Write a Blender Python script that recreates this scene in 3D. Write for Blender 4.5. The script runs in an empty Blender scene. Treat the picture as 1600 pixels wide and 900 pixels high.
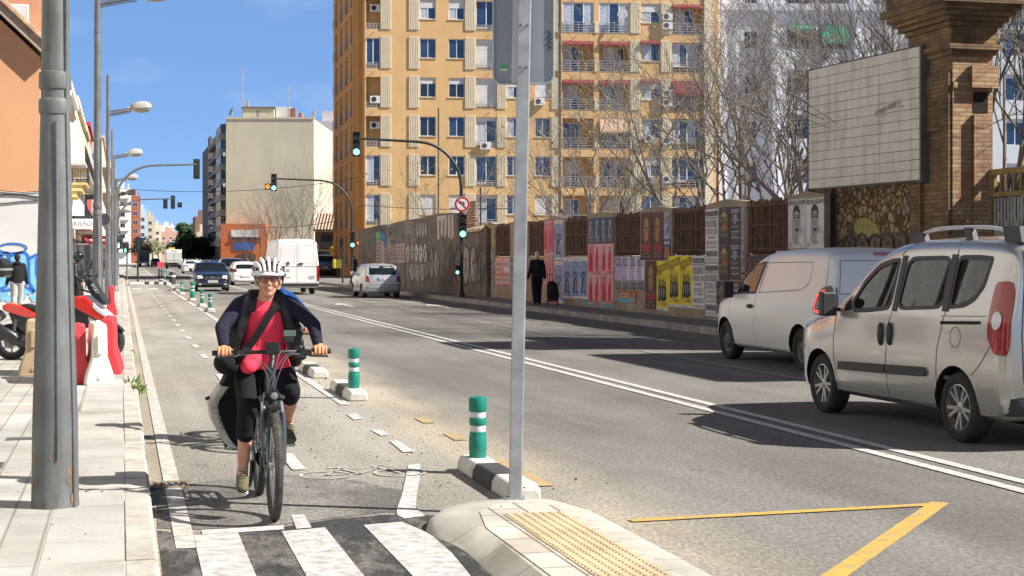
import bpy, math, random
from mathutils import Vector, Matrix, noise
from mathutils.geometry import delaunay_2d_cdt
R = math.radians
scene = bpy.context.scene
COL = scene.collection
# ---------------------------------------------------------------- camera
YAW = R(14.25)
SN, CS = math.sin(YAW), math.cos(YAW)
cam_d = bpy.data.cameras.new('camera')
cam = bpy.data.objects.new('camera', cam_d); COL.objects.link(cam)
cam.location = (0, 0, 1.65)
cam.rotation_euler = (R(90), 0, -YAW)
cam_d.lens = 54; cam_d.sensor_width = 36
cam_d.shift_y = -46 / 1600
cam_d.clip_start = 0.1; cam_d.clip_end = 6000
scene.camera = cam
# ---------------------------------------------------------------- world and sun
SUN_EL = R(41)
SUN_DIR = Vector((.8936 * math.cos(SUN_EL), -.4488 * math.cos(SUN_EL), math.sin(SUN_EL)))   # towards the sun
world = bpy.data.worlds.new('World'); scene.world = world
world.use_nodes = True
wn = world.node_tree; wn.nodes.clear()
w_out = wn.nodes.new('ShaderNodeOutputWorld'); w_bg = wn.nodes.new('ShaderNodeBackground')
w_sky = wn.nodes.new('ShaderNodeTexSky'); w_sky.sky_type = 'NISHITA'
w_sky.sun_disc = False; w_sky.sun_elevation = SUN_EL
w_sky.sun_rotation = math.atan2(SUN_DIR.x, SUN_DIR.y)
w_sky.air_density = .6; w_sky.dust_density = 0; w_sky.ozone_density = 4; w_sky.altitude = 3000
w_bg.inputs[1].default_value = 0.082
# thin clouds low over the street, laid out by sky direction
w_tc = wn.nodes.new('ShaderNodeTexCoord'); w_map = wn.nodes.new('ShaderNodeMapping')
w_map.inputs['Scale'].default_value = (5, 5, 11); w_map.inputs['Location'].default_value = (1.7, .4, .2)
w_ns = wn.nodes.new('ShaderNodeTexNoise'); w_ns.inputs['Scale'].default_value = 1.3; w_ns.inputs['Detail'].default_value = 7
w_cr = wn.nodes.new('ShaderNodeValToRGB')
w_cr.color_ramp.elements[0].position = .55; w_cr.color_ramp.elements[0].color = (0, 0, 0, 1)
w_cr.color_ramp.elements[1].position = .78; w_cr.color_ramp.elements[1].color = (.5, .5, .5, 1)
w_mix = wn.nodes.new('ShaderNodeMixRGB'); w_mix.inputs[2].default_value = (5.2, 5.8, 6.6, 1)
wn.links.new(w_tc.outputs['Generated'], w_map.inputs[0]); wn.links.new(w_map.outputs[0], w_ns.inputs['Vector'])
wn.links.new(w_ns.outputs['Fac'], w_cr.inputs[0]); wn.links.new(w_cr.outputs[0], w_mix.inputs[0])
w_dp = wn.nodes.new('ShaderNodeMixRGB'); w_dp.inputs[0].default_value = .6; w_dp.inputs[2].default_value = (1.55, 3.05, 5.9, 1)     # evens the horizon glow
w_sp = wn.nodes.new('ShaderNodeSeparateXYZ'); w_el = wn.nodes.new('ShaderNodeMapRange'); w_el.interpolation_type = 'SMOOTHSTEP'
for i_, q_ in zip((1, 2, 3, 4), (.2, .6, .62, 0)): w_el.inputs[i_].default_value = q_
w_zd = wn.nodes.new('ShaderNodeMapRange')
for i_, q_ in zip((1, 2, 3, 4), (.25, .7, 1, .45)): w_zd.inputs[i_].default_value = q_
w_ml = wn.nodes.new('ShaderNodeMixRGB'); w_ml.blend_type = 'MULTIPLY'; w_ml.inputs[0].default_value = 1     # the zenith of a clear dry sky is darker
wn.links.new(w_tc.outputs['Generated'], w_sp.inputs[0]); wn.links.new(w_sp.outputs[2], w_el.inputs[0]); wn.links.new(w_sp.outputs[2], w_zd.inputs[0]); wn.links.new(w_el.outputs[0], w_dp.inputs[0])
wn.links.new(w_sky.outputs[0], w_ml.inputs[1]); wn.links.new(w_zd.outputs[0], w_ml.inputs[2]); wn.links.new(w_ml.outputs[0], w_dp.inputs[1]); wn.links.new(w_dp.outputs[0], w_mix.inputs[1]); wn.links.new(w_mix.outputs[0], w_bg.inputs[0])
wn.links.new(w_bg.outputs[0], w_out.inputs[0])
sun_d = bpy.data.lights.new('sun', 'SUN'); sun_d.energy = 5.0; sun_d.angle = R(.5); sun_d.color = (1, .95, .87)
sun = bpy.data.objects.new('sun', sun_d); COL.objects.link(sun)
sun.rotation_euler = SUN_DIR.to_track_quat('Z', 'Y').to_euler()
scene.view_settings.view_transform = 'Standard'
scene.view_settings.look = 'None'
scene.view_settings.gamma = 1
scene.view_settings.use_curve_mapping = False
scene.view_settings.exposure = 0.88
scene.cycles.max_bounces = 6
scene.cycles.transparent_max_bounces = 8
# ---------------------------------------------------------------- helpers: places
def W(xc, yc, z=0):                     # along the view axis -> street frame (x across, y along the street)
    return Vector((xc * CS + yc * SN, -xc * SN + yc * CS, z))
def P(px, py, z=0):                     # where the sight line of a photo point meets height z
    yc = (1.65 - z) * 2400 / (py - 404)
    return W((px - 800) / 2400 * yc, yc, z)
def A(px, py, yc):                      # photo point at a distance
    return W((px - 800) / 2400 * yc, yc, 1.65 - (py - 404) / 2400 * yc)
def onx(px, py, x):                     # photo point on the plane x = const
    r = (px - 800) / 2400
    yc = x / (CS * r + SN)
    return W(r * yc, yc, 1.65 - (py - 404) * yc / 2400)
def bend(y):                            # the street drifts to the right far away
    pts = [(-50, 0), (200, 0), (300, 1.5), (500, 7), (800, 22), (1000, 34), (1600, 70)]
    for (a, b), (c, d) in zip(pts, pts[1:]):
        if y <= c: return b + (d - b) * max(0, (y - a)) / (c - a)
    return pts[-1][1]
# ---------------------------------------------------------------- helpers: materials
_M = {}
def M(name, col, rough=.6, metal=0, var=.14, scale=5, bump=0, bscale=40, coat=0, spec=.5, dirt=None, emit=0, run=None):
    if name in _M: return _M[name]
    m = bpy.data.materials.new(name); m.use_nodes = True; _M[name] = m
    nt = m.node_tree; b = nt.nodes['Principled BSDF']
    b.inputs['Roughness'].default_value = rough; b.inputs['Metallic'].default_value = metal
    b.inputs['Specular IOR Level'].default_value = spec
    if coat: b.inputs['Coat Weight'].default_value = coat; b.inputs['Coat Roughness'].default_value = .06
    tc = nt.nodes.new('ShaderNodeTexCoord')
    n = nt.nodes.new('ShaderNodeTexNoise'); n.inputs['Scale'].default_value = scale; n.inputs['Detail'].default_value = 6
    nt.links.new(tc.outputs['Object'], n.inputs['Vector'])
    r = nt.nodes.new('ShaderNodeValToRGB')
    e = r.color_ramp.elements
    e[0].position = .3; e[0].color = tuple(c * (1 - var) for c in col) + (1,)
    e[1].position = .7; e[1].color = tuple(min(1, c * (1 + var)) for c in col) + (1,)
    nt.links.new(n.outputs['Fac'], r.inputs[0])
    out = r.outputs[0]
    if dirt:                            # (colour, amount 0-1, scale): stains with a shape of their own
        n2 = nt.nodes.new('ShaderNodeTexNoise'); n2.inputs['Scale'].default_value = dirt[2]; n2.inputs['Detail'].default_value = 8
        n2.inputs['Roughness'].default_value = .65
        if run: mp_ = nt.nodes.new('ShaderNodeMapping'); mp_.inputs['Scale'].default_value = run; nt.links.new(tc.outputs['Object'], mp_.inputs[0]); nt.links.new(mp_.outputs[0], n2.inputs['Vector'])
        else: nt.links.new(tc.outputs['Object'], n2.inputs['Vector'])
        r2 = nt.nodes.new('ShaderNodeValToRGB'); r2.color_ramp.elements[0].position = .62 - .25 * dirt[1]; r2.color_ramp.elements[1].position = .72
        r2.color_ramp.elements[0].color = (0, 0, 0, 1); r2.color_ramp.elements[1].color = (min(1, dirt[1] + .3),) * 3 + (1,)
        nt.links.new(n2.outputs['Fac'], r2.inputs[0])
        mx = nt.nodes.new('ShaderNodeMixRGB'); mx.inputs[2].default_value = tuple(dirt[0]) + (1,)
        nt.links.new(r2.outputs[0], mx.inputs[0]); nt.links.new(out, mx.inputs[1]); out = mx.outputs[0]
    nt.links.new(out, b.inputs['Base Color'])
    if bump:
        nb = nt.nodes.new('ShaderNodeTexNoise'); nb.inputs['Scale'].default_value = bscale; nb.inputs['Detail'].default_value = 4
        nt.links.new(tc.outputs['Object'], nb.inputs['Vector'])
        bp = nt.nodes.new('ShaderNodeBump'); bp.inputs['Strength'].default_value = bump; bp.inputs['Distance'].default_value = .02
        nt.links.new(nb.outputs['Fac'], bp.inputs['Height']); nt.links.new(bp.outputs[0], b.inputs['Normal'])
    if emit:
        b.inputs['Emission Color'].default_value = tuple(col) + (1,); b.inputs['Emission Strength'].default_value = emit
    return m
def brickmat(name, c1, c2, mortar, bw, bh, msize=.012, rough=.85, rot=(0, 0, 0), var=.5, dirt=None, bump=.5, offset=.5, bias=0):
    if name in _M: return _M[name]
    m = M(name, c1, rough=rough, var=var * .3, scale=1.2, dirt=dirt)
    nt = m.node_tree; b = nt.nodes['Principled BSDF']
    old = b.inputs['Base Color'].links[0].from_socket
    tc = nt.nodes.new('ShaderNodeTexCoord'); mp = nt.nodes.new('ShaderNodeMapping')
    mp.inputs['Rotation'].default_value = rot
    br = nt.nodes.new('ShaderNodeTexBrick')
    br.inputs['Scale'].default_value = 1; br.inputs['Brick Width'].default_value = bw; br.inputs['Row Height'].default_value = bh
    br.inputs['Mortar Size'].default_value = msize; br.inputs['Mortar Smooth'].default_value = .2; br.inputs['Bias'].default_value = bias
    br.offset = offset
    br.inputs['Color1'].default_value = (1, 1, 1, 1); br.inputs['Color2'].default_value = (c2[0] / c1[0], c2[1] / c1[1], c2[2] / c1[2], 1)
    br.inputs['Mortar'].default_value = (mortar[0] / c1[0], mortar[1] / c1[1], mortar[2] / c1[2], 1)
    nt.links.new(tc.outputs['Object'], mp.inputs[0]); nt.links.new(mp.outputs[0], br.inputs['Vector'])
    mu = nt.nodes.new('ShaderNodeMixRGB'); mu.blend_type = 'MULTIPLY'; mu.inputs[0].default_value = 1
    nt.links.new(old, mu.inputs[1]); nt.links.new(br.outputs['Color'], mu.inputs[2])
    nt.links.new(mu.outputs[0], b.inputs['Base Color'])
    if bump:
        bp = nt.nodes.new('ShaderNodeBump'); bp.inputs['Strength'].default_value = bump; bp.inputs['Distance'].default_value = .01; bp.invert = True
        nt.links.new(br.outputs['Fac'], bp.inputs['Height']); nt.links.new(bp.outputs[0], b.inputs['Normal'])
    return m
def glassmat(name, col, rough=.04, spec=.9, var=.3):
    return M(name, col, rough=rough, var=var, scale=.7, spec=spec)
# ---------------------------------------------------------------- helpers: meshes
class MB:
    def __init__(s): s.v = []; s.f = []; s.m = []; s.xf = None
    def add(s, vs, fs, m=0):
        o = len(s.v)
        s.v += [(s.xf @ Vector(v)) if s.xf is not None else Vector(v) for v in vs]
        s.f += [tuple(i + o for i in f) for f in fs]; s.m += [m] * len(fs)
    def box(s, x0, y0, z0, x1, y1, z1, m=0):
        s.add([(x0, y0, z0), (x1, y0, z0), (x1, y1, z0), (x0, y1, z0), (x0, y0, z1), (x1, y0, z1), (x1, y1, z1), (x0, y1, z1)],
              [(0, 3, 2, 1), (4, 5, 6, 7), (0, 1, 5, 4), (1, 2, 6, 5), (2, 3, 7, 6), (3, 0, 4, 7)], m)
    def poly(s, pts, m=0): s.add(pts, [tuple(range(len(pts)))], m)
    def prism(s, pts, d, m=0):          # closed outline pushed along vector d
        d = Vector(d); n = len(pts); a = [Vector(p) for p in pts]
        s.add(a + [p + d for p in a], [tuple(range(n - 1, -1, -1)), tuple(range(n, 2 * n))] + [(i, (i + 1) % n, n + (i + 1) % n, n + i) for i in range(n)], m)
    def tube(s, pts, r, n=8, m=0, cap=True, closed=False, flat=None):
        pts = [Vector(p) for p in pts]; k = len(pts)
        rs = [r] * k if not hasattr(r, '__len__') else r
        vs = []; up = None
        for i in range(k):
            if closed: d = pts[(i + 1) % k] - pts[i - 1]
            else: d = pts[min(i + 1, k - 1)] - pts[max(i - 1, 0)]
            if d.length < 1e-9: d = Vector((0, 0, 1))
            d.normalize()
            if up is None:
                up = Vector((0, 0, 1)) if abs(d.z) < .9 else Vector((1, 0, 0))
            a = up - d * up.dot(d)
            if a.length < 1e-6: a = d.orthogonal()
            a.normalize(); up = a; b = d.cross(a)
            for j in range(n):
                t = 2 * math.pi * j / n
                vs.append(pts[i] + a * (math.cos(t) * rs[i] * (flat or 1)) + b * (math.sin(t) * rs[i]))
        fs = []
        for i in range(k if closed else k - 1):
            for j in range(n):
                p, q = i * n, ((i + 1) % k) * n
                fs.append((p + j, p + (j + 1) % n, q + (j + 1) % n, q + j))
        if cap and not closed: fs += [tuple(range(n - 1, -1, -1)), tuple((k - 1) * n + j for j in range(n))]
        s.add(vs, fs, m)
    def lathe(s, prof, n=20, o=(0, 0, 0), axis=(0, 0, 1), m=0, cap=True):
        ax = Vector(axis).normalized(); a = ax.orthogonal().normalized(); b = ax.cross(a); o = Vector(o)
        vs = [o + ax * z + (a * math.cos(2 * math.pi * j / n) + b * math.sin(2 * math.pi * j / n)) * r for r, z in prof for j in range(n)]
        fs = [(i * n + j, i * n + (j + 1) % n, (i + 1) * n + (j + 1) % n, (i + 1) * n + j) for i in range(len(prof) - 1) for j in range(n)]
        if cap: fs += [tuple(range(n - 1, -1, -1)), tuple((len(prof) - 1) * n + j for j in range(n))]
        s.add(vs, fs, m)
    def ell(s, c, r, rot=None, n=16, k=10, m=0):
        c = Vector(c); vs = []; fs = []
        for i in range(k + 1):
            ph = math.pi * i / k
            for j in range(n):
                t = 2 * math.pi * j / n
                q = Vector((r[0] * math.sin(ph) * math.cos(t), r[1] * math.sin(ph) * math.sin(t), r[2] * math.cos(ph)))
                if rot is not None: q = rot @ q
                vs.append(c + q)
        for i in range(k):
            for j in range(n): fs.append((i * n + j, (i + 1) * n + j, (i + 1) * n + (j + 1) % n, i * n + (j + 1) % n))
        s.add(vs, fs, m)
    def cap(s, p, q, r0, r1, n=14, m=0):     # tapered capsule with round ends
        p, q = Vector(p), Vector(q); d = (q - p)
        if d.length < 1e-6: return s.ell(p, (r0,) * 3)
        d.normalize(); pts = []; rs = []
        for a in (-88, -60, -30): pts.append(p + d * (r0 * math.sin(R(a)))); rs.append(max(.0004, r0 * math.cos(R(a))))
        pts.append(p); rs.append(r0); pts.append(q); rs.append(r1)
        for a in (30, 60, 88): pts.append(q + d * (r1 * math.sin(R(a)))); rs.append(max(.0004, r1 * math.cos(R(a))))
        s.tube(pts, rs, n, m)
    def rings(s, secs, n=20, m=0):           # stacked ellipse sections (centre, rx, ry)
        vs = []
        for c, rx, ry in secs:
            for j in range(n):
                t = 2 * math.pi * j / n
                vs.append((c[0] + rx * math.cos(t), c[1] + ry * math.sin(t), c[2]))
        fs = [(i * n + j, i * n + (j + 1) % n, (i + 1) * n + (j + 1) % n, (i + 1) * n + j) for i in range(len(secs) - 1) for j in range(n)]
        fs += [tuple(range(n - 1, -1, -1)), tuple((len(secs) - 1) * n + j for j in range(n))]
        s.add(vs, fs, m)
    def ribbon(s, pts, w, nrm, m=0, off=0.0):   # flat painted stroke on a plane with normal nrm
        nrm = Vector(nrm).normalized(); pts = [Vector(p) + nrm * off for p in pts]; k = len(pts); vs = []
        for i in range(k):
            d = pts[min(i + 1, k - 1)] - pts[max(i - 1, 0)]
            if d.length < 1e-9: d = Vector((1, 0, 0))
            sd = nrm.cross(d.normalized()); ww = w[i] if hasattr(w, '__len__') else w
            vs += [pts[i] - sd * ww / 2, pts[i] + sd * ww / 2]
        s.add(vs, [(2 * i, 2 * i + 2, 2 * i + 3, 2 * i + 1) for i in range(k - 1)], m)
    def text(s, t, o, ux, uy, h, w=None, m=0):    # lettering of height h (and width w) lying on a surface; o = lower left
        vs, fs, bw, bh = glyphs(t)
        if not vs: return
        ux, uy, o = Vector(ux), Vector(uy), Vector(o)
        sy = h / bh; sx = (w / bw) if w else sy
        s.add([o + ux * (x * sx) + uy * (y * sy) for x, y in vs], fs, m)
    def build(s, name, mats, parent=None, angle=38, bevel=0, smooth=True, keep=False):
        me = bpy.data.meshes.new(name)
        me.from_pydata([tuple(v) for v in s.v], [], s.f)
        for mt in (mats if isinstance(mats, (list, tuple)) else [mats]): me.materials.append(mt)
        me.polygons.foreach_set('material_index', s.m)
        if smooth:
            me.polygons.foreach_set('use_smooth', [True] * len(s.f))
            if angle < 180: me.set_sharp_from_angle(angle=R(angle))
        me.update()
        o = bpy.data.objects.new(name, me); COL.objects.link(o)
        if parent is not None: o.parent = parent
        if bevel:
            b = o.modifiers.new('bevel', 'BEVEL'); b.width = bevel; b.segments = 2; b.limit_method = 'ANGLE'; b.angle_limit = R(40)
        return o
_G = {}
def glyphs(t):
    if t in _G: return _G[t]
    cu = bpy.data.curves.new('txt', 'FONT'); cu.body = t; cu.resolution_u = 3
    o = bpy.data.objects.new('txt', cu); COL.objects.link(o)
    dg = bpy.context.evaluated_depsgraph_get()
    me = bpy.data.meshes.new_from_object(o.evaluated_get(dg), depsgraph=dg)
    vs = [(v.co.x, v.co.y) for v in me.vertices]; fs = [tuple(p.vertices) for p in me.polygons]
    bpy.data.objects.remove(o); bpy.data.curves.remove(cu); bpy.data.meshes.remove(me)
    if not vs: _G[t] = ([], [], 1, 1); return _G[t]
    x0 = min(v[0] for v in vs); x1 = max(v[0] for v in vs); y0 = min(v[1] for v in vs); y1 = max(v[1] for v in vs)
    vs = [(x - x0, y - y0) for x, y in vs]
    _G[t] = (vs, fs, x1 - x0, y1 - y0); return _G[t]
def tag(o, label=None, cat=None, group=None, kind=None):
    if label: o['label'] = label
    if cat: o['category'] = cat
    if group: o['group'] = group
    if kind: o['kind'] = kind
    return o
def empty(name, loc=(0, 0, 0), rz=0, label=None, cat=None, group=None):
    o = bpy.data.objects.new(name, None); COL.objects.link(o); o.empty_display_size = .2
    o.location = loc; o.rotation_euler = (0, 0, rz)
    return tag(o, label, cat, group)
def dup(o, parent=None, loc=None, rz=None, label=None, scale=None):
    c = o.copy(); COL.objects.link(c)
    if parent is not None: c.parent = parent
    if loc is not None: c.location = loc
    if rz is not None: c.rotation_euler = (0, 0, rz)
    if scale is not None: c.scale = (scale,) * 3 if not hasattr(scale, '__len__') else scale
    if label: c['label'] = label
    for ch in list(o.children): dup(ch, c)
    return c
def apply_mods(o):                      # replace the mesh by its evaluated self
    dg = bpy.context.evaluated_depsgraph_get(); dg.update()
    me = bpy.data.meshes.new_from_object(o.evaluated_get(dg), depsgraph=dg)
    o.modifiers.clear(); old = o.data; o.data = me; bpy.data.meshes.remove(old)
    return o
def blob(mb, name, mat, parent=None, vox=.012, smooth=6, fac=.5):     # many overlapping shapes grown into one skin
    o = mb.build(name, mat, parent, smooth=False)
    md = o.modifiers.new('r', 'REMESH'); md.mode = 'VOXEL'; md.voxel_size = vox; md.use_smooth_shade = True
    if smooth:
        sm = o.modifiers.new('s', 'SMOOTH'); sm.factor = fac; sm.iterations = smooth
    apply_mods(o)
    o.data.polygons.foreach_set('use_smooth', [True] * len(o.data.polygons))
    if not o.data.materials: o.data.materials.append(mat)
    return o
def crom(pts, k=6, closed=False):       # smooth curve through points (tuples of any length)
    pts = [tuple(p) for p in pts]; n = len(pts); out = []
    rng = range(n if closed else n - 1)
    for i in rng:
        p0 = pts[(i - 1) % n] if (closed or i > 0) else pts[i]; p1 = pts[i]; p2 = pts[(i + 1) % n]
        p3 = pts[(i + 2) % n] if (closed or i + 2 < n) else p2
        for j in range(k):
            t = j / k
            out.append(tuple(.5 * (2 * b + (c - a) * t + (2 * a - 5 * b + 4 * c - d) * t * t + (3 * b - a - 3 * c + d) * t ** 3) for a, b, c, d in zip(p0, p1, p2, p3)))
    if not closed: out.append(pts[-1])
    return out
def inset(poly, d):                     # outline moved inwards by d
    m_ = len(poly); ar_ = sum(poly[i - 1][0] * poly[i][1] - poly[i][0] * poly[i - 1][1] for i in range(m_)); g_ = 1 if ar_ < 0 else -1; o = []
    for i in range(m_):
        a, b, c = Vector(poly[i - 1]), Vector(poly[i]), Vector(poly[(i + 1) % m_]); t = (b - a).normalized() + (c - b).normalized(); t = t.normalized() if t.length > 1e-6 else (b - a).normalized()
        o.append((b.x + t.y * d * g_, b.y - t.x * d * g_))
    return o
def chaikin(poly, n=2, f=.25):          # round the corners of an outline
    for _ in range(n): poly = [tuple(Vector(p).lerp(Vector(q), t)) for p, q in zip(poly, poly[1:] + poly[:1]) for t in (f, 1 - f)]
    return poly
# ================================================================ THE SETTING: ground, road, pavements
def nodes(m):
    nt = m.node_tree; return nt, nt.nodes['Principled BSDF'], (lambda t: nt.nodes.new(t)), nt.links.new
def road_material(name, kind):
    m = bpy.data.materials.new(name); m.use_nodes = True
    nt, b, N, L = nodes(m)
    b.inputs['Roughness'].default_value = .82; b.inputs['Specular IOR Level'].default_value = .35
    tc = N('ShaderNodeTexCoord'); sep = N('ShaderNodeSeparateXYZ'); L(tc.outputs['Object'], sep.inputs[0])
    def noise_(scale, detail=5, sx=1, sy=1, rough=.55, off=0):
        mp = N('ShaderNodeMapping'); mp.inputs['Scale'].default_value = (sx, sy, 1); mp.inputs['Location'].default_value = (off, off * 2, 0)
        L(tc.outputs['Object'], mp.inputs[0])
        n = N('ShaderNodeTexNoise'); n.inputs['Scale'].default_value = scale; n.inputs['Detail'].default_value = detail
        n.inputs['Roughness'].default_value = rough
        L(mp.outputs[0], n.inputs['Vector']); return n.outputs['Fac']
    def rng(v, a, c, lo=0, hi=1):
        r = N('ShaderNodeMapRange'); r.interpolation_type = 'SMOOTHSTEP'
        for i, q in zip((1, 2, 3, 4), (a, c, lo, hi)): r.inputs[i].default_value = q
        L(v, r.inputs[0]); return r.outputs[0]
    def mth(op, a, c):
        r = N('ShaderNodeMath'); r.operation = op
        for i, q in enumerate((a, c)):
            if isinstance(q, (int, float)): r.inputs[i].default_value = q
            else: L(q, r.inputs[i])
        return r.outputs[0]
    def mix(f, a, c, bt='MIX'):
        r = N('ShaderNodeMixRGB'); r.blend_type = bt
        if isinstance(f, (int, float)): r.inputs[0].default_value = f
        else: L(f, r.inputs[0])
        for i, q in ((1, a), (2, c)):
            if isinstance(q, tuple): r.inputs[i].default_value = q + (1,)
            else: L(q, r.inputs[i])
        return r.outputs[0]
    def grey(v): 
        r = N('ShaderNodeCombineXYZ')
        for i in range(3): L(v, r.inputs[i])
        return r.outputs[0]
    fine = rng(noise_(42, 4, 1, .4, .8), .34, .66, .64, 1.36)
    grit = rng(noise_(38, 2, off=3), .62, .74, 1, .55)
    big = rng(noise_(.55, 7, 1, .3, .65), .32, .68, .76, 1.18)
    lane = rng(noise_(.9, 4, 1, .025, off=5), .34, .66, .82, 1.12)
    if kind == 'road':
        x = mth('ADD', sep.outputs[0], mth('MULTIPLY', mth('SUBTRACT', noise_(1.3, 5, off=2), .5), .5))
        bike = rng(x, 2.55, 3.6, 1, 0)
        col = mix(bike, (.188, .178, .160), (.29, .272, .238))
        near = rng(sep.outputs[1], 20, 60, 1, .45)
        s1 = mth('MULTIPLY', rng(x, 2.3, 2.8), rng(x, 3.1, 3.9, 1, 0))
        s2 = rng(x, .25, .62, 1, 0)
        blot = rng(noise_(1.7, 7, 1, .5, .7, 7), .40, .62)
        s3 = mth('MULTIPLY', mth('MULTIPLY', rng(x, .4, .9), rng(x, 2.2, 3, 1, 0)), mth('MULTIPLY', blot, .25))
        s1 = mth('MULTIPLY', mth('MULTIPLY', s1, near), rng(noise_(1.1, 6, 1, .25, .6, 4), .3, .55))
        sand = mth('MAXIMUM', mth('MAXIMUM', mth('MULTIPLY', s1, .6), mth('MULTIPLY', s2, .7)), mth('MULTIPLY', s3, near))
        col = mix(sand, col, (.37, .315, .235))
        oil = rng(noise_(2.1, 5, 1, .6, .6, 13), .66, .74)
        col = mix(mth('MULTIPLY', oil, .45), col, (.075, .07, .066))
    elif kind == 'patch':
        w = rng(noise_(1.5, 7, 1.6, .6, .7, 1), .45, .6)
        col = mix(w, (.048, .046, .044), (.17, .16, .145))
        b.inputs['Roughness'].default_value = .75
    elif kind == 'repair':
        w = rng(noise_(1.2, 7, 1, 1, .7, 1), .4, .62)
        col = mix(w, (.15, .143, .134), (.27, .25, .22))
    for f in (fine, grit, big, lane): col = mix(1, col, grey(f), 'MULTIPLY')
    L(col, b.inputs['Base Color'])
    bp = N('ShaderNodeBump'); bp.inputs['Strength'].default_value = .55; bp.inputs['Distance'].default_value = .008
    L(noise_(120, 3), bp.inputs['Height']); L(bp.outputs[0], b.inputs['Normal'])
    return m
def paintmat(name, col, wear=.5, rough=.65):          # road paint worn through to the asphalt
    m = M(name, col, rough=rough, var=.09, scale=9, dirt=((.26, .24, .21), wear, 11), bump=.3, bscale=90)
    return m
def strip(name, x0, x1, ys, z, mat, follow=True):
    mb = MB()
    for y0, y1 in zip(ys, ys[1:]):
        b0, b1 = (bend(y0), bend(y1)) if follow else (0, 0)
        mb.poly([(x0 + b0, y0, z), (x1 + b0, y0, z), (x1 + b1, y1, z), (x0 + b1, y1, z)])
    o = mb.build(name, mat, smooth=False); return tag(o, kind='structure')
YS = [-12, 100, 200, 250, 300, 400, 500, 650, 800, 1000, 1300]
g = MB(); g.poly([(-900, -60, -.03), (1200, -60, -.03), (1200, 2600, -.03), (-900, 2600, -.03)])
tag(g.build('ground', M('dry_earth', (.26, .215, .15), rough=.95, var=.35, scale=.4, bump=.4, bscale=6)), kind='structure')
asphalt = road_material('asphalt', 'road')
strip('road', .18, 12.4, YS, 0, asphalt)
# pavements: top sheet a little inside its kerb stones
def pavemat(name, c1, c2, mortar, bw, bh):
    return brickmat(name, c1, c2, mortar, bw, bh, msize=.009, rough=.85, var=1.0, dirt=((.33, .28, .2), .45, 1.6), bump=.35, rot=(0, 0, R(90)), offset=.5)
pv = pavemat('pale_paving', (.42, .405, .375), (.37, .355, .325), (.25, .23, .20), 1.6, .21)
def pavement(name, x0, x1, y0, y1, z, mat, follow=True):
    ys = [y0] + [y for y in YS if y0 < y < y1] + [y1]; mb = MB()
    for a, c in zip(ys, ys[1:]):
        p, q = (bend(a), bend(c)) if follow else (0, 0)
        mb.poly([(x0 + p, a, z), (x1 + p, a, z), (x1 + q, c, z), (x0 + q, c, z)])
    mb.poly([(x0 + bend(y0), y0, z), (x1 + bend(y0), y0, z), (x1 + bend(y0), y0, -.02), (x0 + bend(y0), y0, -.02)])
    return tag(mb.build(name, mat, smooth=False), kind='structure')
pavement('pavement', -30, .02, -12, 1300, .12, pv)
pv2 = pavemat('grey_paving', (.20, .195, .19), (.175, .17, .165), (.10, .1, .1), .40, .40)
pavement('pavement', 12.62, 60, -12, 1300, .15, pv2)
def kerb(name, xs, y0, y1, h, mat, step=1.0, seed=1):
    rnd = random.Random(seed); mb = MB(); y = y0
    (xa, xb) = xs
    while y < y1:
        st = step if y < 60 else 20
        b0, b1 = bend(y), bend(y + st); j = rnd.uniform(-.006, .006) if y < 60 else 0
        hz = h + rnd.uniform(-.004, .004); gp = .006
        out = xb > xa
        pr = [(xa, -.02), (xb, -.02), (xb, hz - .02), (xb - .02 * (1 if out else -1), hz), (xa, hz)]
        pts0 = [(p + b0 + j, y + gp, z) for p, z in pr]; pts1 = [(p + b1 + j, y + st - gp, z) for p, z in pr]
        n = len(pr)
        mb.add(pts0 + pts1, [tuple(range(n)), tuple(range(2 * n - 1, n - 1, -1))] + [(i, n + i, n + (i + 1) % n, (i + 1) % n) for i in range(n)])
        y += st
    return tag(mb.build(name, mat, smooth=False), kind='structure')
kerbm = M('kerb_stone', (.45, .42, .37), rough=.85, var=.22, scale=2.3, dirt=((.25, .2, .14), .5, 3), bump=.4, bscale=25)
kerb('kerb', (.02, .18), 0, 900, .125, kerbm, 1.0, 3)
kerb('kerb', (12.62, 12.4), -8, 900, .155, M('kerb_grey', (.3, .285, .26), rough=.85, var=.25, scale=2), 1.0, 4)
# a strip of smooth slabs along the kerb, the joint lines running with the street
ks = MB()
rk = random.Random(8); y = 2.0
while y < 46:
    ks.box(-.40, y + .006, .10, .012, y + .594, .1235 + rk.uniform(-.001, .001)); y += .6
tag(ks.build('kerb_strip', M('kerb_slab', (.41, .395, .365), rough=.85, var=.15, scale=1.5, dirt=((.3, .26, .2), .45, 2), bump=.3, bscale=30), smooth=False), kind='structure')
# slot drains and lids let into the pavement
lidm = brickmat('drain_lid', (.16, .15, .14), (.12, .115, .11), (.04, .04, .04), .05, .03, .006)
def slab(name, pts, z, mat, label=None, cat=None, d=.004, group=None):
    mb = MB(); mb.prism([(p[0], p[1], z) for p in pts], (0, 0, d)); o = mb.build(name, mat, smooth=False)
    if label: tag(o, label, cat, group)
    else: tag(o, kind='structure')
    return o
def rect(x0, y0, x1, y1): return [(x0, y0), (x1, y0), (x1, y1), (x0, y1)]
slab('drain_cover', rect(-2.2, 11.75, -.85, 12.1), .121, lidm, 'dark patterned drain cover let into the pale paving left of the thick grey column', 'drain cover')
slab('drain_cover', rect(-.95, 13.55, -.42, 13.75), .121, lidm, 'narrow slot drain cover by the kerb just behind the thick grey column', 'drain cover')
gr = empty('storm_drain', (.31, 11.4, .005), 0, 'iron gully grate in the sandy gutter beside the left kerb', 'drain')
q = MB()
for i in range(7): q.box(-.16 + i * .045, -.13, 0, -.14 + i * .045, .13, .012)
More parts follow.
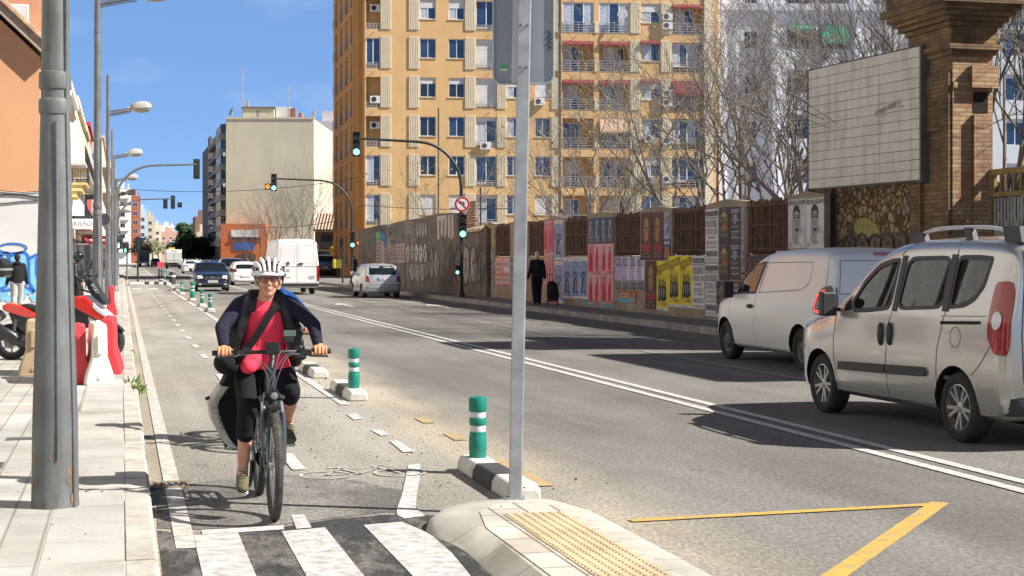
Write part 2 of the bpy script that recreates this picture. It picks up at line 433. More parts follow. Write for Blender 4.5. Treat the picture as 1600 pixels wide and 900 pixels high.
q.box(-.18, -.15, 0, .16, -.13, .014); q.box(-.18, .13, 0, .16, .15, .014)
q.build('grate', M('rust_iron', (.24, .19, .13), rough=.8, var=.4, scale=20), gr, smooth=False)
q = MB(); q.box(-.17, -.14, -.003, .15, .14, .001); q.build('pit', M('pit_shade', (.09, .07, .05), rough=1), gr, smooth=False)  # thin dark plate under the bars, the pit's shade put into its colour
# ---------------------------------------------------------------- dark asphalt at the crossing, older repair behind it
ZP = .004
def flat(name, pts, z, mat, kind='structure'):
    mb = MB(); mb.poly([(p[0], p[1], z) for p in pts]); return tag(mb.build(name, mat, smooth=False), kind=kind)
px = lambda *a: [P(x, y) for x, y in a]
edge = [(246, 830), (300, 836), (380, 832), (450, 823), (520, 812), (600, 805), (680, 806), (735, 822), (820, 905)]
E_ = px(*edge)
flat('crossing_asphalt', [(.2, 2.0, 0)] + [tuple(v) for v in E_[::1]] + [(1.86, 2.0, 0)], ZP, road_material('new_asphalt', 'patch'))
rp = px((246, 826), (320, 828), (443, 820), (600, 801), (655, 800), (640, 770), (560, 752), (440, 742), (330, 752), (247, 765))
flat('asphalt_repair', rp, ZP, road_material('old_repair', 'repair'))
white = paintmat('white_road_paint', (.56, .55, .53), .65)
wornw = paintmat('worn_white_paint', (.66, .63, .57), .55)
yel = paintmat('yellow_road_paint', (.55, .35, .07), .6)
yelw = paintmat('faded_yellow_paint', (.46, .33, .15), .7)
def marks(name, polys, mat, z=2 * ZP):
    mb = MB()
    for p in polys: mb.poly([(q[0], q[1], z) for q in p])
    return tag(mb.build(name, mat, smooth=False), kind='structure')
marks('zebra_crossing', [px((302, 838), (372, 834), (408, 920), (438, 990), (340, 990), (320, 915)),
                         px((440, 832), (508, 826), (585, 922), (640, 990), (540, 990), (490, 922)),
                         px((568, 822), (628, 817), (672, 836), (706, 866), (752, 922), (800, 990), (720, 990), (672, 930))], paintmat('zebra_paint', (.55, .54, .52), .8))
marks('stop_line', [px((315, 830), (443, 822.5), (444, 829), (316, 837))], white)
marks('lane_line', [px((455, 806), (475, 806), (487, 826), (463, 828)), px((638, 728), (657, 726), (656, 750), (651, 775), (650, 797), (657, 801), (664, 808), (632, 812), (620, 806), (620, 798), (628, 775))], white)
def dash(x, y0, y1, w): return [(x - w / 2 + bend(y0), y0), (x + w / 2 + bend(y0), y0), (x + w / 2 + bend(y1), y1), (x - w / 2 + bend(y1), y1)]
marks('lane_line', [dash(1.34, s_, s_ + 1.05, .11) for s_ in [12.0, 15.4, 18.3, 21.1] + [22.7 + 3.12 * i for i in range(1, 60)]], white)
marks('lane_line', [dash(.355, 8.9, 51, .115)] + [dash(.36, 51, 95, .12), dash(.36, 104, 230, .12)], paintmat('worn_edge_paint', (.52, .49, .44), .72))
marks('lane_line', [dash(2.44, 17.2, 23.2, .12), dash(2.46, 26, 82, .13), dash(2.5, 104, 260, .13)] +
      [px((541, 648), (557, 647), (568, 655), (553, 657)), px((579, 673), (595, 672), (609, 681), (595, 682)), px((608, 690), (623, 690), (648, 707), (630, 708))], white)
marks('double_line', [dash(6.18, a, b, .12) for a, b in zip(YS[:-1], YS[1:]) if b <= 800] + [dash(6.44, a, b, .12) for a, b in zip(YS[:-1], YS[1:]) if b <= 800],  paintmat('double_line_paint', (.56, .55, .525), .62))
marks('lane_line', [dash(9.0, a, a + 9, .11) for a in range(4, 90, 13)] + [dash(9.0, a, a + 5, .11) for a in range(95, 300, 12)], paintmat('ghost_paint', (.30, .29, .27), .95))
marks('yellow_line', [dash(2.98, a, a + l, .12) for a, l in ((10.7, 1.5), (13.6, .55), (15.1, .5), (30, 1.5))], yelw)
p1, p2, p3 = P(985, 815), P(1466, 789), P(1300, 905)
def wide(a, b, w):
    d = (b - a).normalized(); n = Vector((-d.y, d.x, 0)) * w / 2; return [a - n, b - n, b + n, a + n]
ext = p2 + (p3 - p2) * 1.6
ym = wide(p1, p2, .095); ym2 = wide(p2 + (p2 - p3).normalized() * .06, ext, .125)
marks('yellow_line', [ym], yel); marks('yellow_line', [ym2], yel, 2 * ZP + .002)
# lane arrow and bicycle symbol
ar = MB()
def arrow(x, y, L_=4.2, turn=0):
    return [[(x - .07, y), (x + .07, y), (x + .07, y + L_ * .6), (x - .07, y + L_ * .6)], [(x - .3, y + L_ * .6), (x + .3, y + L_ * .6), (x, y + L_)]]
marks('lane_arrow', arrow(7.65, 52) + arrow(10.6, 50), wornw)
bk = MB()
def bp(u, v): return (1.52 + u * .95, 11.35 + v * 1.0, 2 * ZP)      # u across, v along: a bicycle drawn on the lane
def circ(cu, cv, r, n=22): return [bp(cu + r * math.cos(2 * math.pi * i / n), cv + r * math.sin(2 * math.pi * i / n)) for i in range(n + 1)]
for pts in (circ(-.02, .3, .2), circ(.58, .3, .2), [bp(-.02, .3), bp(.14, .62), bp(.46, .62), bp(.26, .32), bp(-.02, .3)], [bp(.26, .32), bp(.12, .70)], [bp(.04, .70), bp(.2, .70)], [bp(.58, .3), bp(.42, .72), bp(.54, .76)]):
    bk.ribbon(pts, .03, (0, 0, 1))
tag(bk.build('bicycle_marking', paintmat('bike_paint', (.50, .48, .44), .95), smooth=False), kind='structure')
# crossing further off and the flat paint beside it
marks('zebra_crossing', [dash(.75 + i * .9, 84, 87.5, .5) for i in range(2)] + [dash(3.3 + i * .95, 96, 99.5, .5) for i in range(9)], white)
# kerbed island that the tall post stands on
isl = [(1.80, 2.0), (1.84, 7.3), (1.86, 8.5), (1.80, 8.95), (1.83, 9.22), (1.97, 9.48), (2.2, 9.66), (2.45, 9.74), (2.68, 9.62), (2.80, 9.2), (2.84, 8.4), (2.84, 2.0)]
low = [.012, .012, .018, .045, .075, .088] + [.092] * 6; q = crom([(x, y, z) for (x, y), z in zip(isl, low)], 3); isl = [v[:2] for v in q]; low = [v[2] for v in q]
mb = MB(); n = len(isl)
r0 = [(x, y, -.01) for x, y in inset(isl, -.03)]; r1 = [(x, y, z - .03) for (x, y), z in zip(inset(isl, -.012), low)]; r2 = [(x, y, z) for (x, y), z in zip(inset(isl, .03), low)]; r3 = [(x, y, .099) for x, y in inset(isl, .16)]
r3[0] = (1.99, 2, .099); r3[-1] = (2.68, 2, .099)
vs = r0 + r1 + r2 + r3; fs = [(k_ + i, k_ + n + i, k_ + n + (i + 1) % n, k_ + (i + 1) % n) for k_ in (0, n, 2 * n) for i in range(n)] + [tuple(range(4 * n - 1, 3 * n - 1, -1))]
mb.add(vs, fs); tag(mb.build('traffic_island', pavemat('island_kerb', (.47, .435, .375), (.44, .405, .35), (.31, .28, .23), .6, 3), angle=33), kind='structure')
inner = [(2.02, 2.0), (2.03, 8.6), (2.12, 9.15), (2.28, 9.42), (2.48, 9.46), (2.60, 9.3), (2.65, 8.9), (2.65, 2.0)]
flat('island_paving', [(x, y) for x, y in inner], .104, pavemat('island_slabs', (.52, .48, .42), (.47, .43, .37), (.2, .17, .13), .40, .2))
tb = MB(); tb.poly([(2.23, 2, .108), (2.60, 2, .108), (2.60, 9.02, .108), (2.23, 9.0, .108)])
for i in range(7):
    for j in range(46):
        x, y = 2.255 + i * .054, 8.97 - j * .054
        tb.lathe([(.017, 0), (.014, .006), (.006, .008)], 6, (x, y, .108))
tag(tb.build('tactile_paving', M('tactile_yellow', (.50, .395, .245), rough=.85, var=.2, scale=2.5, dirt=((.36, .29, .2), .7, 3), bump=.2)), kind='structure')
# far island with its black and white kerb
fi = MB(); wk = MB()
fi.box(.55, 101.2, 0, 2.7, 103.5, .13); tag(fi.build('traffic_island', M('island_grey', (.4, .38, .35), rough=.85), smooth=False), kind='structure')
for i in range(8): wk.box(.5 + i * .3, 101.0, -.01, .5 + i * .3 + .295, 101.2, .16, i % 2 * (1 if i in (3, 5, 7) else 0))
for i in range(26): wk.box(2.7, 97 + i * .8, -.01, 2.95, 97 + i * .8 + .78, .15, i % 2)
tag(wk.build('kerb', [M('kerb_white', (.7, .69, .66), rough=.7), M('kerb_black', (.04, .04, .04), rough=.7)], smooth=False), kind='structure')
# weeds at the kerb, dirt crumbs on the lane
wd = MB(); rw = random.Random(5)
for cx, cy, nn in ((.12, 19.6, 26), (.2, 18.6, 44), (.15, 26, 14)):
    for i in range(nn):
        a = rw.uniform(0, 6.28); r = abs(rw.gauss(0, .06)); b = Vector((cx + r * math.cos(a) * .6, cy + r * math.sin(a) * 2, .05))
        d = Vector((rw.uniform(-.1, .1), rw.uniform(-.1, .1), rw.uniform(.06, .17))); sd = Vector((rw.uniform(-1, 1), rw.uniform(-1, 1), 0)).normalized() * .012
        wd.poly([b - sd * .4, b + sd * .4, b + d * .6 + sd, b + d, b + d * .6 - sd])
tag(wd.build('kerb_weeds', M('weed_green', (.10, .17, .03), rough=.7, var=.3), smooth=False), kind='stuff')
cb = MB(); rc = random.Random(12)
for i in range(520):
    if i < 380: x, y = rc.gauss(2.3, .5), rc.uniform(9.4, 22)
    elif i < 470: x, y = rc.uniform(.22, 2.4), rc.uniform(8.6, 16)
    else: x, y = rc.uniform(-1.6, 0), rc.uniform(8, 12)
    z = .126 if x < .1 else (.004 if not (1.8 < x < 2.9 and y < 9.8) else .15); s_ = abs(rc.gauss(.0028, .0022)) + .0015 + (.006 if i % 37 == 0 else 0)
    if .02 < x < .2: continue
    cb.ell((x, y, z + s_ * .4), (s_, s_ * rc.uniform(.6, 1.3), s_ * .7), n=5, k=3)
tag(cb.build('road_grit', M('grit', (.09, .075, .06), rough=.95, var=.4, scale=3)), kind='stuff')
# ================================================================ BUILDINGS
def frame(o, ang):                       # a facade frame: x along the facade, y into the building, z up
    return Matrix.Translation(Vector(o)) @ Matrix.Rotation(ang, 4, 'Z')
def wall_holes(mb, w, z0, h, ops, m=0, mrev=None, back=True):
    """front sheet with openings (x0, z0, x1, z1, depth) and their reveals"""
    mrev = m if mrev is None else mrev
    xs = sorted({0, w} | {o[0] for o in ops} | {o[2] for o in ops}); zs = sorted({z0, h} | {o[1] for o in ops} | {o[3] for o in ops})
    for a, b in zip(xs, xs[1:]):
        for c, d in zip(zs, zs[1:]):
            mx, mz = (a + b) / 2, (c + d) / 2
            if any(o[0] < mx < o[2] and o[1] < mz < o[3] for o in ops): continue
            mb.poly([(a, 0, c), (b, 0, c), (b, 0, d), (a, 0, d)], m)
    for a, c, b, d, dp in ops:
        mb.poly([(a, 0, c), (a, dp, c), (b, dp, c), (b, 0, c)][::-1], mrev); mb.poly([(a, 0, d), (b, 0, d), (b, dp, d), (a, dp, d)], mrev)
        mb.poly([(a, 0, c), (a, 0, d), (a, dp, d), (a, dp, c)][::-1], mrev); mb.poly([(b, 0, c), (b, dp, c), (b, dp, d), (b, 0, d)][::-1], mrev)
        if back: mb.poly([(a, dp, c), (b, dp, c), (b, dp, d), (a, dp, d)], mrev)
GL = glassmat('sky_tint_glass', (.022, .05, .11), rough=.05)  # blue put into the base colour for the sky the panes reflect
GLD = glassmat('dark_window_glass', (.015, .02, .03), rough=.08)
CURT = M('net_curtain', (.42, .46, .52), rough=.5, var=.2, scale=6)
ALU = M('aluminium_frame', (.55, .56, .57), rough=.45, var=.05)
WFR = M('white_frame', (.78, .78, .77), rough=.5, var=.05)
SHUT = brickmat('roller_shutter', (.66, .65, .62), (.60, .59, .57), (.42, .41, .4), 30, .055, .008, rough=.6, rot=(R(90), 0, 0), bump=.3)
RAILM = M('rail_metal', (.42, .42, .41), rough=.5, var=.1)
ACM = M('ac_white', (.68, .67, .64), rough=.5, var=.08); DARK = M('dark_grille', (.03, .03, .035), rough=.6)
def win_mesh(w, h, panes=2, style='blue', fm=None, drop=.0):
    """window as one mesh: frame bars, glass, and a roller shutter lowered by `drop` of its height"""
    mb = MB(); t = .055; F, G_, S_ = 0, 1, 2
    mb.box(0, 0, 0, w, .06, t, F); mb.box(0, 0, h - t, w, .06, h, F); mb.box(0, .001, t, t, .059, h - t, F); mb.box(w - t, .001, t, w, .059, h - t, F)
    for i in range(1, panes): mb.box(w * i / panes - t * .6, .002, t, w * i / panes + t * .6, .058, h - t, F)
    for i in range(panes):
        yy = .025 + .012 * (i % 2)
        mb.poly([(w * i / panes, yy, t), (w * (i + 1) / panes, yy, t), (w * (i + 1) / panes, yy, h - t), (w * i / panes, yy, h - t)], 1 if not (style == 'curtain' and i % 2 == 0) else 3)
    if drop > 0: mb.box(t * .4, -.012, h - t - (h - 2 * t) * drop, w - t * .4, .0, h - t * .2, S_)
    return mb, [fm or ALU, GLD if style == 'dark' else GL, SHUT, CURT]
_WT = {}
def window(parent, M4, w, h, panes=2, style='blue', fm=None, drop=0.0, name='window'):
    key = (round(w, 2), round(h, 2), panes, style, fm, drop)
    if key not in _WT:
        mb, ms = win_mesh(w, h, panes, style, fm, drop); o = mb.build(name, ms, parent, smooth=False); _WT[key] = o
    else:
        o = _WT[key].copy(); COL.objects.link(o); o.parent = parent; o.name = name
    o.matrix_local = M4; return o
def inst(key, make, parent, M4, name):
    if key not in _WT: o = make(); o.parent = parent; _WT[key] = o
    else: o = _WT[key].copy(); COL.objects.link(o); o.parent = parent
    o.name = name; o.matrix_local = M4; return o
def ac_mesh():
    mb = MB(); mb.box(0, 0, 0, .8, .32, .55, 0); mb.lathe([(.2, 0), (.2, .012)], 16, (.3, -.001, .28), (0, -1, 0), 1); mb.box(.05, .05, -.06, .1, .3, 0, 0); mb.box(.7, .05, -.06, .75, .3, 0, 0)
    return mb.build('air_conditioner', [ACM, DARK], smooth=False)
def rail_mesh(w, h=.45, z0=0.0, bars=4, posts=5, th=.035):
    mb = MB()
    for i in range(bars): mb.box(0, 0, z0 + h * i / (bars - 1) - th / 2, w, th, z0 + h * i / (bars - 1) + th / 2)
    for i in range(posts): x = (w - th) * i / (posts - 1); mb.box(x, .004, z0, x + th, th - .004, z0 + h)
    return mb.build('balcony_rail', RAILM, smooth=False)
def awning_mesh(w, d, drop, mat):
    mb = MB(); mb.add([(0, 0, 0), (w, 0, 0), (w, -d, -drop), (0, -d, -drop), (0, 0, -.03), (w, 0, -.03), (w, -d, -drop - .03), (0, -d, -drop - .03)],
                      [(0, 1, 2, 3), (7, 6, 5, 4), (3, 2, 6, 7), (0, 3, 7, 4), (1, 5, 6, 2)])
    for i in range(8): mb.box(w * i / 8 + .02, -d - .006, -drop - .16, w * (i + 1) / 8 - .02, -d + .002, -drop - .02)
    return mb.build('awning', mat, smooth=False)
# ---------------------------------------------------------------- the ochre apartment block
def ochre_block():
    ang = R(6.5); o = W(-11.27, 117.5); rz = ang - YAW
    root = empty('apartment_block', (o.x, o.y, 0), rz, 'tall ochre apartment block with pale ribbed panels, balconies and red awnings behind the wall', 'apartment block')
    U = lambda p: ((p - 800) / 2400 * 117.5 + 11.27) / (math.cos(ang) - math.sin(ang) * (p - 800) / 2400)
    ochre = M('ochre_render', (.65, .41, .185), rough=.9, var=.07, scale=.5, bump=.15, bscale=12, dirt=((.62, .37, .16), .4, 1.2), run=(1, 1, .25))
    ochre_d = M('ochre_side_shaded', (.60, .30, .085), rough=.9, var=.06, scale=.5)  # street side kept darker than the front, its shade put into the colour
    rib = M('ribbed_panel', (.70, .61, .44), rough=.85, var=.05, scale=3)
    inn = M('loggia_inside', (.62, .40, .17), rough=.9, var=.1, scale=2)
    H = 26.6; Wd = U(1122); wall = MB(); F = frame((0, 0, 0), 0)
    sills = [2.06 + 3 * k for k in range(8)]
    ops = []; todo = []
    rnd = random.Random(3)
    small = [(656, 681), (701, 726), (792, 812), (836, 860), (1002, 1031)]
    st = {(0, 6): 'half', (1, 6): 'half', (0, 5): 'blue', (1, 5): 'blue', (0, 4): 'open', (1, 4): 'open', (0, 3): 'dark', (1, 3): 'blue', (0, 2): 'white', (1, 2): 'white', (0, 1): 'shut', (1, 1): 'shut'}
    for k, s in enumerate(sills):
        for ci, (a, b) in enumerate(small):
            x0, x1 = U(a), U(b); z0, z1 = s, s + 1.5
            sty = st.get((ci, k)) or rnd.choice(['blue', 'half', 'curtain', 'shut', 'blue'] if ci < 4 else ['blue', 'curtain', 'white', 'half'])
            ops.append((x0, z0, x1, z1, .16))
            todo.append((x0, z0, x1 - x0, 1.5, sty))
        bal = [(572, 594), (744, 776)]
        for ci, (a, b) in enumerate(bal):
            x0, x1 = U(a), U(b); ops.append((x0, s - .85, x1, s + 1.5, .9 if ci == 0 and k in (3, 4, 6) else .35))
        x0, xm0, xm1, x1 = U(879), U(928), U(936), U(983)
        ops.append((x0, s - .85, xm0, s + 1.5, 1.5)); ops.append((xm1, s - .85, x1, s + 1.5, 1.5))
        ops.append((U(1050), s - .85, U(1099), s + 1.5, 1.3))
    wall_holes(wall, Wd, 0, H, ops, 0, 2)
    # sides, back and top; the street side leans a little off the square
    sd = 22.4; sa = R(6.2); e = (-math.sin(-sa) * sd * -1 * -1 if False else -math.sin(sa) * sd, math.cos(sa) * sd)
    wall.poly([(Wd, 0, 0), (Wd, 16, 0), (Wd, 16, H), (Wd, 0, H)], 0)
    wall.poly([(e[0], e[1], 0), (e[0], e[1], H), (Wd, 16, H), (Wd, 16, 0)], 0)
    wall.poly([(0, 0, H), (Wd, 0, H), (Wd, 16, H), (e[0], e[1], H)], 0)
    SF = Matrix.Translation((e[0], e[1], 0)) @ Matrix.Rotation(-math.atan2(e[1], -e[0]) , 4, 'Z')
    sops = []
    for k, s in enumerate(sills):
        for xa in (1.6, 5.4, 9.4, 13.2): sops.append((xa, s - .85, xa + 1.9, s + 1.5, .5))
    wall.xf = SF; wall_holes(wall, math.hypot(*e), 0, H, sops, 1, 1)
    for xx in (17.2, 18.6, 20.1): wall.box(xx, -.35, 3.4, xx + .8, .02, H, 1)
    wall.xf = None
    wall.build('wall', [ochre, ochre_d, inn], root, smooth=False)
    for x0, z0, w, h, sty in todo:
        Fm = F @ Matrix.Translation((x0, .1, z0))
        if sty == 'shut': window(root, Fm, w, h, 2, 'blue', WFR, .97)
        elif sty == 'half': window(root, Fm, w, h, 2, 'curtain', WFR, .42)
        elif sty == 'open': window(root, Fm, w, h, 2, 'dark', ALU, .3)
        elif sty == 'white': window(root, Fm, w, h, 2, 'dark', WFR, 0)
        else: window(root, Fm, w, h, 2, sty, ALU, 0)
    up = [(594, 611), (638, 655), (726, 743), (776, 792), (861, 875), (984, 1001), (1032, 1048)]
    def panel(w, h=2.47, n=6, d=.03):
        pn = MB(); dw = w / n; pn.box(0, -d, 0, w, .01, h)
        for i in range(n if n > 1 else 0): pn.box(i * dw + dw * .18, -d - .045, .03, i * dw + dw * .78, -d + .002, h - .02)
        return pn.build('ribbed_panel', rib, smooth=False)
    def spout(): q = MB(); q.tube([(0, .05, 0), (0, -.28, -.04)], .03, 6); return q.build('drain_spout', RAILM)
    def sill(w): q = MB(); q.box(-.06, -.06, -.06, w + .06, .1, -.002); return q.build('window_sill', M('sill_stone', (.55, .42, .26), rough=.8), smooth=False)
    for x0, z0, w, h, sty in todo: inst(('sill', round(w, 2)), lambda: sill(w), root, F @ Matrix.Translation((x0, 0, z0)), 'window_sill')
    for k, s in enumerate(sills):
        for p in (584, 765, 900, 958, 1075): inst('spout', spout, root, F @ Matrix.Translation((U(p), 0, s - 1.08)), 'drain_spout')
        for a, b in up: w = round(U(b) - U(a) - .06, 1); inst(('rib', w), lambda: panel(w), root, F @ Matrix.Translation((U(a) + .03, 0, s - .85)), 'ribbed_panel')
        w = U(936) - U(928) - .1; inst(('rib', 'm'), lambda: panel(w, .85, 1, .08), root, F @ Matrix.Translation((U(928) + .05, 0, s - .85)), 'ribbed_panel')
    o2 = panel(U(1113) - U(1100), H - 1.3, 1, .12); o2.parent = root; o2.location = (U(1100), 0, 1)
    dp = MB(); dp.tube([(U(876), -.09, 1), (U(876), -.09, H)], .07, 8); dp.build('drainpipe', M('drainpipe_brown', (.25, .17, .09), rough=.6), root)
    red = M('red_awning', (.20, .025, .03), rough=.8, var=.12, scale=3); tan = M('tan_awning', (.62, .42, .28), rough=.85)
    for k, s in enumerate(sills):
        zf = s - .85
        # narrow corner balcony and shuttered balcony
        x0, w = U(572), U(594) - U(572)
        if k in (3, 4, 6): inst('ac', ac_mesh, root, F @ Matrix.Translation((x0 + .3, -.05 if k == 4 else .3, zf + .35 if k == 4 else zf + 1.4)), 'air_conditioner')
        else: window(root, F @ Matrix.Translation((x0, .1, zf + .3)), w, 2.05, 2, 'curtain' if k < 3 else 'blue', WFR)
        inst(('rail', round(w, 2)), lambda: rail_mesh(w, .42), root, F @ Matrix.Translation((x0, .0, zf + .03)), 'balcony_rail')
        x0, w = U(744), U(776) - U(744)
        if k in (4, 5): window(root, F @ Matrix.Translation((x0, .2, zf + .25)), w, 2.1, 2, 'blue', WFR, .97)
        elif k in (0, 1, 3): window(root, F @ Matrix.Translation((x0, .2, zf + .25)), w, 2.1, 2, 'curtain', WFR, .12)
        else: window(root, F @ Matrix.Translation((x0, .2, zf + .25)), w, 2.1, 2, 'blue', WFR)
        inst(('rail', round(w, 2)), lambda: rail_mesh(w, .42), root, F @ Matrix.Translation((x0, -.02, zf + .03)), 'balcony_rail')
        if k == 3: inst('ac', ac_mesh, root, F @ Matrix.Translation((x0 + .3, -.34, zf - .15)), 'air_conditioner')
        # twin loggia
        for h_, (a, b) in enumerate(((879, 928), (936, 983))):
            x0, w = U(a), U(b) - U(a)
            inst(('rail', round(w, 1)), lambda: rail_mesh(w, .8, bars=5), root, F @ Matrix.Translation((x0, -.03, zf + .02)), 'balcony_rail')
            if k == 6: window(root, F @ Matrix.Translation((x0, .06, zf + .02)), w, 2.3, 3, 'curtain', WFR)
            else:
                window(root, F @ Matrix.Translation((x0 + .25 + .3 * h_, 1.42, zf + .05)), 1.25, 2.05, 2, 'curtain' if (k + h_) % 3 else 'blue', WFR, .0 if (k + h_) % 2 else .5)
                if h_ == 1 and k != 4: window(root, F @ Matrix.Translation((x0 + 1.75, 1.42, zf + .9)), .5, 1.1, 1, 'dark', WFR)
            if k in (4, 5): inst(('aw', 2.2), lambda: awning_mesh(w - .1, .22, .22, red), root, F @ Matrix.Translation((x0 + .05, .02, s + 1.49)), 'awning')
            if k == 3 and h_ == 1: awning = awning_mesh(w - .1, .35, .95, tan); awning.parent = root; awning.matrix_local = F @ Matrix.Translation((x0 + .05, -.01, s + 1.47))
        if k in (4, 5, 7): inst(('aws', 1.4), lambda: awning_mesh(1.45, .25, .2, red), root, F @ Matrix.Translation((U(1002) - .05, -.02, s + 1.62)), 'awning')
        # right-hand loggia
        x0, w = U(1050), U(1099) - U(1050)
        if k in (0, 1, 2, 3, 5): window(root, F @ Matrix.Translation((x0, .3, zf + .5)), w, 1.8, 4, 'curtain' if k % 2 else 'blue', WFR)
        else: window(root, F @ Matrix.Translation((x0 + .5, 1.2, zf + .05)), 1.5, 2.05, 2, 'curtain', WFR)
        if k in (0, 4, 6): inst(('awr', k), lambda: awning_mesh(w - .05, .5 if k == 4 else .3, 1.0 if k == 4 else .25, red), root, F @ Matrix.Translation((x0 + .02, -.01, s + 1.5)), 'awning')
        inst(('rail', round(w, 1)), lambda: rail_mesh(w, .8, bars=5), root, F @ Matrix.Translation((x0, -.03, zf + .02)), 'balcony_rail')
        if k in (2, 3, 4, 6):
            for q_ in range(2 if k in (4, 6) else 1): inst('ac', ac_mesh, root, F @ Matrix.Translation((U(1034), -.36, zf + .35 + q_ * .7)), 'air_conditioner')
        if k == 2 or k == 3: inst('ac', ac_mesh, root, F @ Matrix.Translation((U(1006), -.36, zf - .1 + .2 * k)), 'air_conditioner')
        if k == 4: inst('ac', ac_mesh, root, F @ Matrix.Translation((U(834), -.36, zf + .3)), 'air_conditioner')
    dish = MB(); dish.lathe([(.02, 0), (.25, .05), (.42, .16)], 16, (U(972), -.4, 20.6), (-.4, -1, .3)); dish.tube([(U(972), -.35, 20.6), (U(972), -.02, 20.2)], .025, 6); dish.build('satellite_dish', WFR, root)
    for k, s in enumerate(sills):
        for j, xa in enumerate((1.6, 5.4, 9.4, 13.2)):
            window(root, SF @ Matrix.Translation((xa, .18, s - .4)), 1.9, 1.9, 2, 'blue' if (k + j) % 2 else 'curtain', WFR if (k + j) % 3 else ALU, .0)
            inst('srail', lambda: rail_mesh(2.1, .7, posts=4), root, SF @ Matrix.Translation((xa - .1, -.25, s - .85)), 'balcony_rail')
ochre_block()
# ---------------------------------------------------------------- white block behind the bare trees
def white_block():
    k_ = 122 / 104; o = W(13.75 * k_, 122); root = empty('apartment_block', (o.x, o.y, 0), -YAW + R(1), 'tall white apartment block with green awning seen through the bare branches', 'apartment block')
    root.scale = (k_, k_, k_)
    U = lambda p: ((p - 800) / 2400 * 104 - 13.75)
    white = M('white_render', (.70, .72, .76), rough=.85, var=.05, scale=.6, dirt=((.55, .55, .55), .2, .5))
    Wd = 36; H = 30; wall = MB(); ops = []; rows = [1.65 + (404 - (92 + 70 * i)) / 2400 * 104 for i in range(-2, 5)]
    todo = []
    for z in rows:
        ops += [(U(1163), z + .45, U(1184), z + 1.65, .2), (U(1230), z - .05, U(1275), z + 2.1, 1.3), (U(1281), z - .05, U(1328), z + 2.1, 1.3), (U(1366), z + .3, U(1389), z + 1.45, .2), (U(1420), z, U(1460), z + 1.8, .3), (U(1500), z, U(1530), z + 1.6, .3), (U(1570), z, U(1610), z + 1.8, .3)]
        todo.append(z)
    wall_holes(wall, Wd, 0, H, ops, 0)
    wall.poly([(0, 0, 0), (0, 0, H), (0, 14, H), (0, 14, 0)]); wall.poly([(Wd, 0, 0), (Wd, 14, 0), (Wd, 14, H), (Wd, 0, H)]); wall.poly([(0, 0, H), (Wd, 0, H), (Wd, 14, H), (0, 14, H)])
    zc = 1.65 + (404 - 22) / 2400 * 104
    wall.box(.1, -.3, zc, Wd, .02, zc + .45); wall.box(.1, -.15, zc - .3, Wd, .02, zc)
    wall.box(U(1205), -.5, 2, U(1212), .02, zc - .3); wall.box(.05, -.4, 1, .6, .02, zc - .3); wall.box(U(1336), -.25, 1, U(1342), .02, zc - .3)
    wall.build('wall', white, root, smooth=False)
    green = M('green_awning', (.02, .30, .19), rough=.8, var=.15, scale=3); GLDw = 'dark'
    for i, z in enumerate(todo):
        window(root, Matrix.Translation((U(1163), .12, z + .45)), U(1184) - U(1163), 1.2, 2, 'dark', WFR)
        window(root, Matrix.Translation((U(1366), .12, z + .3)), U(1389) - U(1366), 1.15, 2, 'blue', WFR, .4)
        for a, b in ((1230, 1275), (1281, 1328)): window(root, Matrix.Translation((U(a) + .2, 1.2, z)), U(b) - U(a) - .4, 1.9, 3, 'dark', ALU)
        for a, b in ((1420, 1460), (1500, 1530), (1570, 1610)): window(root, Matrix.Translation((U(a), .2, z)), U(b) - U(a), 1.6, 2, 'blue', WFR)
        for a, b in ((1230, 1275), (1281, 1328)):
            w = U(b) - U(a)
            q = MB(); q.box(U(a), -.02, z - .05, U(b), .05, z + .45, 0); q.build('balcony_front', white, root, smooth=False)
        if i == 2: aw = awning_mesh(U(1326) - U(1283), .4, 1.2, green); aw.parent = root; aw.location = (U(1283), -.01, z + 2.08)
        if i == 2: aw = awning_mesh(U(1272) - U(1232), .3, .3, green); aw.parent = root; aw.location = (U(1232), -.01, z + 2.08)
    pp = MB(); pp.tube([(U(1150), -.08, 1), (U(1150), -.08, zc - 1), (.8, -.08, zc - 1)], .06, 6); pp.build('drainpipe', M('pipe_grey', (.4, .4, .42), rough=.6), root)
white_block()
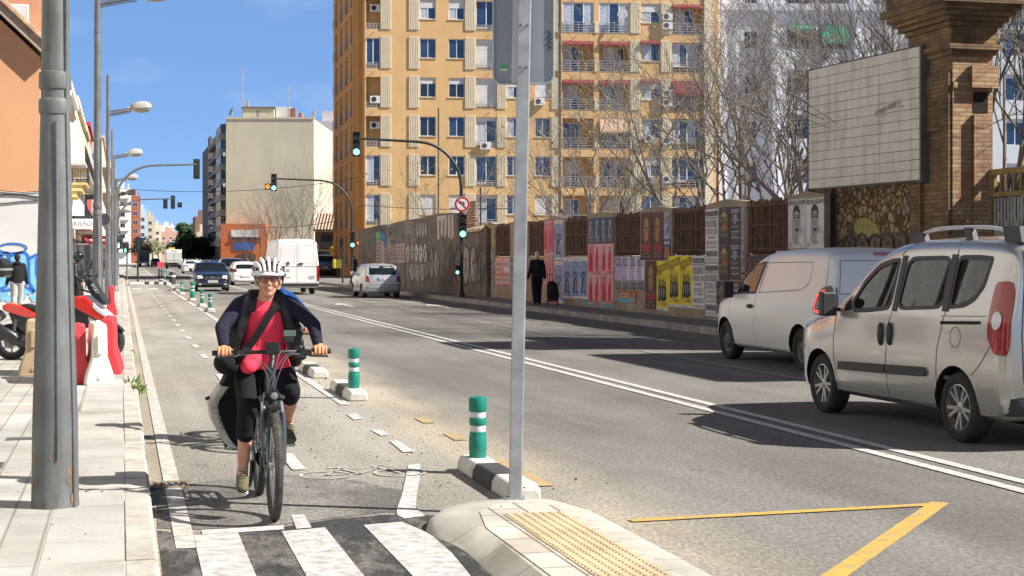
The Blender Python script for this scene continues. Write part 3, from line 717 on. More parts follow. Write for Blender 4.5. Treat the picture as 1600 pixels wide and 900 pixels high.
# ---------------------------------------------------------------- party-wall block across the side street
def party_block():
    o = W(-54.0, 290); root = empty('apartment_block', (o.x, o.y, 0), -YAW, 'tall beige block showing a blank party wall, with green-glazed balconies on its street side', 'apartment block')
    beige = M('beige_party_wall', (.62, .55, .40), rough=.95, var=.07, scale=.12, bump=.2, bscale=1.2, dirt=((.50, .45, .34), .55, .4), run=(1, 1, .2)); H = 28.0; Wd = 16.6
    dk = M('brown_facade', (.17, .13, .10), rough=.8, var=.1); wall = MB()
    wall.box(0, 0, 0, Wd, 30, H, 0); wall.box(-.02, -.15, H, Wd + .1, .3, H + .35, 0)
    wall.build('wall', [beige], root, smooth=False)
    sl = MB(); sa = math.atan2(14, 44)
    sk = W(0, 1) - W(0, 0)
    SF = Matrix.Rotation(R(90) + YAW * 0 + R(14.25), 4, 'Z') @ Matrix.Scale(-1, 4, (1, 0, 0))
    # street side: runs along the street, so it is turned from the party wall by the street's angle
    Lr = 44
    d = Vector((-math.sin(-YAW) * -1, math.cos(YAW), 0)); d = Matrix.Rotation(YAW, 3, 'Z') @ Vector((0, 1, 0))
    n = Vector((-d.y, d.x, 0))
    def S_(u, out, z): return tuple(d * u + n * out + Vector((0, 0, z)))
    def sbox(mb, u0, u1, o0, o1, z0, z1, m=0):
        vs = [S_(u, o_, z) for z in (z0, z1) for u, o_ in ((u0, o0), (u1, o0), (u1, o1), (u0, o1))]
        mb.add(vs, [(0, 3, 2, 1), (4, 5, 6, 7), (0, 1, 5, 4), (1, 2, 6, 5), (2, 3, 7, 6), (3, 0, 4, 7)], m)
    sd = MB(); sbox(sd, .0, Lr, -6, -.02, 0, H - .6, 0); sd.build('street_facade', dk, root, smooth=False)
    for k in range(8):
        z = 4.2 + k * 2.9
        b = MB(); sbox(b, 1.0, 15, .0, 1.15, z, z + .9, 0); sbox(b, .9, 15.1, .0, 1.25, z - .2, z, 1); b.build('balcony', [M('balcony_grey', (.22, .22, .2), rough=.6), M('slab_edge', (.42, .38, .3), rough=.8)], root, smooth=False)
        b = MB(); sbox(b, 1.2, 14.8, .0, .95, z + .9, z + 2.65, 0); b.build('glazed_gallery', glassmat('green_glass', (.02, .035, .03), rough=.1), root, smooth=False)
        for q in range(6): b = MB(); sbox(b, 1.2 + q * 2.7, 1.28 + q * 2.7, .96, 1.02, z + .9, z + 2.65, 0); b.build('gallery_post', WFR, root, smooth=False)
        b = MB(); sbox(b, 17, 43, .0, 1.0, z, z + .9, 0); b.build('balcony', M('balcony_brown', (.10, .08, .07), rough=.6), root, smooth=False)
    for z in (15.2, 21): q = MB(); sbox(q, .15, 1.0, .05, .45, z, z + .7, 0); q.build('air_conditioner', ACM, root, smooth=False)
    pz = MB(); pz.box(2.8, 2, H, 8.8, 9, H + 2.2, 0); pz.box(2.6, 1.8, H + 2.2, 9, 9.2, H + 2.5, 1); pz.box(9.0, 3, H, 11.6, 9, H + 2.6, 2); pz.build('penthouse', [beige, dk, WFR], root, smooth=False)
    ch = MB(); ch.box(11.8, 1.5, H, 12.9, 2.5, H + 2.2, 0); ch.lathe([(.6, 0), (.6, .5), (.35, .9), (.35, 1.3)], 10, (14, 1.5, H), m=0); ch.build('chimney', M('chimney_brick', (.36, .15, .09), rough=.9, var=.2), root)
    for x, z_, h in ((16, 0, 1.8), (5.4, 0, 1.8), (3.4, 2.5, 1.1)): c2 = MB(); c2.box(x, 2, H + z_, x + .5, 2.5, H + z_ + h); c2.build('chimney', M('chimney_grey', (.4, .38, .35), rough=.9), root, smooth=False)
    an = MB()
    for x, h in ((2.6, 10.2), (11.4, 7.0)):
        an.tube([(x, 3, H), (x, 3, H + h)], .05, 5)
        for i in range(5): an.box(x - .9 + .1 * i, 3, H + h - .2 - i * .5, x + .9 - .1 * i, 3.04, H + h - .16 - i * .5)
    an.build('roof_aerial', RAILM, root); ds = MB(); ds.lathe([(.02, 0), (.5, .1), (.8, .3)], 14, (1.1, .6, H + 1.3), (-1, -.6, .4)); ds.tube([(1.1, .6, H), (1.1, .6, H + 1.2)], .06, 6); ds.build('satellite_dish', M('dish_grey', (.35, .36, .38), rough=.5), root)
    fr = MB(); fr.box(-.5, -2.6, .0, 8.0, -.05, 8.2, 0); fr.build('shopfront', M('orange_shop', (.58, .16, .05), rough=.8, var=.1), root, smooth=False)
    sg = MB(); sg.box(1.5, -2.75, 5.7, 6.5, -2.65, 7.0, 0); sg.box(2, -2.75, 3.2, 5.8, -2.65, 4.8, 1); sg.box(2.6, -2.75, .2, 6, -2.65, 2.5, 2); sg.box(1.5, -2.9, 5.2, 7.2, -2.6, 5.55, 3); sg.build('shop_sign', [WFR, M('sign_blue', (.05, .12, .4), rough=.5), M('shop_dark', (.1, .06, .05)), DARK], root, smooth=False)
party_block()
def box_block(name, label, x0, y0, x1, y1, h, mat, cat='building', rz=0, rows=None, faces='f', style='dark', wh=1.4, ww=1.1, pitch=3.0, gap=2.6, z_first=4.2, cornice=True, fm=None, balcony=None, ground=None, group=None):
    root = empty(name, (x0, y0, 0), rz, label, cat, group); w, d = x1 - x0, y1 - y0; mb = MB()
    mb.box(0, 0, 0, w, d, h, 0)
    if cornice: mb.box(-.25, -.25, h, w + .25, d + .25, h + .35, 0)
    mb.build('wall', mat, root, smooth=False)
    FF = {'f': (frame((0, 0, 0), 0), w), 'r': (Matrix.Translation((w, 0, 0)) @ Matrix.Rotation(R(90), 4, 'Z'), d), 'l': (Matrix.Translation((0, d, 0)) @ Matrix.Rotation(R(-90), 4, 'Z'), d)}
    cnt = 0
    for f in faces:
        Fm, L_ = FF[f]; nx = max(1, int((L_ - .6) / gap)); st = L_ / nx; z = z_first
        while z + wh < h - .3 and cnt < 96:
            for i in range(nx):
                window(root, Fm @ Matrix.Translation((st * (i + .5) - ww / 2, -.05, z)), ww, wh, 2, style, fm or WFR, .0 if (i * 7 + int(z)) % 3 else .45); cnt += 1
            if balcony:
                bm = MB(); bm.xf = Fm
                bm.box(.6, -1.0, z - .75, L_ - .6, 0, z - .6, 1)
                if balcony == 'solid': bm.box(.6, -1.0, z - .6, L_ - .6, -.9, z + .35, 0)
                else:
                    bm.box(.6, -1.0, z + .25, L_ - .6, -.94, z + .31, 2)
                    for i in range(int(L_ * 3)): bm.box(.6 + i * (L_ - 1.2) / (L_ * 3), -.99, z - .6, .63 + i * (L_ - 1.2) / (L_ * 3), -.96, z + .25, 2)
                bm.build('balcony', [mat, M('balcony_slab', (.5, .46, .4), rough=.85), M('black_iron', (.02, .02, .022), rough=.5)], root, smooth=False)
            z += pitch
    if ground:
        gm = MB(); gm.xf = FF['r' if 'r' in faces else 'f'][0]; L_ = FF['r' if 'r' in faces else 'f'][1]; n_ = max(1, int(L_ / 4))
        for i in range(n_): gm.box(L_ * (i + .15) / n_, -.06, .14, L_ * (i + .85) / n_, .0, 2.9, 0)
        gm.build('shopfront', ground, root, smooth=False)
    return root
# ---------------------------------------------------------------- left side of the street
def left_house():
    root = empty('rendered_house', (-14, 48, 0), 0, 'low gabled house, white below and orange above, with blue graffiti on its wall', 'house')
    x1 = 11.62   # right corner at x = -2.38
    zc = 1.65 + (404 - 308) / 2400 * 50
    zr = 1.65 + (404 - 112) / 2400 * 49.6; zl = zr + 9.2
    ora = M('orange_render', (.68, .36, .19), rough=.9, var=.06, scale=.6, bump=.15, bscale=8, dirt=((.6, .28, .13), .25, .5))
    whi = M('white_render_wall', (.66, .65, .63), rough=.9, var=.05, scale=.8, dirt=((.5, .48, .45), .3, .7))
    mb = MB(); mb.prism([(0, 0, zc), (x1, 0, zc), (x1, 0, zr), (x1 - .0, 0, zr), (2, 0, zl), (0, 0, zl)], (0, 22, 0), 0); mb.box(-.0, -.04, .1, x1 + .04, 22, zc - .002, 1)
    mb.build('wall', [ora, whi], root, smooth=False)
    rf = MB(); u = Vector((x1 - 2, 0, zr - zl)).normalized(); nrm = Vector((-u.z, 0, u.x))
    a = Vector((2, -.35, zl)); b = Vector((x1 + .25, -.35, zr - .1)); rf.prism([a + nrm * .02, b + nrm * .02, b + nrm * .28, a + nrm * .28], (0, 22.6, 0), 0)
    rf.tube([a + nrm * .3 + Vector((0, .05, 0)), b + nrm * .3 + Vector((0, .05, 0))], .13, 8, 1)
    for i in range(24):
        t = i / 24; c_ = a.lerp(b, t) + nrm * .28; rf.tube([c_ + Vector((0, .2, .02)), c_ + Vector((0, 3, .02))], .1, 6, 1)
    rf.build('roof', [M('roof_edge', (.42, .33, .24), rough=.9, var=.25, scale=5), M('roof_tile', (.34, .21, .13), rough=.9, var=.35, scale=4)], root)
    cab = MB()
    for k, (z, s_) in enumerate(((zc + .02, .0), (zc - .35, .03), (zc - .12, -.02))):
        cab.tube([(x1 * i / 24, -.07, z + .05 * math.sin(i * 1.3 + k * 2) + s_ * i / 24) for i in range(25)], .012 + .004 * k, 6)
    cab.build('wall_cable', M('cable_black', (.04, .035, .03), rough=.7), root)
    fl = MB(); fl.tube([(9.15, -.04, 3.45), (9.15, -.3, 3.5)], .025, 6); fl.box(9.0, -.5, 3.42, 9.35, -.25, 3.56); fl.box(9.05, -.06, 3.3, 9.25, -.04, 3.6); fl.build('wall_lamp', WFR, root, smooth=False)
    # graffiti: pale blue bubble letters outlined in blue, a halo ring above
    blue = M('spray_blue', (.03, .16, .55), rough=.6, var=.15, scale=6); pale = M('spray_pale_blue', (.22, .55, .80), rough=.6, var=.15, scale=3)
    def G(p, q): r = (p - 800) / 2400; yc = (48 - .0) / (CS - r * SN); return Vector((r * yc * CS + yc * SN + 14, -.055, 1.65 - (q - 404) * yc / 2400))
    gm = MB()
    fill = [(-30, 408), (-12, 396), (8, 404), (14, 398), (36, 396), (52, 400), (66, 396), (88, 404), (94, 430), (86, 452), (70, 446), (58, 452), (44, 458), (26, 448), (10, 456), (-10, 450), (-30, 460)]
    gm.poly([G(*p) for p in crom(fill, 3, True)], 1)
    def st(pts, w, m=0, k=6): gm.ribbon([G(*p) for p in crom(pts, k)], w, (0, -1, 0), m, .006)
    st([(20 + 22 * math.cos(t * .33), 388 + 7.5 * math.sin(t * .33)) for t in range(20)], .055, 0, 2)
    for pts in ([(-6, 402), (12, 396), (15, 420), (10, 446), (-4, 452)], [(16, 400), (34, 395), (44, 402), (46, 440), (54, 456), (36, 446), (24, 450)], [(46, 404), (58, 398), (70, 396), (74, 404)], [(58, 402), (58, 430), (70, 446)], [(62, 424), (68, 416), (88, 404)], [(2, 455), (20, 450), (24, 430), (20, 408)], [(-30, 408), (-12, 396), (6, 404)]):
        st(pts, .085)
    rr = random.Random(2)
    for i in range(14): c_ = G(rr.uniform(0, 60), rr.uniform(456, 468)); gm.poly([c_ + Vector((.12 * math.cos(t), -.004, .09 * math.sin(t))) * (.5 + rr.random()) for t in [k * .9 for k in range(7)]][::-1], 1)
    gm.build('graffiti', [blue, pale], root, smooth=False)
left_house()
bm_ = brickmat('red_orange_brick', (.56, .22, .11), (.50, .19, .09), (.62, .40, .27), .26, .085, .012, rot=(R(90), 0, 0), bump=.2)
rb = empty('brick_block', (-17.5, 72, 0), 0, 'red brick apartment block with a white window behind the orange house', 'apartment block')
q = MB(); q.box(0, 0, 0, 14.4, 9, 23, 0); q.build('wall', bm_, rb, smooth=False)
v = lambda p, q_: (lambda r: (lambda yc: Vector((r * yc * CS + yc * SN + 17.5, -.02, 1.65 - (q_ - 404) * yc / 2400)))(72 / (CS - r * SN)))((p - 800) / 2400)
a_, b_ = v(11, 42), v(42, 10)
q = MB(); fw, fh = b_.x - a_.x, b_.z - a_.z
window(rb, Matrix.Translation((a_.x, -.04, a_.z)), fw, fh, 2, 'dark', WFR, .62)
q.box(a_.x - .08, -.06, a_.z - .08, b_.x + .08, .0, a_.z); q.box(a_.x - .08, -.06, b_.z, b_.x + .08, 0, b_.z + .08); q.box(a_.x - .08, -.06, a_.z, a_.x, 0, b_.z); q.box(b_.x, -.06, a_.z, b_.x + .08, 0, b_.z); q.build('window_surround', WFR, rb, smooth=False)
q = MB(); q.box(0, -8, 8.6, 14.2, -.05, 10.6); q.build('old_brick_annex', brickmat('brown_brick', (.22, .14, .085), (.17, .11, .07), (.26, .2, .15), .26, .085, .012, rot=(R(90), 0, 0)), rb, smooth=False)
q = MB(); q.tube([(.1, -.3, 18.6), (2.55, -.1, 18.7)], .1, 8); q.build('vent_pipe', DARK, rb)
cream = M('cream_render', (.72, .62, .44), rough=.9, var=.08, scale=.5); whiteR = M('white_facade', (.74, .72, .68), rough=.9, var=.06, scale=.5)
redR = M('red_facade', (.45, .06, .05), rough=.8, var=.08); greyR = M('grey_facade', (.42, .41, .40), rough=.85, var=.1); tanR = M('tan_facade', (.60, .50, .36), rough=.9, var=.08); pinkR = M('pink_facade', (.62, .36, .28), rough=.9, var=.08); blueR = M('pale_blue_facade', (.50, .60, .70), rough=.85, var=.05)
shopm = M('shop_dark_front', (.06, .055, .055), rough=.4, var=.3, scale=1)
LFT = [(-14, 41, 10.5, M('unseen_row_facade', (.52, .515, .49), rough=.9, var=.1), 'unseen house row added left of the near pavement for the vans to reflect', None),  # unseen row, added so the vans have house fronts to reflect
       (70, 88, 10.6, whiteR, 'white two-storey house with a dark roofline next past the orange house', None),
       (88, 103, 11.2, whiteR, 'white house with black iron balconies behind the second lamp column', 'iron'),
       (103, 128, 11.8, cream, 'cream terraced house with iron balconies along the left pavement', 'iron'),
       (128, 141, 12.0, tanR, 'tan terraced house between the cream and the red ones', 'iron'),
       (141, 160, 13.4, redR, 'narrow dark red terraced house on the left of the street', None),
       (160, 205, 12.2, greyR, 'grey terraced block with wide windows on the left of the street', None),
       (205, 262, 17.2, tanR, 'taller tan block with stacked balconies beyond the grey one', 'solid'),
       (262, 330, 17.0, cream, 'cream block far along the left side of the street', 'solid')]
for y0, y1, h, mt, lab, bal in LFT:
    b = (bend(y0) + bend(y1)) / 2
    box_block('terraced_house', lab, -16 + b, y0, (-2.95 if y0 > 0 else -4.2) + b, y1 - .05, h, mt, 'house', faces='r', style='dark' if y0 < 140 else 'blue', wh=1.9 if y0 < 140 else 1.5, pitch=3.3, gap=3.0, balcony=bal, ground=shopm, z_first=4.3)
# corner balcony with its yellow underside, and the hanging shop sign
bl = empty('corner_balcony', (-2.95, 92, 5.9), 0, 'balcony with black iron railing and yellow underside on the white house', 'balcony')
q = MB(); q.box(0, 0, 0, 1.0, 5, .14); q.box(0, .1, -.35, .75, 4.9, 0, 0); q.box(0, .2, -.7, .45, 4.8, -.35, 0); q.build('slab', M('yellow_slab', (.62, .48, .2), rough=.85), bl, smooth=False)
q = MB()
for i in range(34): q.tube([(.97, .04 + i * .148, .14), (1.02 + .03 * (i % 2), .04 + i * .148, .7), (.97, .04 + i * .148, 1.2)], .014, 4)
for i in range(7): q.tube([(.04 + i * .15, .03, .14), (.04 + i * .15, .0, .7), (.04 + i * .15, .03, 1.2)], .014, 4)
q.tube([(0, .03, 1.2), (.97, .03, 1.2), (.97, 4.97, 1.2), (0, 4.97, 1.2)], .025, 5); q.tube([(0, .03, .3), (.97, .03, .3), (.97, 4.97, .3)], .02, 5); q.build('railing', M('black_iron', (.02, .02, .022), rough=.5), bl)
sg = empty('shop_sign', (-2.58, 85, 3.25), 0, 'white hanging shop sign lettered KIUSO above the left pavement', 'sign')
q = MB(); q.box(.05, 0, 0, 1.12, .06, .52, 0); q.build('board', M('sign_white', (.8, .8, .8), rough=.4, var=.03), sg, smooth=False)
q = MB(); q.text('KIUSO', (.12, -.006, .14), (1, 0, 0), (0, 0, 1), .24, .92); q.build('lettering', DARK, sg, smooth=False)
q = MB(); q.box(-.05, .01, .52, 1.14, .05, .68); q.build('bracket', DARK, sg, smooth=False)
an = empty('shop_awning', (-2.95, 106, 2.9), 0, 'red folding shop awning along the left pavement', 'awning')
q = MB(); q.prism([(0, 0, .5), (1.3, 0, -.25), (1.3, 0, -.38), (0, 0, .44)], (0, 5, 0)); q.build('canvas', M('red_canvas', (.42, .05, .06), rough=.8), an, smooth=False)
q = MB(); q.tube([(0, .1, -.3), (1.28, .1, -.28)], .03, 6); q.tube([(0, 4.9, -.3), (1.28, 4.9, -.28)], .03, 6); q.build('arm', RAILM, an)
fs_ = empty('fascia_sign', (-2.95, 121, 2.7), 0, 'dark red illuminated shop board above the far left pavement', 'sign')
q = MB(); q.box(0, 0, 0, 1.9, .15, .7, 0); q.build('board', M('sign_red', (.25, .02, .02), rough=.4), fs_, smooth=False)
q = MB(); q.box(.2, -.012, .3, 1.7, 0, .42); q.build('stripe', WFR, fs_, smooth=False)
# ---------------------------------------------------------------- the far end of the street
def far(name, label, px0, px1, ytop, yc, mat, d=25, rows='f', style='dark', group=None, pitch=3.0, cat='apartment block', ww=1.4, gap=3.2, balcony=None, rz=0, wh=1.5):
    a = W((px0 - 800) / 2400 * yc, yc); wd = (px1 - px0) / 2400 * yc; h = 1.65 + (404 - ytop) / 2400 * yc
    r = box_block(name, label, a.x, a.y, a.x + wd, a.y + d, h, mat, cat, rz=rz, faces=rows, style=style, pitch=pitch, gap=gap, ww=ww, wh=wh, balcony=balcony, group=group, cornice=False)
    q = MB(); q.box(wd * .25, 3, h, wd * .6, 9, h + 2.4); q.box(wd * .8, 3, h, wd * .88, 5, h + 1.6); q.build('penthouse', mat, r, smooth=False); return r
far('apartment_block', 'white modern block with stacked balcony bands at the left bend of the street', 179, 204, 294, 470, whiteR, 30, 'f', pitch=3.3, balcony='solid', gap=2.2)
far('apartment_block', 'white block with a brick-red corner strip beyond the white balconied one', 203, 219, 306, 520, M('brick_red_strip', (.42, .13, .07), rough=.9), 20, 'f', gap=2.5)
far('apartment_block', 'pale blue rendered block far down on the left', 217, 229, 328, 600, blueR, 20, 'f')
far('apartment_block', 'beige block with dark windows far down on the left', 228, 241, 338, 660, tanR, 20, 'f')
far('apartment_block', 'cream block stepping down at the far left of the street', 240, 252, 352, 740, cream, 20, 'f')
far('apartment_block', 'pink fronted block closing the view at the end of the street', 250, 283, 362, 930, pinkR, 20, 'f', gap=4)
far('apartment_block', 'white block with dark window rows at the end of the street', 262, 279, 380, 900, whiteR, 12, 'f', gap=3.5)
far('apartment_block', 'low cream block beyond the round green tree', 280, 306, 372, 980, cream, 20, 'f', gap=4)
far('apartment_block', 'far white block rising over the end of the street', 250, 272, 352, 1080, whiteR, 20, 'f', gap=5)
far('apartment_block', 'brown brick block with a stepped roof past the dark street trees', 305, 330, 338, 560, M('brown_brick_far', (.24, .14, .09), rough=.9), 20, 'f', gap=3)
far('apartment_block', 'low yellow and white building below the brown brick block', 308, 329, 362, 480, tanR, 15, 'f', gap=3)
far('apartment_block', 'white rendered block just right of the beige party wall', 488, 540, 189, 330, rz=-YAW, mat= M('pinkish_white', (.66, .60, .58), rough=.9, var=.05, scale=.3), d=20, rows='', cat='apartment block')
far('apartment_block', 'dark narrow block with balconies left of the beige party-wall block', 325, 338, 228, 350, M('dark_block', (.13, .11, .10), rough=.8), 25, 'f', balcony='solid', gap=2, ww=1.0)
# tiled shed beside the ochre block
sh = empty('tiled_shed', W((492 - 800) / 2400 * 150, 150).to_tuple(), -YAW, 'brown shed with a striped tile lean-to roof beside the ochre block', 'shed')
q = MB(); q.box(0, 0, 0, 2.6, 8, 4.3, 0); q.box(.6, -.05, 3.0 - .3, 1.8, .0, 4.0, 1); q.build('wall', [M('shed_brown', (.24, .15, .10), rough=.9), DARK], sh, smooth=False)
q = MB()
q.prism([(-.1, -.3, 4.3), (2.7, -.3, 4.3), (2.7, 3, 6.0), (-.1, 3, 6.0)], (0, 0, .12), 0)
for i in range(9): q.tube([(.05 + i * .31, -.32, 4.45), (.05 + i * .31, 3, 6.15)], .1, 6, 1)
q.build('roof', [M('shed_dark', (.1, .06, .04), rough=.9), M('shed_tile', (.5, .36, .26), rough=.9)], sh)
lodge = box_block('unseen_lodge', 'unseen brick gate lodge added beyond the sheet gate to shade the road', 14.6, 16.2, 20, 21.7, 6.1, brickmat('lodge_brick', (.42, .25, .10), (.27, .13, .055), (.2, .15, .1), .26, .08, .012, rot=(0, R(-90), R(-90))), 'lodge', faces='l', pitch=3, gap=2.4, z_first=1.2)  # unseen lodge, added to cast the long shadow on the right lanes
# ================================================================ WALLS ALONG THE RIGHT PAVEMENT
class Plane:                              # a wall face seen from the road: u runs towards the camera, y into the wall
    def __init__(s, a, b): 
        s.o = Vector((a[0], a[1], 0)); d = Vector((b[0] - a[0], b[1] - a[1], 0)); s.L = d.length; s.d = d.normalized(); s.rz = math.atan2(s.d.y, s.d.x)
    def uz(s, px, py):
        r = (px - 800) / 2400; cx = lambda v: v.x * CS - v.y * SN; cy = lambda v: v.x * SN + v.y * CS
        u = -(cx(s.o) - r * cy(s.o)) / (cx(s.d) - r * cy(s.d)); p = s.o + s.d * u
        return u, 1.65 - (py - 404) / 2400 * cy(p)
    def pt(s, px, py, off=.006):
        u, z = s.uz(px, py); return Vector((u, -off, z))
    def root(s, name, label, cat, group=None): return empty(name, s.o.to_tuple(), s.rz, label, cat, group)
# ---------------------------------------------------------------- rendered wall covered in graffiti
GW = Plane((13.2, 88), (13.72, 60.2))
gw = GW.root('boundary_wall', 'long crumbling grey brown wall covered in graffiti behind the small silver hatchback', 'wall')
conc = M('old_wall_render', (.165, .142, .115), rough=.95, var=.25, scale=.9, bump=.6, bscale=5, dirt=((.10, .08, .06), .5, 1.2), run=(1, 1, .3))
tops = [(560, 359), (575, 356), (590, 352), (606, 351), (629, 345), (655, 341), (682, 334), (706, 332.5), (714, 333), (716, 362), (735, 361), (748, 358), (760, 356)]
mb = MB(); tp = [GW.uz(*p) for p in tops]
outl = [(tp[0][0], 0)] + tp + [(tp[-1][0], 0)]
front = [Vector((u, 0, z)) for u, z in outl]
mb.prism(front, (0, .35, 0)); mb.build('render', conc, gw, smooth=False)
mb = MB(); u0, z0 = GW.uz(717, 361); u1, z1 = GW.uz(757, 357)
for i in range(14): mb.tube([(u0 + (u1 - u0) * i / 14, -.12, z0 + (z1 - z0) * i / 14 - .05), (u0 + (u1 - u0) * i / 14, .5, z0 + (z1 - z0) * i / 14 + .1)], .09, 6)
mb.build('coping_tiles', M('old_tiles', (.33, .25, .18), rough=.9, var=.3, scale=6), gw)
mb = MB()
for i in range(12):
    u = 18.6 + .0; mb.box(GW.uz(715, 0)[0] + .0, .36, 2.5 + i * .13, GW.uz(729, 0)[0], .5, 2.6 + i * .13)
mb.build('brick_stub', brickmat('stub_brick', (.33, .16, .09), (.26, .12, .07), (.3, .25, .2), .25, .08, .01, rot=(R(90), 0, 0)), gw, smooth=False)
INK = [M('spray_grey', (.33, .315, .29), rough=.8, var=.35, scale=5, dirt=((.25, .2, .15), .6, 3)), M('spray_black', (.05, .045, .042), rough=.7, var=.4, scale=5, dirt=((.2, .16, .12), .4, 5)), M('spray_white', (.48, .46, .43), rough=.8, var=.2, scale=4, dirt=((.28, .22, .17), .5, 3)), M('spray_green', (.12, .42, .12), rough=.7), M('spray_sky', (.04, .20, .48), rough=.7),
       M('old_paper', (.40, .34, .31), rough=.9, var=.25, scale=4), M('old_paper_ink', (.27, .17, .15), rough=.9, var=.4, scale=8), M('yellow_patch', (.36, .31, .10), rough=.9, var=.15), M('buff_paint', (.34, .30, .25), rough=.9, var=.2, scale=2), M('dark_buff_paint', (.17, .135, .10), rough=.9, var=.3, scale=2)]
gm = MB(); rg = random.Random(11); PL = GW
def stroke(pts, w, m, k=5, off=.012): gm.ribbon([PL.pt(p[0], p[1], off) for p in (crom(pts, k) if k else pts)], w, (0, -1, 0), m)
def area(pts, m, off=.006, k=4): gm.poly([PL.pt(p[0], p[1], off) for p in (crom(pts, k, True) if k else pts)], m)
def bubble(x0, y0, x1, y1, n, fill, line, w, seed):
    r = random.Random(seed); sw = (x1 - x0) / n
    for i in range(n):
        cx = x0 + sw * (i + .5); cy = (y0 + y1) / 2; hw, hh = sw * .52, (y1 - y0) / 2
        pts = [(cx + hw * (1 + r.uniform(-.25, .15)) * math.cos(a) * (1 if abs(math.sin(a)) < .8 else .8), cy + hh * (1 + r.uniform(-.12, .1)) * math.sin(a)) for a in [2 * math.pi * j / 9 for j in range(9)]]
        if fill is not None: area(pts, fill, .006 + .0015 * i)
        c = crom(pts, 4, True); gm.ribbon([PL.pt(p[0], p[1], .02) for p in c + c[:1]], w, (0, -1, 0), line)
        if i % 2 == 0: stroke([(cx - hw * .1, cy - hh * .35), (cx + hw * .1, cy), (cx - hw * .15, cy + hh * .3)], w, line, off=.022)
        else: stroke([(cx - hw * .3, cy - hh * .1), (cx + hw * .4, cy - hh * .2)], w, line, off=.022)
def scrawl(x0, y0, x1, y1, n, m, w, seed):
    r = random.Random(seed); pts = []
    for i in range(n): pts.append((x0 + (x1 - x0) * (i + r.uniform(-.4, .4)) / n, (y0 if i % 2 else y1) + r.uniform(-.3, .3) * (y1 - y0)))
    stroke(pts, w, m)
bubble(697, 384, 722, 443, 2, None, 1, .08, 4); bubble(722, 382, 746, 446, 2, 0, 1, .08, 7)
bubble(634, 380, 668, 412, 5, 2, 1, .06, 1); bubble(662, 388, 686, 436, 3, 0, 1, .06, 9)
bubble(640, 408, 664, 440, 3, 0, 1, .05, 13)
for i, x in enumerate((683, 688.5, 694, 700, 705)): area([(x, 338 - i * .6), (x + 3.6, 337 - i * .6), (x + 3.8, 374 - (i % 3) * 5), (x + .4, 375 - (i % 2) * 6)], 2, .006, 0)
area([(683, 338), (698, 336), (698, 343), (683, 344)], 2, .008, 0)
area([(587, 364), (592, 363), (595, 370), (592, 375), (588, 372)], 3); area([(595, 364), (600, 366), (605, 378), (602, 389), (598, 380)], 4)
stroke([(586, 360), (594, 356), (602, 366), (606, 380)], .09, 1)
bubble(606, 351, 617, 374, 3, 1, 2, .07, 3); bubble(632, 347, 645, 364, 3, None, 2, .05, 5); bubble(650, 345, 668, 372, 4, 0, 1, .05, 6)
area([(588, 376), (604, 374), (605, 416), (588, 417)], 5, .006, 0); area([(609, 383), (633, 380), (633, 410), (609, 412)], 5, .006, 0)
for x in range(589, 604, 4):
    for y in range(378, 414, 6): area([(x, y), (x + 2.8, y - .2), (x + 2.8, y + 4), (x, y + 4.2)], 6 if (x + y) % 3 else 2, .009, 0)
for x in range(611, 632, 4):
    for y in range(384, 407, 6): area([(x, y), (x + 2.8, y - .2), (x + 2.8, y + 4), (x, y + 4.2)], 6, .009, 0)
for i in range(9):
    x = rg.uniform(570, 735); y = rg.uniform(362, 420); w_ = rg.uniform(8, 24); h_ = rg.uniform(8, 26); area([(x, y), (x + w_, y - 1), (x + w_ * .95, y + h_), (x + w_ * .1, y + h_ + 2)], 8 + i % 2, .003 + .0004 * i, 2)
for i in range(34):
    x = rg.uniform(568, 748); scrawl(x, rg.uniform(370, 400), x + rg.uniform(8, 16), rg.uniform(405, 446), rg.randint(4, 11), rg.choice([0, 1, 1, 2, 5]), rg.uniform(.02, .06), i)
stroke([(633, 415), (632, 425), (634, 440), (632, 452)], .25, 1)
gm.build('graffiti', INK, gw, smooth=False)
# ---------------------------------------------------------------- fence: plinth wall, pillars, rusty slat panels, posters
FX = 13.95; FP = Plane((FX, 60.2), (FX, 29.6))
fn = FP.root('street_fence', 'long boundary fence with rusty slat panels between concrete pillars plastered with posters', 'fence')
plc = M('fence_concrete', (.33, .27, .19), rough=.95, var=.2, scale=1.2, bump=.4, bscale=8, dirt=((.24, .19, .13), .5, 1.5))
pan = [(774, 797), (826, 850), (883, 918), (960, 1000), (1050, 1103), (1167, 1232)]
ZB, ZT = 1.72, 2.92
mb = MB(); mb.box(0, 0, 0, FP.L, .3, ZB); mb.build('plinth', plc, fn, smooth=False)
edges = [757] + [e for p in pan for e in p] + [1288]
for a, b in zip(edges[::2], edges[1::2]):
    ua, ub = FP.uz(a, 400)[0], FP.uz(b, 400)[0]; mb = MB(); mb.box(ua, .001, ZB, ub, .28, ZT + .05); mb.prism([(ua - .03, -.0, ZT + .05), (ub + .03, -.0, ZT + .05), ((ua + ub) / 2, -.0, ZT + .15)], (0, .3, 0)); mb.build('pillar', plc, fn, smooth=False)
rust = M('rusty_slats', (.07, .03, .012), rough=.8, var=.45, scale=7, dirt=((.16, .07, .025), .5, 5))
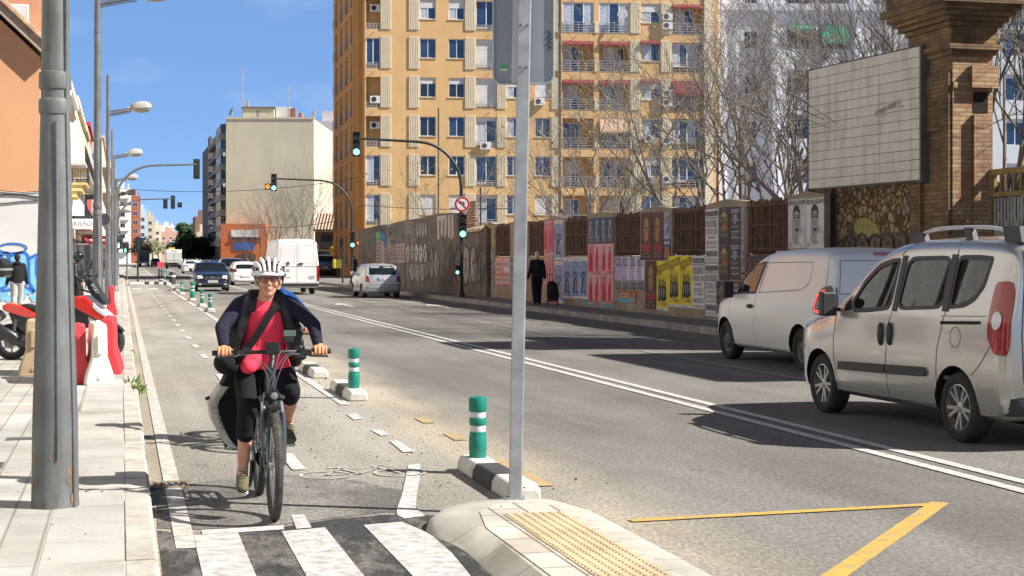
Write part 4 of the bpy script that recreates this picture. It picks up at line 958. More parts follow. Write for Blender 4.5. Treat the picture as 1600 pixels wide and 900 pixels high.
for a, b in pan:
    ua, ub = FP.uz(a, 400)[0] + .02, FP.uz(b, 400)[0] - .02; mb = MB(); n = max(6, int((ub - ua) / .095)); r_ = random.Random(int(a))
    for i in range(n):
        u = ua + (ub - ua) * i / n; mb.box(u, .06 + r_.uniform(-.01, .01), ZB + .06, u + .07, .1, ZT + .03 + r_.uniform(-.04, .05))
    for z in (ZB + .12, ZB + .66, ZT - .1): mb.box(ua, .03, z, ub, .058, z + .05)
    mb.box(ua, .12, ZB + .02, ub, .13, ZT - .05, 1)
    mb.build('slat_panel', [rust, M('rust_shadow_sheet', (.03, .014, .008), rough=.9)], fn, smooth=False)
PAP = {k: M('poster_' + k, c, rough=.7, var=v_, scale=s_) for k, (c, v_, s_) in dict(white=((.66, .66, .63), .08, 3), pink=((.72, .16, .26), .15, 3), rose=((.70, .36, .38), .15, 4), red=((.55, .03, .05), .1, 3), blue=((.10, .20, .42), .45, 5), paleblue=((.30, .42, .62), .3, 5), navy=((.05, .07, .14), .4, 6),
          grey=((.24, .24, .28), .3, 6), violet=((.45, .38, .62), .25, 5), black=((.02, .02, .022), .2, 5), dark=((.055, .04, .045), .5, 6), maroon=((.10, .03, .02), .6, 5), orange=((.40, .13, .04), .5, 7), skin=((.42, .24, .16), .25, 6), yellow=((.74, .62, .02), .08, 3), brown=((.28, .17, .02), .2, 5), gold=((.50, .38, .16), .3, 8), teal=((.12, .32, .30), .2, 3), cyan=((.10, .40, .55), .2, 4), silver=((.36, .38, .38), .25, 8), midgrey=((.32, .32, .32), .25, 6), paleskin=((.56, .55, .53), .2, 5)).items()}
PK = list(PAP)
def poster(x0, x1, y0, y1, base, draw=None, label=None, seed=0):
    """x0..x1, y0..y1: where the sheet sits on the fence; draw(mb, w, h, at, box, blobshape) adds its print"""
    u0, zt = FP.uz((x0 + x1) / 2, y0); zb = FP.uz((x0 + x1) / 2, y1)[1]; u0 = FP.uz(x0, y0)[0]; u1 = FP.uz(x1, y0)[0]
    w, h = u1 - u0, zt - zb; mb = MB(); idx = PK.index; r = random.Random(int(x0 * 7 + y0)); tl = r.uniform(-.012, .012)
    mb.xf = Matrix.Translation((u0, 0, zb)) @ Matrix.Rotation(tl, 4, 'Y')
    mb.box(.006, -.012 - r.random() * .006, 0, w - .006, -.001, h, idx(base))
    def B(a, b, c, d, m, off=.02): mb.poly([(a * w, -off, b * h), (c * w, -off, b * h), (c * w, -off, d * h), (a * w, -off, d * h)], idx(m))
    def T(s, a, b, c, d, m, off=.024): mb.text(s, (a * w, -off, b * h), (1, 0, 0), (0, 0, 1), (d - b) * h, (c - a) * w, idx(m))
    def S(pts, m, off=.021, k=3): mb.poly([(p[0] * w, -off, p[1] * h) for p in (crom(pts, k, True) if k else pts)], idx(m))
    if draw: draw(B, T, S, r)
    o = mb.build('poster', [PAP[k] for k in PK], fn, smooth=False)
    if label: o['label'] = label
    return o
def figure(S, m, hair, x=.5, z0=.12, z1=.85, w=.3, off=.022):      # a printed person: coat, arm, face, hair
    hh = z1 - z0; E_ = lambda cx, cz, rx, rz: [(cx + rx * math.cos(a), cz + rz * math.sin(a)) for a in [k * .8976 for k in range(7)]]
    S([(x - w * .85, z0), (x - w * .8, z0 + hh * .3), (x - w * .7, z0 + hh * .62), (x - w * .25, z0 + hh * .77), (x + w * .25, z0 + hh * .76), (x + w * .75, z0 + hh * .58), (x + w * .7, z0 + hh * .25), (x + w * .8, z0)], m, off)
    S([(x - w * .1, z0 + hh * .1), (x + w * .3, z0 + hh * .2), (x + w * .5, z0 + hh * .5), (x + w * .2, z0 + hh * .62), (x - w * .05, z0 + hh * .4)], 'midgrey' if m in ('navy', 'black') else 'maroon', off + .0005)
    S(E_(x, z0 + hh * .90, w * .42, hh * .125), hair if hair not in ('skin',) else 'brown', off + .001); S(E_(x + w * .03, z0 + hh * .86, w * .27, hh * .095), 'skin', off + .0015)
def d_pink(B, T, S, r):
    B(.0, .0, .5, 1, 'pink', .014); B(.5, .0, 1, 1, 'rose', .014)
    for i in range(2): figure(S, 'red' if i == 0 else 'rose', 'skin', .25 + .5 * i, .12, .9, .17); 
    S([(.62, .15), (.60, .5), (.7, .8), (.8, .75), (.84, .4), (.8, .12)], 'red', .023); B(.52, .0, .98, .09, 'red', .022); T('FESTIVAL', .55, .02, .95, .07, 'white'); T('POP', .06, .9, .4, .97, 'white'); B(.05, .02, .45, .06, 'rose', .022)
def d_blue(B, T, S, r):
    B(.06, .06, .94, .90, 'blue'); B(.1, .12, .9, .5, 'paleblue', .021); T('PLAY·O', .12, .78, .88, .88, 'white'); T('070', .2, .66, .84, .76, 'white'); figure(S, 'navy', 'dark', .5, .1, .64, .34, .023); T('AUDITORIO', .25, .93, .75, .96, 'black'); B(.2, .08, .8, .13, 'paleblue', .025)
def d_navy(B, T, S, r):
    figure(S, 'grey', 'paleblue', .5, .2, .88, .36); T('VALENCIA', .08, .06, .92, .16, 'silver')
def d_u2(B, T, S, r):
    B(.5, .0, 1, 1, 'white', .015); B(0, 0, 1, .3, 'midgrey', .016); T('U2', .15, .72, .8, .97, 'black'); T('LIVE', .3, .62, .75, .68, 'violet'); T('tribute', .25, .54, .78, .60, 'midgrey')
    for i in range(3): figure(S, 'black', 'midgrey', .22 + .28 * i, .02, .3, .12)
    B(.42, .32, .6, .5, 'violet', .018)
def d_face(B, T, S, r):
    S([(.34, .42), (.28, .6), (.32, .82), (.5, .91), (.68, .82), (.72, .6), (.62, .44), (.5, .37)], 'brown', .017); S([(.44, .42), (.52, .6), (.5, .86), (.66, .80), (.68, .6), (.6, .45)], 'skin', .018); S([(.52, .48), (.58, .6), (.56, .74), (.63, .76), (.65, .6), (.58, .47)], 'orange', .019)
    for q in (.42, .6): S([(q - .07, .68), (q, .7), (q + .07, .68), (q, .66)], 'black', .022)
    S([(.46, .5), (.56, .51), (.62, .49), (.54, .47)], 'red', .022); B(.12, .2, .88, .31, 'red', .02); T('INFIERNO', .16, .22, .84, .29, 'maroon'); T('TEATRO', .25, .12, .75, .155, 'silver'); T('VALENCIA MARZO', .12, .06, .88, .09, 'silver')
def d_yellow(B, T, S, r):
    S([(.02, .74), (.98, .84), (.98, .99), (.02, .89)], 'brown', .018, 0); T('VIVA', .12, .8, .52, .9, 'yellow'); T('BRAVO', .5, .84, .94, .94, 'yellow'); S([(.1, .7), (.5, .74), (.5, .78), (.1, .74)], 'brown', .018, 0)
    for i in range(4): figure(S, 'black', 'dark', .26 + .16 * i, .2 + .03 * (i % 2), .64 - .05 * (i % 2), .13, .02 + .001 * i)
    for i in range(4): S([(.2 + .17 * i, .1), (.23 + .17 * i, .36), (.26 + .17 * i, .36), (.22 + .17 * i, .1)], 'black', .025, 0)
    for i in range(4): S([(.22 + .17 * i, .52), (.18 + .2 * i, .72), (.2 + .2 * i, .72), (.26 + .17 * i, .52)], 'black', .026, 0)
    B(.0, 0, 1, .055, 'white', .02); T('ENTRADAS', .1, .015, .6, .04, 'black'); B(.55, .1, .9, .115, 'brown', .02); B(.5, .13, .9, .15, 'brown', .02)
def d_text(B, T, S, r):
    B(.04, .87, .96, .96, 'black', .018); T('FESTIVAL', .2, .925, .8, .95, 'white'); T('AQUI MISTERIOSA', .08, .885, .92, .915, 'white'); B(.04, .81, .96, .86, 'midgrey', .018)
    for t, a, b, c, d in (('INOLVIDABLE', .06, .66, .94, .79), ('CONTIGO Y LAIN', .05, .53, .95, .63), ('LOS INHUMANOS', .2, .44, .8, .49), ('NEON COLLECTIVE', .12, .34, .9, .4), ('SALA · VALENCIA', .15, .26, .88, .3), ('MARZO', .1, .12, .45, .2), ('PLAZA DE TOROS', .48, .12, .93, .2)): T(t, a, b, c, d, 'black')
    B(.02, .51, .98, .515, 'black', .018); B(.02, .32, .98, .325, 'black', .018); B(.04, .1, .96, .22, 'midgrey', .016); T('TICKETS A LA VENTA', .1, .03, .9, .07, 'black')
def d_gold(B, T, S, r):
    T('GIRA', .3, .93, .7, .97, 'silver'); S([(.5, .9), (.72, .8), (.5, .7), (.28, .8)], 'gold', .018, 0)
    for z in (.72, .6, .38, .22): T(r.choice(['SINFONICA', 'NOCHE', 'CONCIERTO', 'MUSICA']), .14, z, .86, z + .07, 'gold'); T('VALENCIA', .2, z - .045, .8, z - .015, 'gold')
    S([(.3, .5), (.5, .56), (.8, .52), (.7, .44), (.4, .43)], 'orange', .017)
def d_silver(B, T, S, r):
    for z in (.9, .84, .62, .3, .14): B(.14, z, .86, z + .035, 'silver', .018)
    S([(.3, .78), (.7, .78), (.64, .6), (.5, .52), (.36, .6)], 'grey', .019); T('ROCK', .2, .42, .8, .5, 'silver'); T('FEST', .25, .2, .75, .26, 'silver')
def d_orange(B, T, S, r):
    T('FESTA', .12, .62, .88, .86, 'orange'); B(.08, .4, .92, .5, 'orange', .018); B(.08, .2, .92, .3, 'orange', .018); T('MUSICAL', .14, .22, .86, .28, 'dark'); T('EN VALENCIA', .14, .42, .86, .48, 'dark')
def d_portrait(B, T, S, r):
    B(.0, 0, 1, 1, 'paleskin', .014); T('BRYAN ADAMS', .04, .88, .96, .98, 'black')
    S([(.28, .1), (.25, .45), (.27, .7), (.42, .84), (.56, .83), (.68, .68), (.66, .4), (.74, .12)], 'midgrey', .018); S([(.27, .66), (.3, .8), (.46, .88), (.62, .82), (.68, .66), (.55, .75), (.36, .74)], 'black', .02)
    for q in (.37, .57): S([(q - .08, .62), (q, .645), (q + .08, .62), (q, .605)], 'black', .021); S([(q - .08, .665), (q, .685), (q + .08, .665), (q, .655)], 'dark', .021)
    S([(.46, .6), (.42, .47), (.5, .45), (.53, .5)], 'grey', .02); S([(.38, .38), (.48, .40), (.6, .38), (.48, .33)], 'black', .021)
    S([(.6, .1), (.62, .34), (.78, .42), (.94, .3), (.92, .12)], 'paleskin', .022); S([(.64, .32), (.72, .44), (.78, .40), (.74, .3)], 'midgrey', .023); S([(.68, .2), (.96, .08), (.98, .04), (.7, .14)], 'white', .024, 0); T('VALENCIA', .06, .03, .2, .13, 'black')
for a, b in ((851, 858.5), (858.5, 866)):
    poster(a, b, 345, 394, 'pink', d_pink); poster(a, b, 394, 444, 'rose', d_pink)
poster(867, 880, 344, 406, 'white', d_blue); poster(867, 880, 408, 473, 'white', d_blue)
for i in range(3): poster(880.5 + i * 13, 893 + i * 13, 402.3 - i * .4, 466 + i * .4, 'white', d_blue)
for i in range(4): poster(919 + i * 10.1, 929 + i * 10.1, 341 - i * .7, 381 - i * .3, 'navy', d_navy)
for i in range(2):
    for j in range(2): poster(919 + i * 20.4, 939 + i * 20.4, 381 + j * 47.5, 428 + j * 48, 'pink' if i == j else 'rose', d_pink)
poster(912, 962, 470, 480, 'teal')
for i in range(4): poster(961.5 + i * 11.6, 973 + i * 11.6, 401.5, 453, 'violet', d_u2)
poster(968, 995, 454, 473, 'orange', lambda B, T, S, r: (B(0, 0, .75, .35, 'cyan', .018), B(.05, .4, .6, .8, 'gold', .018), S([(.7, .1), (.85, .75), (.98, .1)], 'midgrey', .02, 0), T('OFERTA', .1, .5, .55, .7, 'red')))
for i in range(2): poster(1002 + i * 17.5, 1019.3 + i * 17.5, 332.5 - i * 1.2, 406.5, 'maroon', d_face)
poster(1037.5, 1048.5, 330, 374, 'grey', lambda B, T, S, r: (figure(S, 'paleblue', 'skin', .5, .05, .75, .34), B(.1, .85, .9, .95, 'silver')))
poster(1037.5, 1048.5, 374, 405, 'navy', lambda B, T, S, r: (S([(.2, .1), (.3, .5), (.7, .6), (.9, .1)], 'orange'), B(.1, .75, .9, .9, 'silver')))
poster(1009, 1026, 408, 483, 'maroon', d_face)
for i in range(3): poster(1026.5 + i * 18.8, 1045 + i * 18.8, (408, 400, 399.5)[i], (485, 480, 481)[i], 'yellow', d_yellow)
poster(1082.8, 1101.8, 400, 483, 'white', d_text)
poster(1103, 1123.5, 327, 410, 'white', d_text); poster(1103, 1123.5, 412, 494, 'white', d_text)
for i, (y0, y1) in enumerate(((324, 381), (381, 438))): poster(1124.5, 1140.5, y0, y1, 'dark', d_gold); poster(1141, 1158, y0 - 1, y1 - 1, 'dark', d_silver); poster(1158.3, 1165, y0 - 1, y1 - 1, 'grey', d_silver)
poster(1120, 1141, 440, 490, 'dark', d_gold); poster(1141.5, 1157, 440, 492, 'dark', d_silver)
for i in range(3): poster(1158 + i * 20, 1177.5 + i * 20, 398.5 + i * -.3, 450, 'dark', d_orange)
for i in range(2): poster(1232.5 + i * 28.8, 1261 + i * 28.8, 311 - i * 1.5, 388, 'white', d_portrait)
poster(797.5, 824, 402, 462, 'midgrey', d_text)
for i in range(2): poster(775 + i * 11.5, 786 + i * 11.5, 403, 444, 'rose', lambda B, T, S, r: [B(.1, z, .9, z + .12, r.choice(['white', 'midgrey', 'skin'])) for z in (.1, .3, .5, .7)])
for j in range(4): poster(760.5, 770.5, 388 + j * 19.5, 407 + j * 19.5, 'silver', lambda B, T, S, r: [B(.1, z, .9, z + .1, r.choice(['white', 'midgrey', 'black'])) for z in (.1, .3, .5, .7)])
poster(760, 772, 353, 386, 'gold')
poster(1213, 1231, 392, 450, 'paleskin', d_text)
# ---------------------------------------------------------------- rubble wall, billboard, brick gate pier, sheet gate
SP = Plane((14.25, 30.2), (14.25, 25.3))
rw_ = SP.root('rubble_wall', 'ochre rubble stone wall under the blank billboard', 'wall')
m = bpy.data.materials.new('rubble'); m.use_nodes = True; nt, b, N, L = nodes(m); b.inputs['Roughness'].default_value = .95
tc = N('ShaderNodeTexCoord'); vo = N('ShaderNodeTexVoronoi'); vo.inputs['Scale'].default_value = 7.5; vo.feature = 'DISTANCE_TO_EDGE'
v2 = N('ShaderNodeTexVoronoi'); v2.inputs['Scale'].default_value = 7.5
ns = N('ShaderNodeTexNoise'); ns.inputs['Scale'].default_value = 3; mxv = N('ShaderNodeMixRGB'); mxv.inputs[0].default_value = .18
L(tc.outputs['Object'], ns.inputs['Vector']); L(tc.outputs['Object'], mxv.inputs[1]); L(ns.outputs['Color'], mxv.inputs[2])
L(mxv.outputs[0], vo.inputs['Vector']); L(mxv.outputs[0], v2.inputs['Vector'])
r1 = N('ShaderNodeValToRGB'); r1.color_ramp.elements[0].position = .04; r1.color_ramp.elements[1].position = .16; r1.color_ramp.elements[0].color = (.36, .29, .2, 1); r1.color_ramp.elements[1].color = (1, 1, 1, 1)
r2 = N('ShaderNodeValToRGB'); r2.color_ramp.elements[0].color = (.20, .13, .06, 1); r2.color_ramp.elements[1].color = (.46, .36, .22, 1)
L(vo.outputs['Distance'], r1.inputs[0]); L(v2.outputs['Color'], r2.inputs[0]); mu = N('ShaderNodeMixRGB'); mu.blend_type = 'MULTIPLY'; mu.inputs[0].default_value = 1
L(r1.outputs[0], mu.inputs[1]); L(r2.outputs[0], mu.inputs[2]); L(mu.outputs[0], b.inputs['Base Color'])
bp_ = N('ShaderNodeBump'); bp_.inputs['Strength'].default_value = 1; bp_.inputs['Distance'].default_value = .05; L(r1.outputs[0], bp_.inputs['Height']); L(bp_.outputs[0], b.inputs['Normal'])
mb = MB(); mb.box(0, 0, 0, SP.L, .4, 3.5); mb.build('stonework', m, rw_, smooth=False)
gm = MB(); PL = SP
bubble(1318, 366, 1418, 400, 5, 9, 1, .07, 21)
area([(1338, 346), (1352, 340), (1368, 350), (1374, 366), (1352, 372), (1336, 362)], 7, .008)
gm.build('graffiti', INK, rw_, smooth=False)
BB = Plane((13.5, 28.66), (13.87, 24.85))
bb = BB.root('billboard', 'blank off white panelled billboard on two steel posts beside the brick pier', 'billboard')
mb = MB(); Lb = BB.L; z0, z1 = 3.06, 5.45; nc, nr = 4, 13
ce = [0, .2, .42, .665, .93, 1.0]
for i in range(5):
    for j in range(nr): mb.box(Lb * ce[i] + .004, -.03, z0 + (z1 - z0) * j / nr + .005, Lb * ce[i + 1] - .004, .0, z0 + (z1 - z0) * (j + 1) / nr - .005)
bpm = M('billboard_panel', (.72, .67, .555), rough=.7, var=.08, scale=1.5, dirt=((.44, .42, .35), .6, 3.5), run=(1, 1, .18))
mb.build('panels', bpm, bb, smooth=False)
mb = MB(); mb.box(-.02, .002, z0 - .03, Lb + .02, .12, z1 + .03); mb.box(-.04, -.04, z0 - .05, -.0, .12, z1 + .03); mb.box(Lb, -.04, z0 - .05, Lb + .05, .12, z1 + .03); mb.build('backing_frame', M('billboard_frame', (.12, .11, .10), rough=.7), bb, smooth=False)
mb = MB(); u, z = BB.uz(1370, 190)
for q in range(9): mb.box(u + q * .09, -.034, 4.32 + q * .018, u + q * .09 + .075, -.031, 4.41 + q * .018)
mb.box(u + .1, -.033, 4.42, u + .95, -.0315, 4.435); mb.box(u + .1, -.033, 4.30, u + .4, -.0315, 4.315); mb.build('torn_paper', M('torn_paper_grey', (.34, .32, .28), rough=.9, var=.5, scale=14), bb, smooth=False)
for uu in (.45, Lb - .42):
    mb = MB()
    mb.box(uu - .11, .125, 0, uu + .11, .14, 5.0); mb.box(uu - .11, .26, 0, uu + .11, .275, 5.0); mb.box(uu - .012, .14, 0, uu + .012, .26, 5.0); mb.build('post', M('post_steel', (.07, .055, .045), rough=.7, var=.3), bb, smooth=False)
brk = brickmat('pier_brick', (.30, .175, .075), (.19, .09, .04), (.12, .11, .06), .27, .075, .011, rot=(R(90), 0, 0), dirt=((.05, .03, .015), .7, .8), bump=.8, bias=-.1)  # heavy stains: grime, and the capital's shade put into the colour
brk2 = brickmat('pier_brick_side', (.30, .175, .07), (.19, .09, .04), (.12, .11, .06), .27, .075, .011, rot=(0, R(-90), R(-90)), dirt=((.05, .03, .015), .7, .8), bump=.8)
brk_lit = brickmat('pier_brick_lit', (.47, .33, .18), (.33, .15, .085), (.25, .18, .11), .27, .075, .011, rot=(R(90), 0, 0), dirt=((.14, .085, .05), .6, 1.6), bump=.8)  # same brick made paler for the sunlit front, light put into the colour
tw = empty('brick_pier', (14.0, 24.0, 0), 0, 'tall weathered brick gate pier with stepped capital beside the billboard', 'gate pier')
def brickbox(mb, x0, y0, z0, x1, y1, z1, pale=False):  # pale picks the sunlit front brick
    mb.add([(x0, y0, z0), (x1, y0, z0), (x1, y0, z1), (x0, y0, z1)], [(0, 1, 2, 3)], 2 if pale else 0)
    mb.add([(x1, y1, z0), (x0, y1, z0), (x0, y1, z1), (x1, y1, z1)], [(0, 1, 2, 3)], 0)
    mb.add([(x0, y1, z0), (x0, y0, z0), (x0, y0, z1), (x0, y1, z1)], [(0, 1, 2, 3)], 1); mb.add([(x1, y0, z0), (x1, y1, z0), (x1, y1, z1), (x1, y0, z1)], [(0, 1, 2, 3)], 1)
    mb.add([(x0, y0, z1), (x1, y0, z1), (x1, y1, z1), (x0, y1, z1), (x0, y0, z0), (x1, y0, z0), (x1, y1, z0), (x0, y1, z0)], [(0, 1, 2, 3), (7, 6, 5, 4)], 0)
mb = MB()
brickbox(mb, .0, 0, 0, .78, 1.35, 5.2, True)
brickbox(mb, -.07, .02, 0, .0, .30, 4.9); brickbox(mb, -.07, 1.0, 0, 0, 1.33, 4.9); brickbox(mb, -.05, .32, 3.9, 0, .98, 4.9)
brickbox(mb, .36, -.10, 0, .70, -.001, 4.15, True); brickbox(mb, .30, -.14, 4.62, .82, -.001, 5.0, True); brickbox(mb, .0, -.03, 4.62, .298, -.001, 4.72, True)
mb.build('shaft', [brk, brk2, brk_lit], tw, smooth=False)
mb = MB(); z = 5.2
for i, (e, h) in enumerate(((.05, .09), (.12, .09), (.06, .3), (.12, .09), (.2, .09), (.28, .09), (.36, .1), (.44, .12), (.36, .8), (.46, .12), (.56, .14))):
    brickbox(mb, -e, -e, z + .001, .78 + e, 1.35 + e, z + h); z += h
mb.build('capital', [brk, brk2, brk], tw, smooth=False)
mb = MB(); mb.box(.4, -.012, 4.2, .68, -.002, 4.56); mb.build('niche', M('niche_shade', (.02, .015, .01), rough=1), tw, smooth=False)  # flat dark plate; the niche's shade is put into its colour
for yy in (.1, .7): 
    pass
GPl = Plane((14.72, 23.95), (14.75, 21.75))
gt = GPl.root('sheet_gate', 'graffitied corrugated sheet gate with rusty top rail right of the brick pier', 'gate')
mb = MB()
for i in range(22): mb.prism([(i * .1, 0, .2), (i * .1 + .03, -.03, .2), (i * .1 + .07, -.03, .2), (i * .1 + .1, 0, .2)], (0, 0, 2.5))
mb.build('sheet', M('gate_sheet', (.36, .34, .30), rough=.7, var=.25, scale=1.5), gt, smooth=False)
mb = MB(); mb.box(0, -.06, 2.72, 2.2, .05, 2.8); mb.box(0, -.06, 3.1, 2.2, .05, 3.2); mb.box(-.0, -.07, 0, .1, .06, 3.2)
for i in range(11): mb.box(.1 + i * .2, -.03, 2.8, .15 + i * .2, .02, 3.1)
mb.build('rail', M('gate_rust', (.30, .20, .06), rough=.8, var=.3, scale=6), gt, smooth=False)
gm = MB(); PL = GPl
for i in range(5): bubble(1526 + i * 16, 290 - i * 3, 1540 + i * 16, 362 - i * 2, 1, None, 1, .10, 30 + i); scrawl(1524 + i * 16, 300, 1538 + i * 16, 350, 5, 1, .06, 40 + i)
gm.build('graffiti', INK, gt, smooth=False)
for o_ in (gm,): pass
# ================================================================ TREES
barkm = M('pale_bark', (.22, .19, .16), rough=.9, var=.3, scale=3); twigm = M('twig', (.19, .165, .14), rough=.9, var=.25, scale=2); budm = M('fresh_leaf', (.16, .20, .035), rough=.7, var=.4, scale=2)
def grow(tr, tw, lf, p, d, ln, r, lev, rnd, up=.18, leaf=0.0):
    n = 4 if lev < 2 else 3; pts = [p]; rs = [r]; q = p.copy(); dd = d.copy()
    for i in range(n):
        dd = (dd + Vector((rnd.gauss(0, .13), rnd.gauss(0, .13), rnd.gauss(0, .08) + up * .35))).normalized()
        q = q + dd * ln / n; pts.append(q.copy()); rs.append(max(.006, r * (1 - .62 * (i + 1) / n)))
    (tr if lev == 0 else tw).tube(pts, rs, 7 if lev == 0 else (5 if lev == 1 else 3), cap=False)
    if lev >= 4 or r < .007:
        if leaf and rnd.random() < leaf:
            s = rnd.uniform(.05, .11); a = Vector((rnd.uniform(-1, 1), rnd.uniform(-1, 1), rnd.uniform(-1, 1))).normalized() * s; b = a.orthogonal().normalized() * s * .6
            lf.poly([q - a, q + b, q + a, q - b])
        return
    k = {0: 5, 1: 4, 2: 4, 3: 2}[lev]
    for i in range(k):
        t = rnd.uniform(.3, 1) if lev else rnd.uniform(.45, 1); j = min(n - 1, int(t * n)); f = t * n - j; b = pts[j].lerp(pts[j + 1], f)
        ax = (pts[j + 1] - pts[j]).normalized(); o = ax.orthogonal().normalized(); o = Matrix.Rotation(rnd.uniform(0, 6.28), 3, ax) @ o
        an = rnd.uniform(.35, .8); nd = (ax * math.cos(an) + o * math.sin(an)).normalized()
        grow(tr, tw, lf, b, nd, ln * rnd.uniform(.5, .82), max(.006, rs[j] * rnd.uniform(.48, .68)), lev + 1, rnd, up, leaf)
def bare_tree(label, base, h, stems, seed, spread=.35, group='bare trees behind the fence', leaf=0.0, r0=.09):
    rnd = random.Random(seed); root = empty('bare_tree', tuple(base), 0, label, 'tree', group); tr, tw, lf = MB(), MB(), MB()
    for i in range(stems):
        a = 6.28 * i / stems + rnd.uniform(-.5, .5); s_ = spread * rnd.uniform(.5, 1.2) if stems > 1 else .05
        grow(tr, tw, lf, Vector((.25 * math.cos(a) * (stems > 1), .25 * math.sin(a) * (stems > 1), 0)), Vector((math.cos(a) * s_, math.sin(a) * s_, 1)).normalized(), h * rnd.uniform(.5, .68), r0 * rnd.uniform(.7, 1.1), 0, rnd, .2, leaf)
    tr.build('trunk', barkm, root, angle=180); tw.build('branches', twigm, root, angle=180)
    if lf.v: lf.build('leaves', budm, root, smooth=False)
    return root
def gnd(px_, yc): v = A(px_, 404, yc); v.z = -.03; return v
bare_tree('bare many-stemmed tree behind the fence in front of the twin loggias of the ochre block', gnd(935, 66), 8.2, 9, 21, .34, leaf=.25, r0=.075)
bare_tree('lower bare tree just right of the middle bare tree behind the fence', gnd(985, 62), 5.6, 4, 29, .45, leaf=.2, r0=.055)
bare_tree('large bare tree rising before the seam of the ochre and white blocks', gnd(1128, 50), 10.5, 6, 33, .36, r0=.10)
bare_tree('large bare tree just left of the blank billboard', gnd(1195, 47), 10.0, 6, 47, .38, r0=.10)
bare_tree('bare tree standing behind the blank billboard', gnd(1300, 43), 10.0, 5, 51, .38, r0=.09)
bare_tree('bare tree between the billboard and the brick pier', gnd(1395, 42), 10.2, 5, 58, .36, leaf=.06, r0=.09)
bare_tree('bare sapling with rusty buds above the graffiti wall by the signal mast', gnd(692, 88), 8.6, 3, 63, .28, leaf=.5, r0=.06)
bare_tree('thin bare sapling near the left end of the graffiti wall', gnd(660, 92), 6.2, 3, 68, .3, leaf=.5, r0=.04)
bare_tree('dense bare tree right behind the brick pier', gnd(1575, 33), 10.5, 7, 71, .3, leaf=.05, r0=.09)
bare_tree('dense bare tree above the sheet gate at the edge', gnd(1625, 31), 10.5, 7, 75, .34, r0=.09)
for i, (p, h, s) in enumerate(((400, 8.0, 81), (432, 9.5, 84), (462, 10.5, 87), (490, 12.5, 90))):
    bare_tree(('small bare tree nearest the orange shopfront', 'bare tree against the left half of the beige party wall', 'bare tree against the right half of the beige party wall', 'tallest bare tree where the beige party wall meets the white one')[i], gnd(p, 185), h, 4, s, .32, 'bare trees across the side street', r0=.10)
def leafy(label, base, h, rad, mat, seed, squash=.8, trunk=.35, leaf=.3, n=2600, group=None, clumps=22):
    rnd = random.Random(seed); root = empty('street_tree', tuple(base), 0, label, 'tree', group)
    mb = MB(); th = h * trunk; mb.tube([(0, 0, 0), (.1, 0, th * .6), (0, .1, th * 1.5)], [.28, .22, .12], 8)
    for i in range(5): a = i * 1.3; mb.tube([(0, .03, th), (rad * .3 * math.cos(a), rad * .3 * math.sin(a), th + (h - th) * .35), (rad * .6 * math.cos(a), rad * .6 * math.sin(a), th + (h - th) * .6)], [.12, .08, .03], 5)
    mb.build('trunk', M('dark_bark', (.10, .08, .06), rough=.95, var=.3), root)
    lf = MB(); cz = th + (h - th) * .5; cl = []
    for i in range(clumps):
        v = Vector((rnd.gauss(0, 1), rnd.gauss(0, 1), rnd.gauss(0, 1))).normalized() * rnd.uniform(.45, .95); cl.append((Vector((v.x * rad, v.y * rad, cz + v.z * (h - th) * .5)), rnd.uniform(.22, .42) * rad))
    for i in range(n):
        c_, r = rnd.choice(cl); v = Vector((rnd.gauss(0, 1), rnd.gauss(0, 1), rnd.gauss(0, 1))).normalized() * r * rnd.uniform(.5, 1.1); q = c_ + Vector((v.x, v.y, v.z * squash))
        a = Vector((rnd.uniform(-1, 1), rnd.uniform(-1, 1), rnd.uniform(-.6, .6))).normalized() * leaf * rnd.uniform(.6, 1.2); b = a.orthogonal().normalized() * leaf * .5
        lf.poly([q - a, q + b, q + a, q - b])
    lf.build('crown', mat, root, smooth=False); return root
dkg = M('dark_foliage', (.018, .03, .012), rough=.8, var=.5, scale=.6); mdg = M('mid_foliage', (.05, .09, .025), rough=.8, var=.4, scale=.5); olg = M('olive_foliage', (.26, .25, .13), rough=.8, var=.4, scale=.5)
for i, (x, y, h, r) in enumerate(((14.6, 332, 6.4, 3.9), (14.6, 362, 6.8, 4.2), (14.8, 400, 7.2, 4.4), (15, 445, 7.6, 4.6), (15.4, 500, 8.0, 5))):
    leafy('dark clipped evergreen street tree in the row past the beige block, %s' % ('nearest the traffic', 'second along the row', 'middle of the row', 'fourth along the row', 'farthest of the row')[i], (x + bend(y) * .5, y, .1), h, r, dkg, 5 + i, .9, .22, .45, 2600, 'dark evergreen street trees')
leafy('tall round green tree standing above the far rooftops', gnd(293, 640), 17, 5.0, M('far_green', (.06, .10, .04), rough=.8, var=.4, scale=.4), 44, .9, .4, .8, 2200)
for i, (p, yc, h) in enumerate(((219, 330, 7.5), (229, 380, 8), (238, 440, 9), (247, 520, 9.5))):
    leafy('olive green street tree at the left kerb far away, %s' % ('nearest of four', 'second of four', 'third of four', 'farthest of four')[i], gnd(p, yc), h * .8, 2.6, olg, 60 + i, .9, .4, .22, 1300, 'olive street trees on the left')
# dry weeds growing on the crumbling wall top
wd = MB(); rw2 = random.Random(9)
for i in range(700):
    u = rw2.uniform(.5, 26); z = 3.25 + .15 * min(1, u / 14) if u < 23.6 else 2.7
    b = Vector((u, rw2.uniform(.02, .33), z - .1)); d = Vector((rw2.gauss(0, .14), rw2.gauss(0, .1), abs(rw2.gauss(.28, .15)) * (1.2 if 6 < u < 12 or 19 < u < 24 else .5))); s_ = Vector((.016, 0, 0))
    wd.poly([b - s_, b + s_, b + d])
o = wd.build('dry_weeds', M('dry_straw', (.42, .36, .13), rough=.9, var=.4, scale=2), smooth=False); o.location = GW.o; o.rotation_euler = (0, 0, GW.rz); tag(o, kind='stuff')
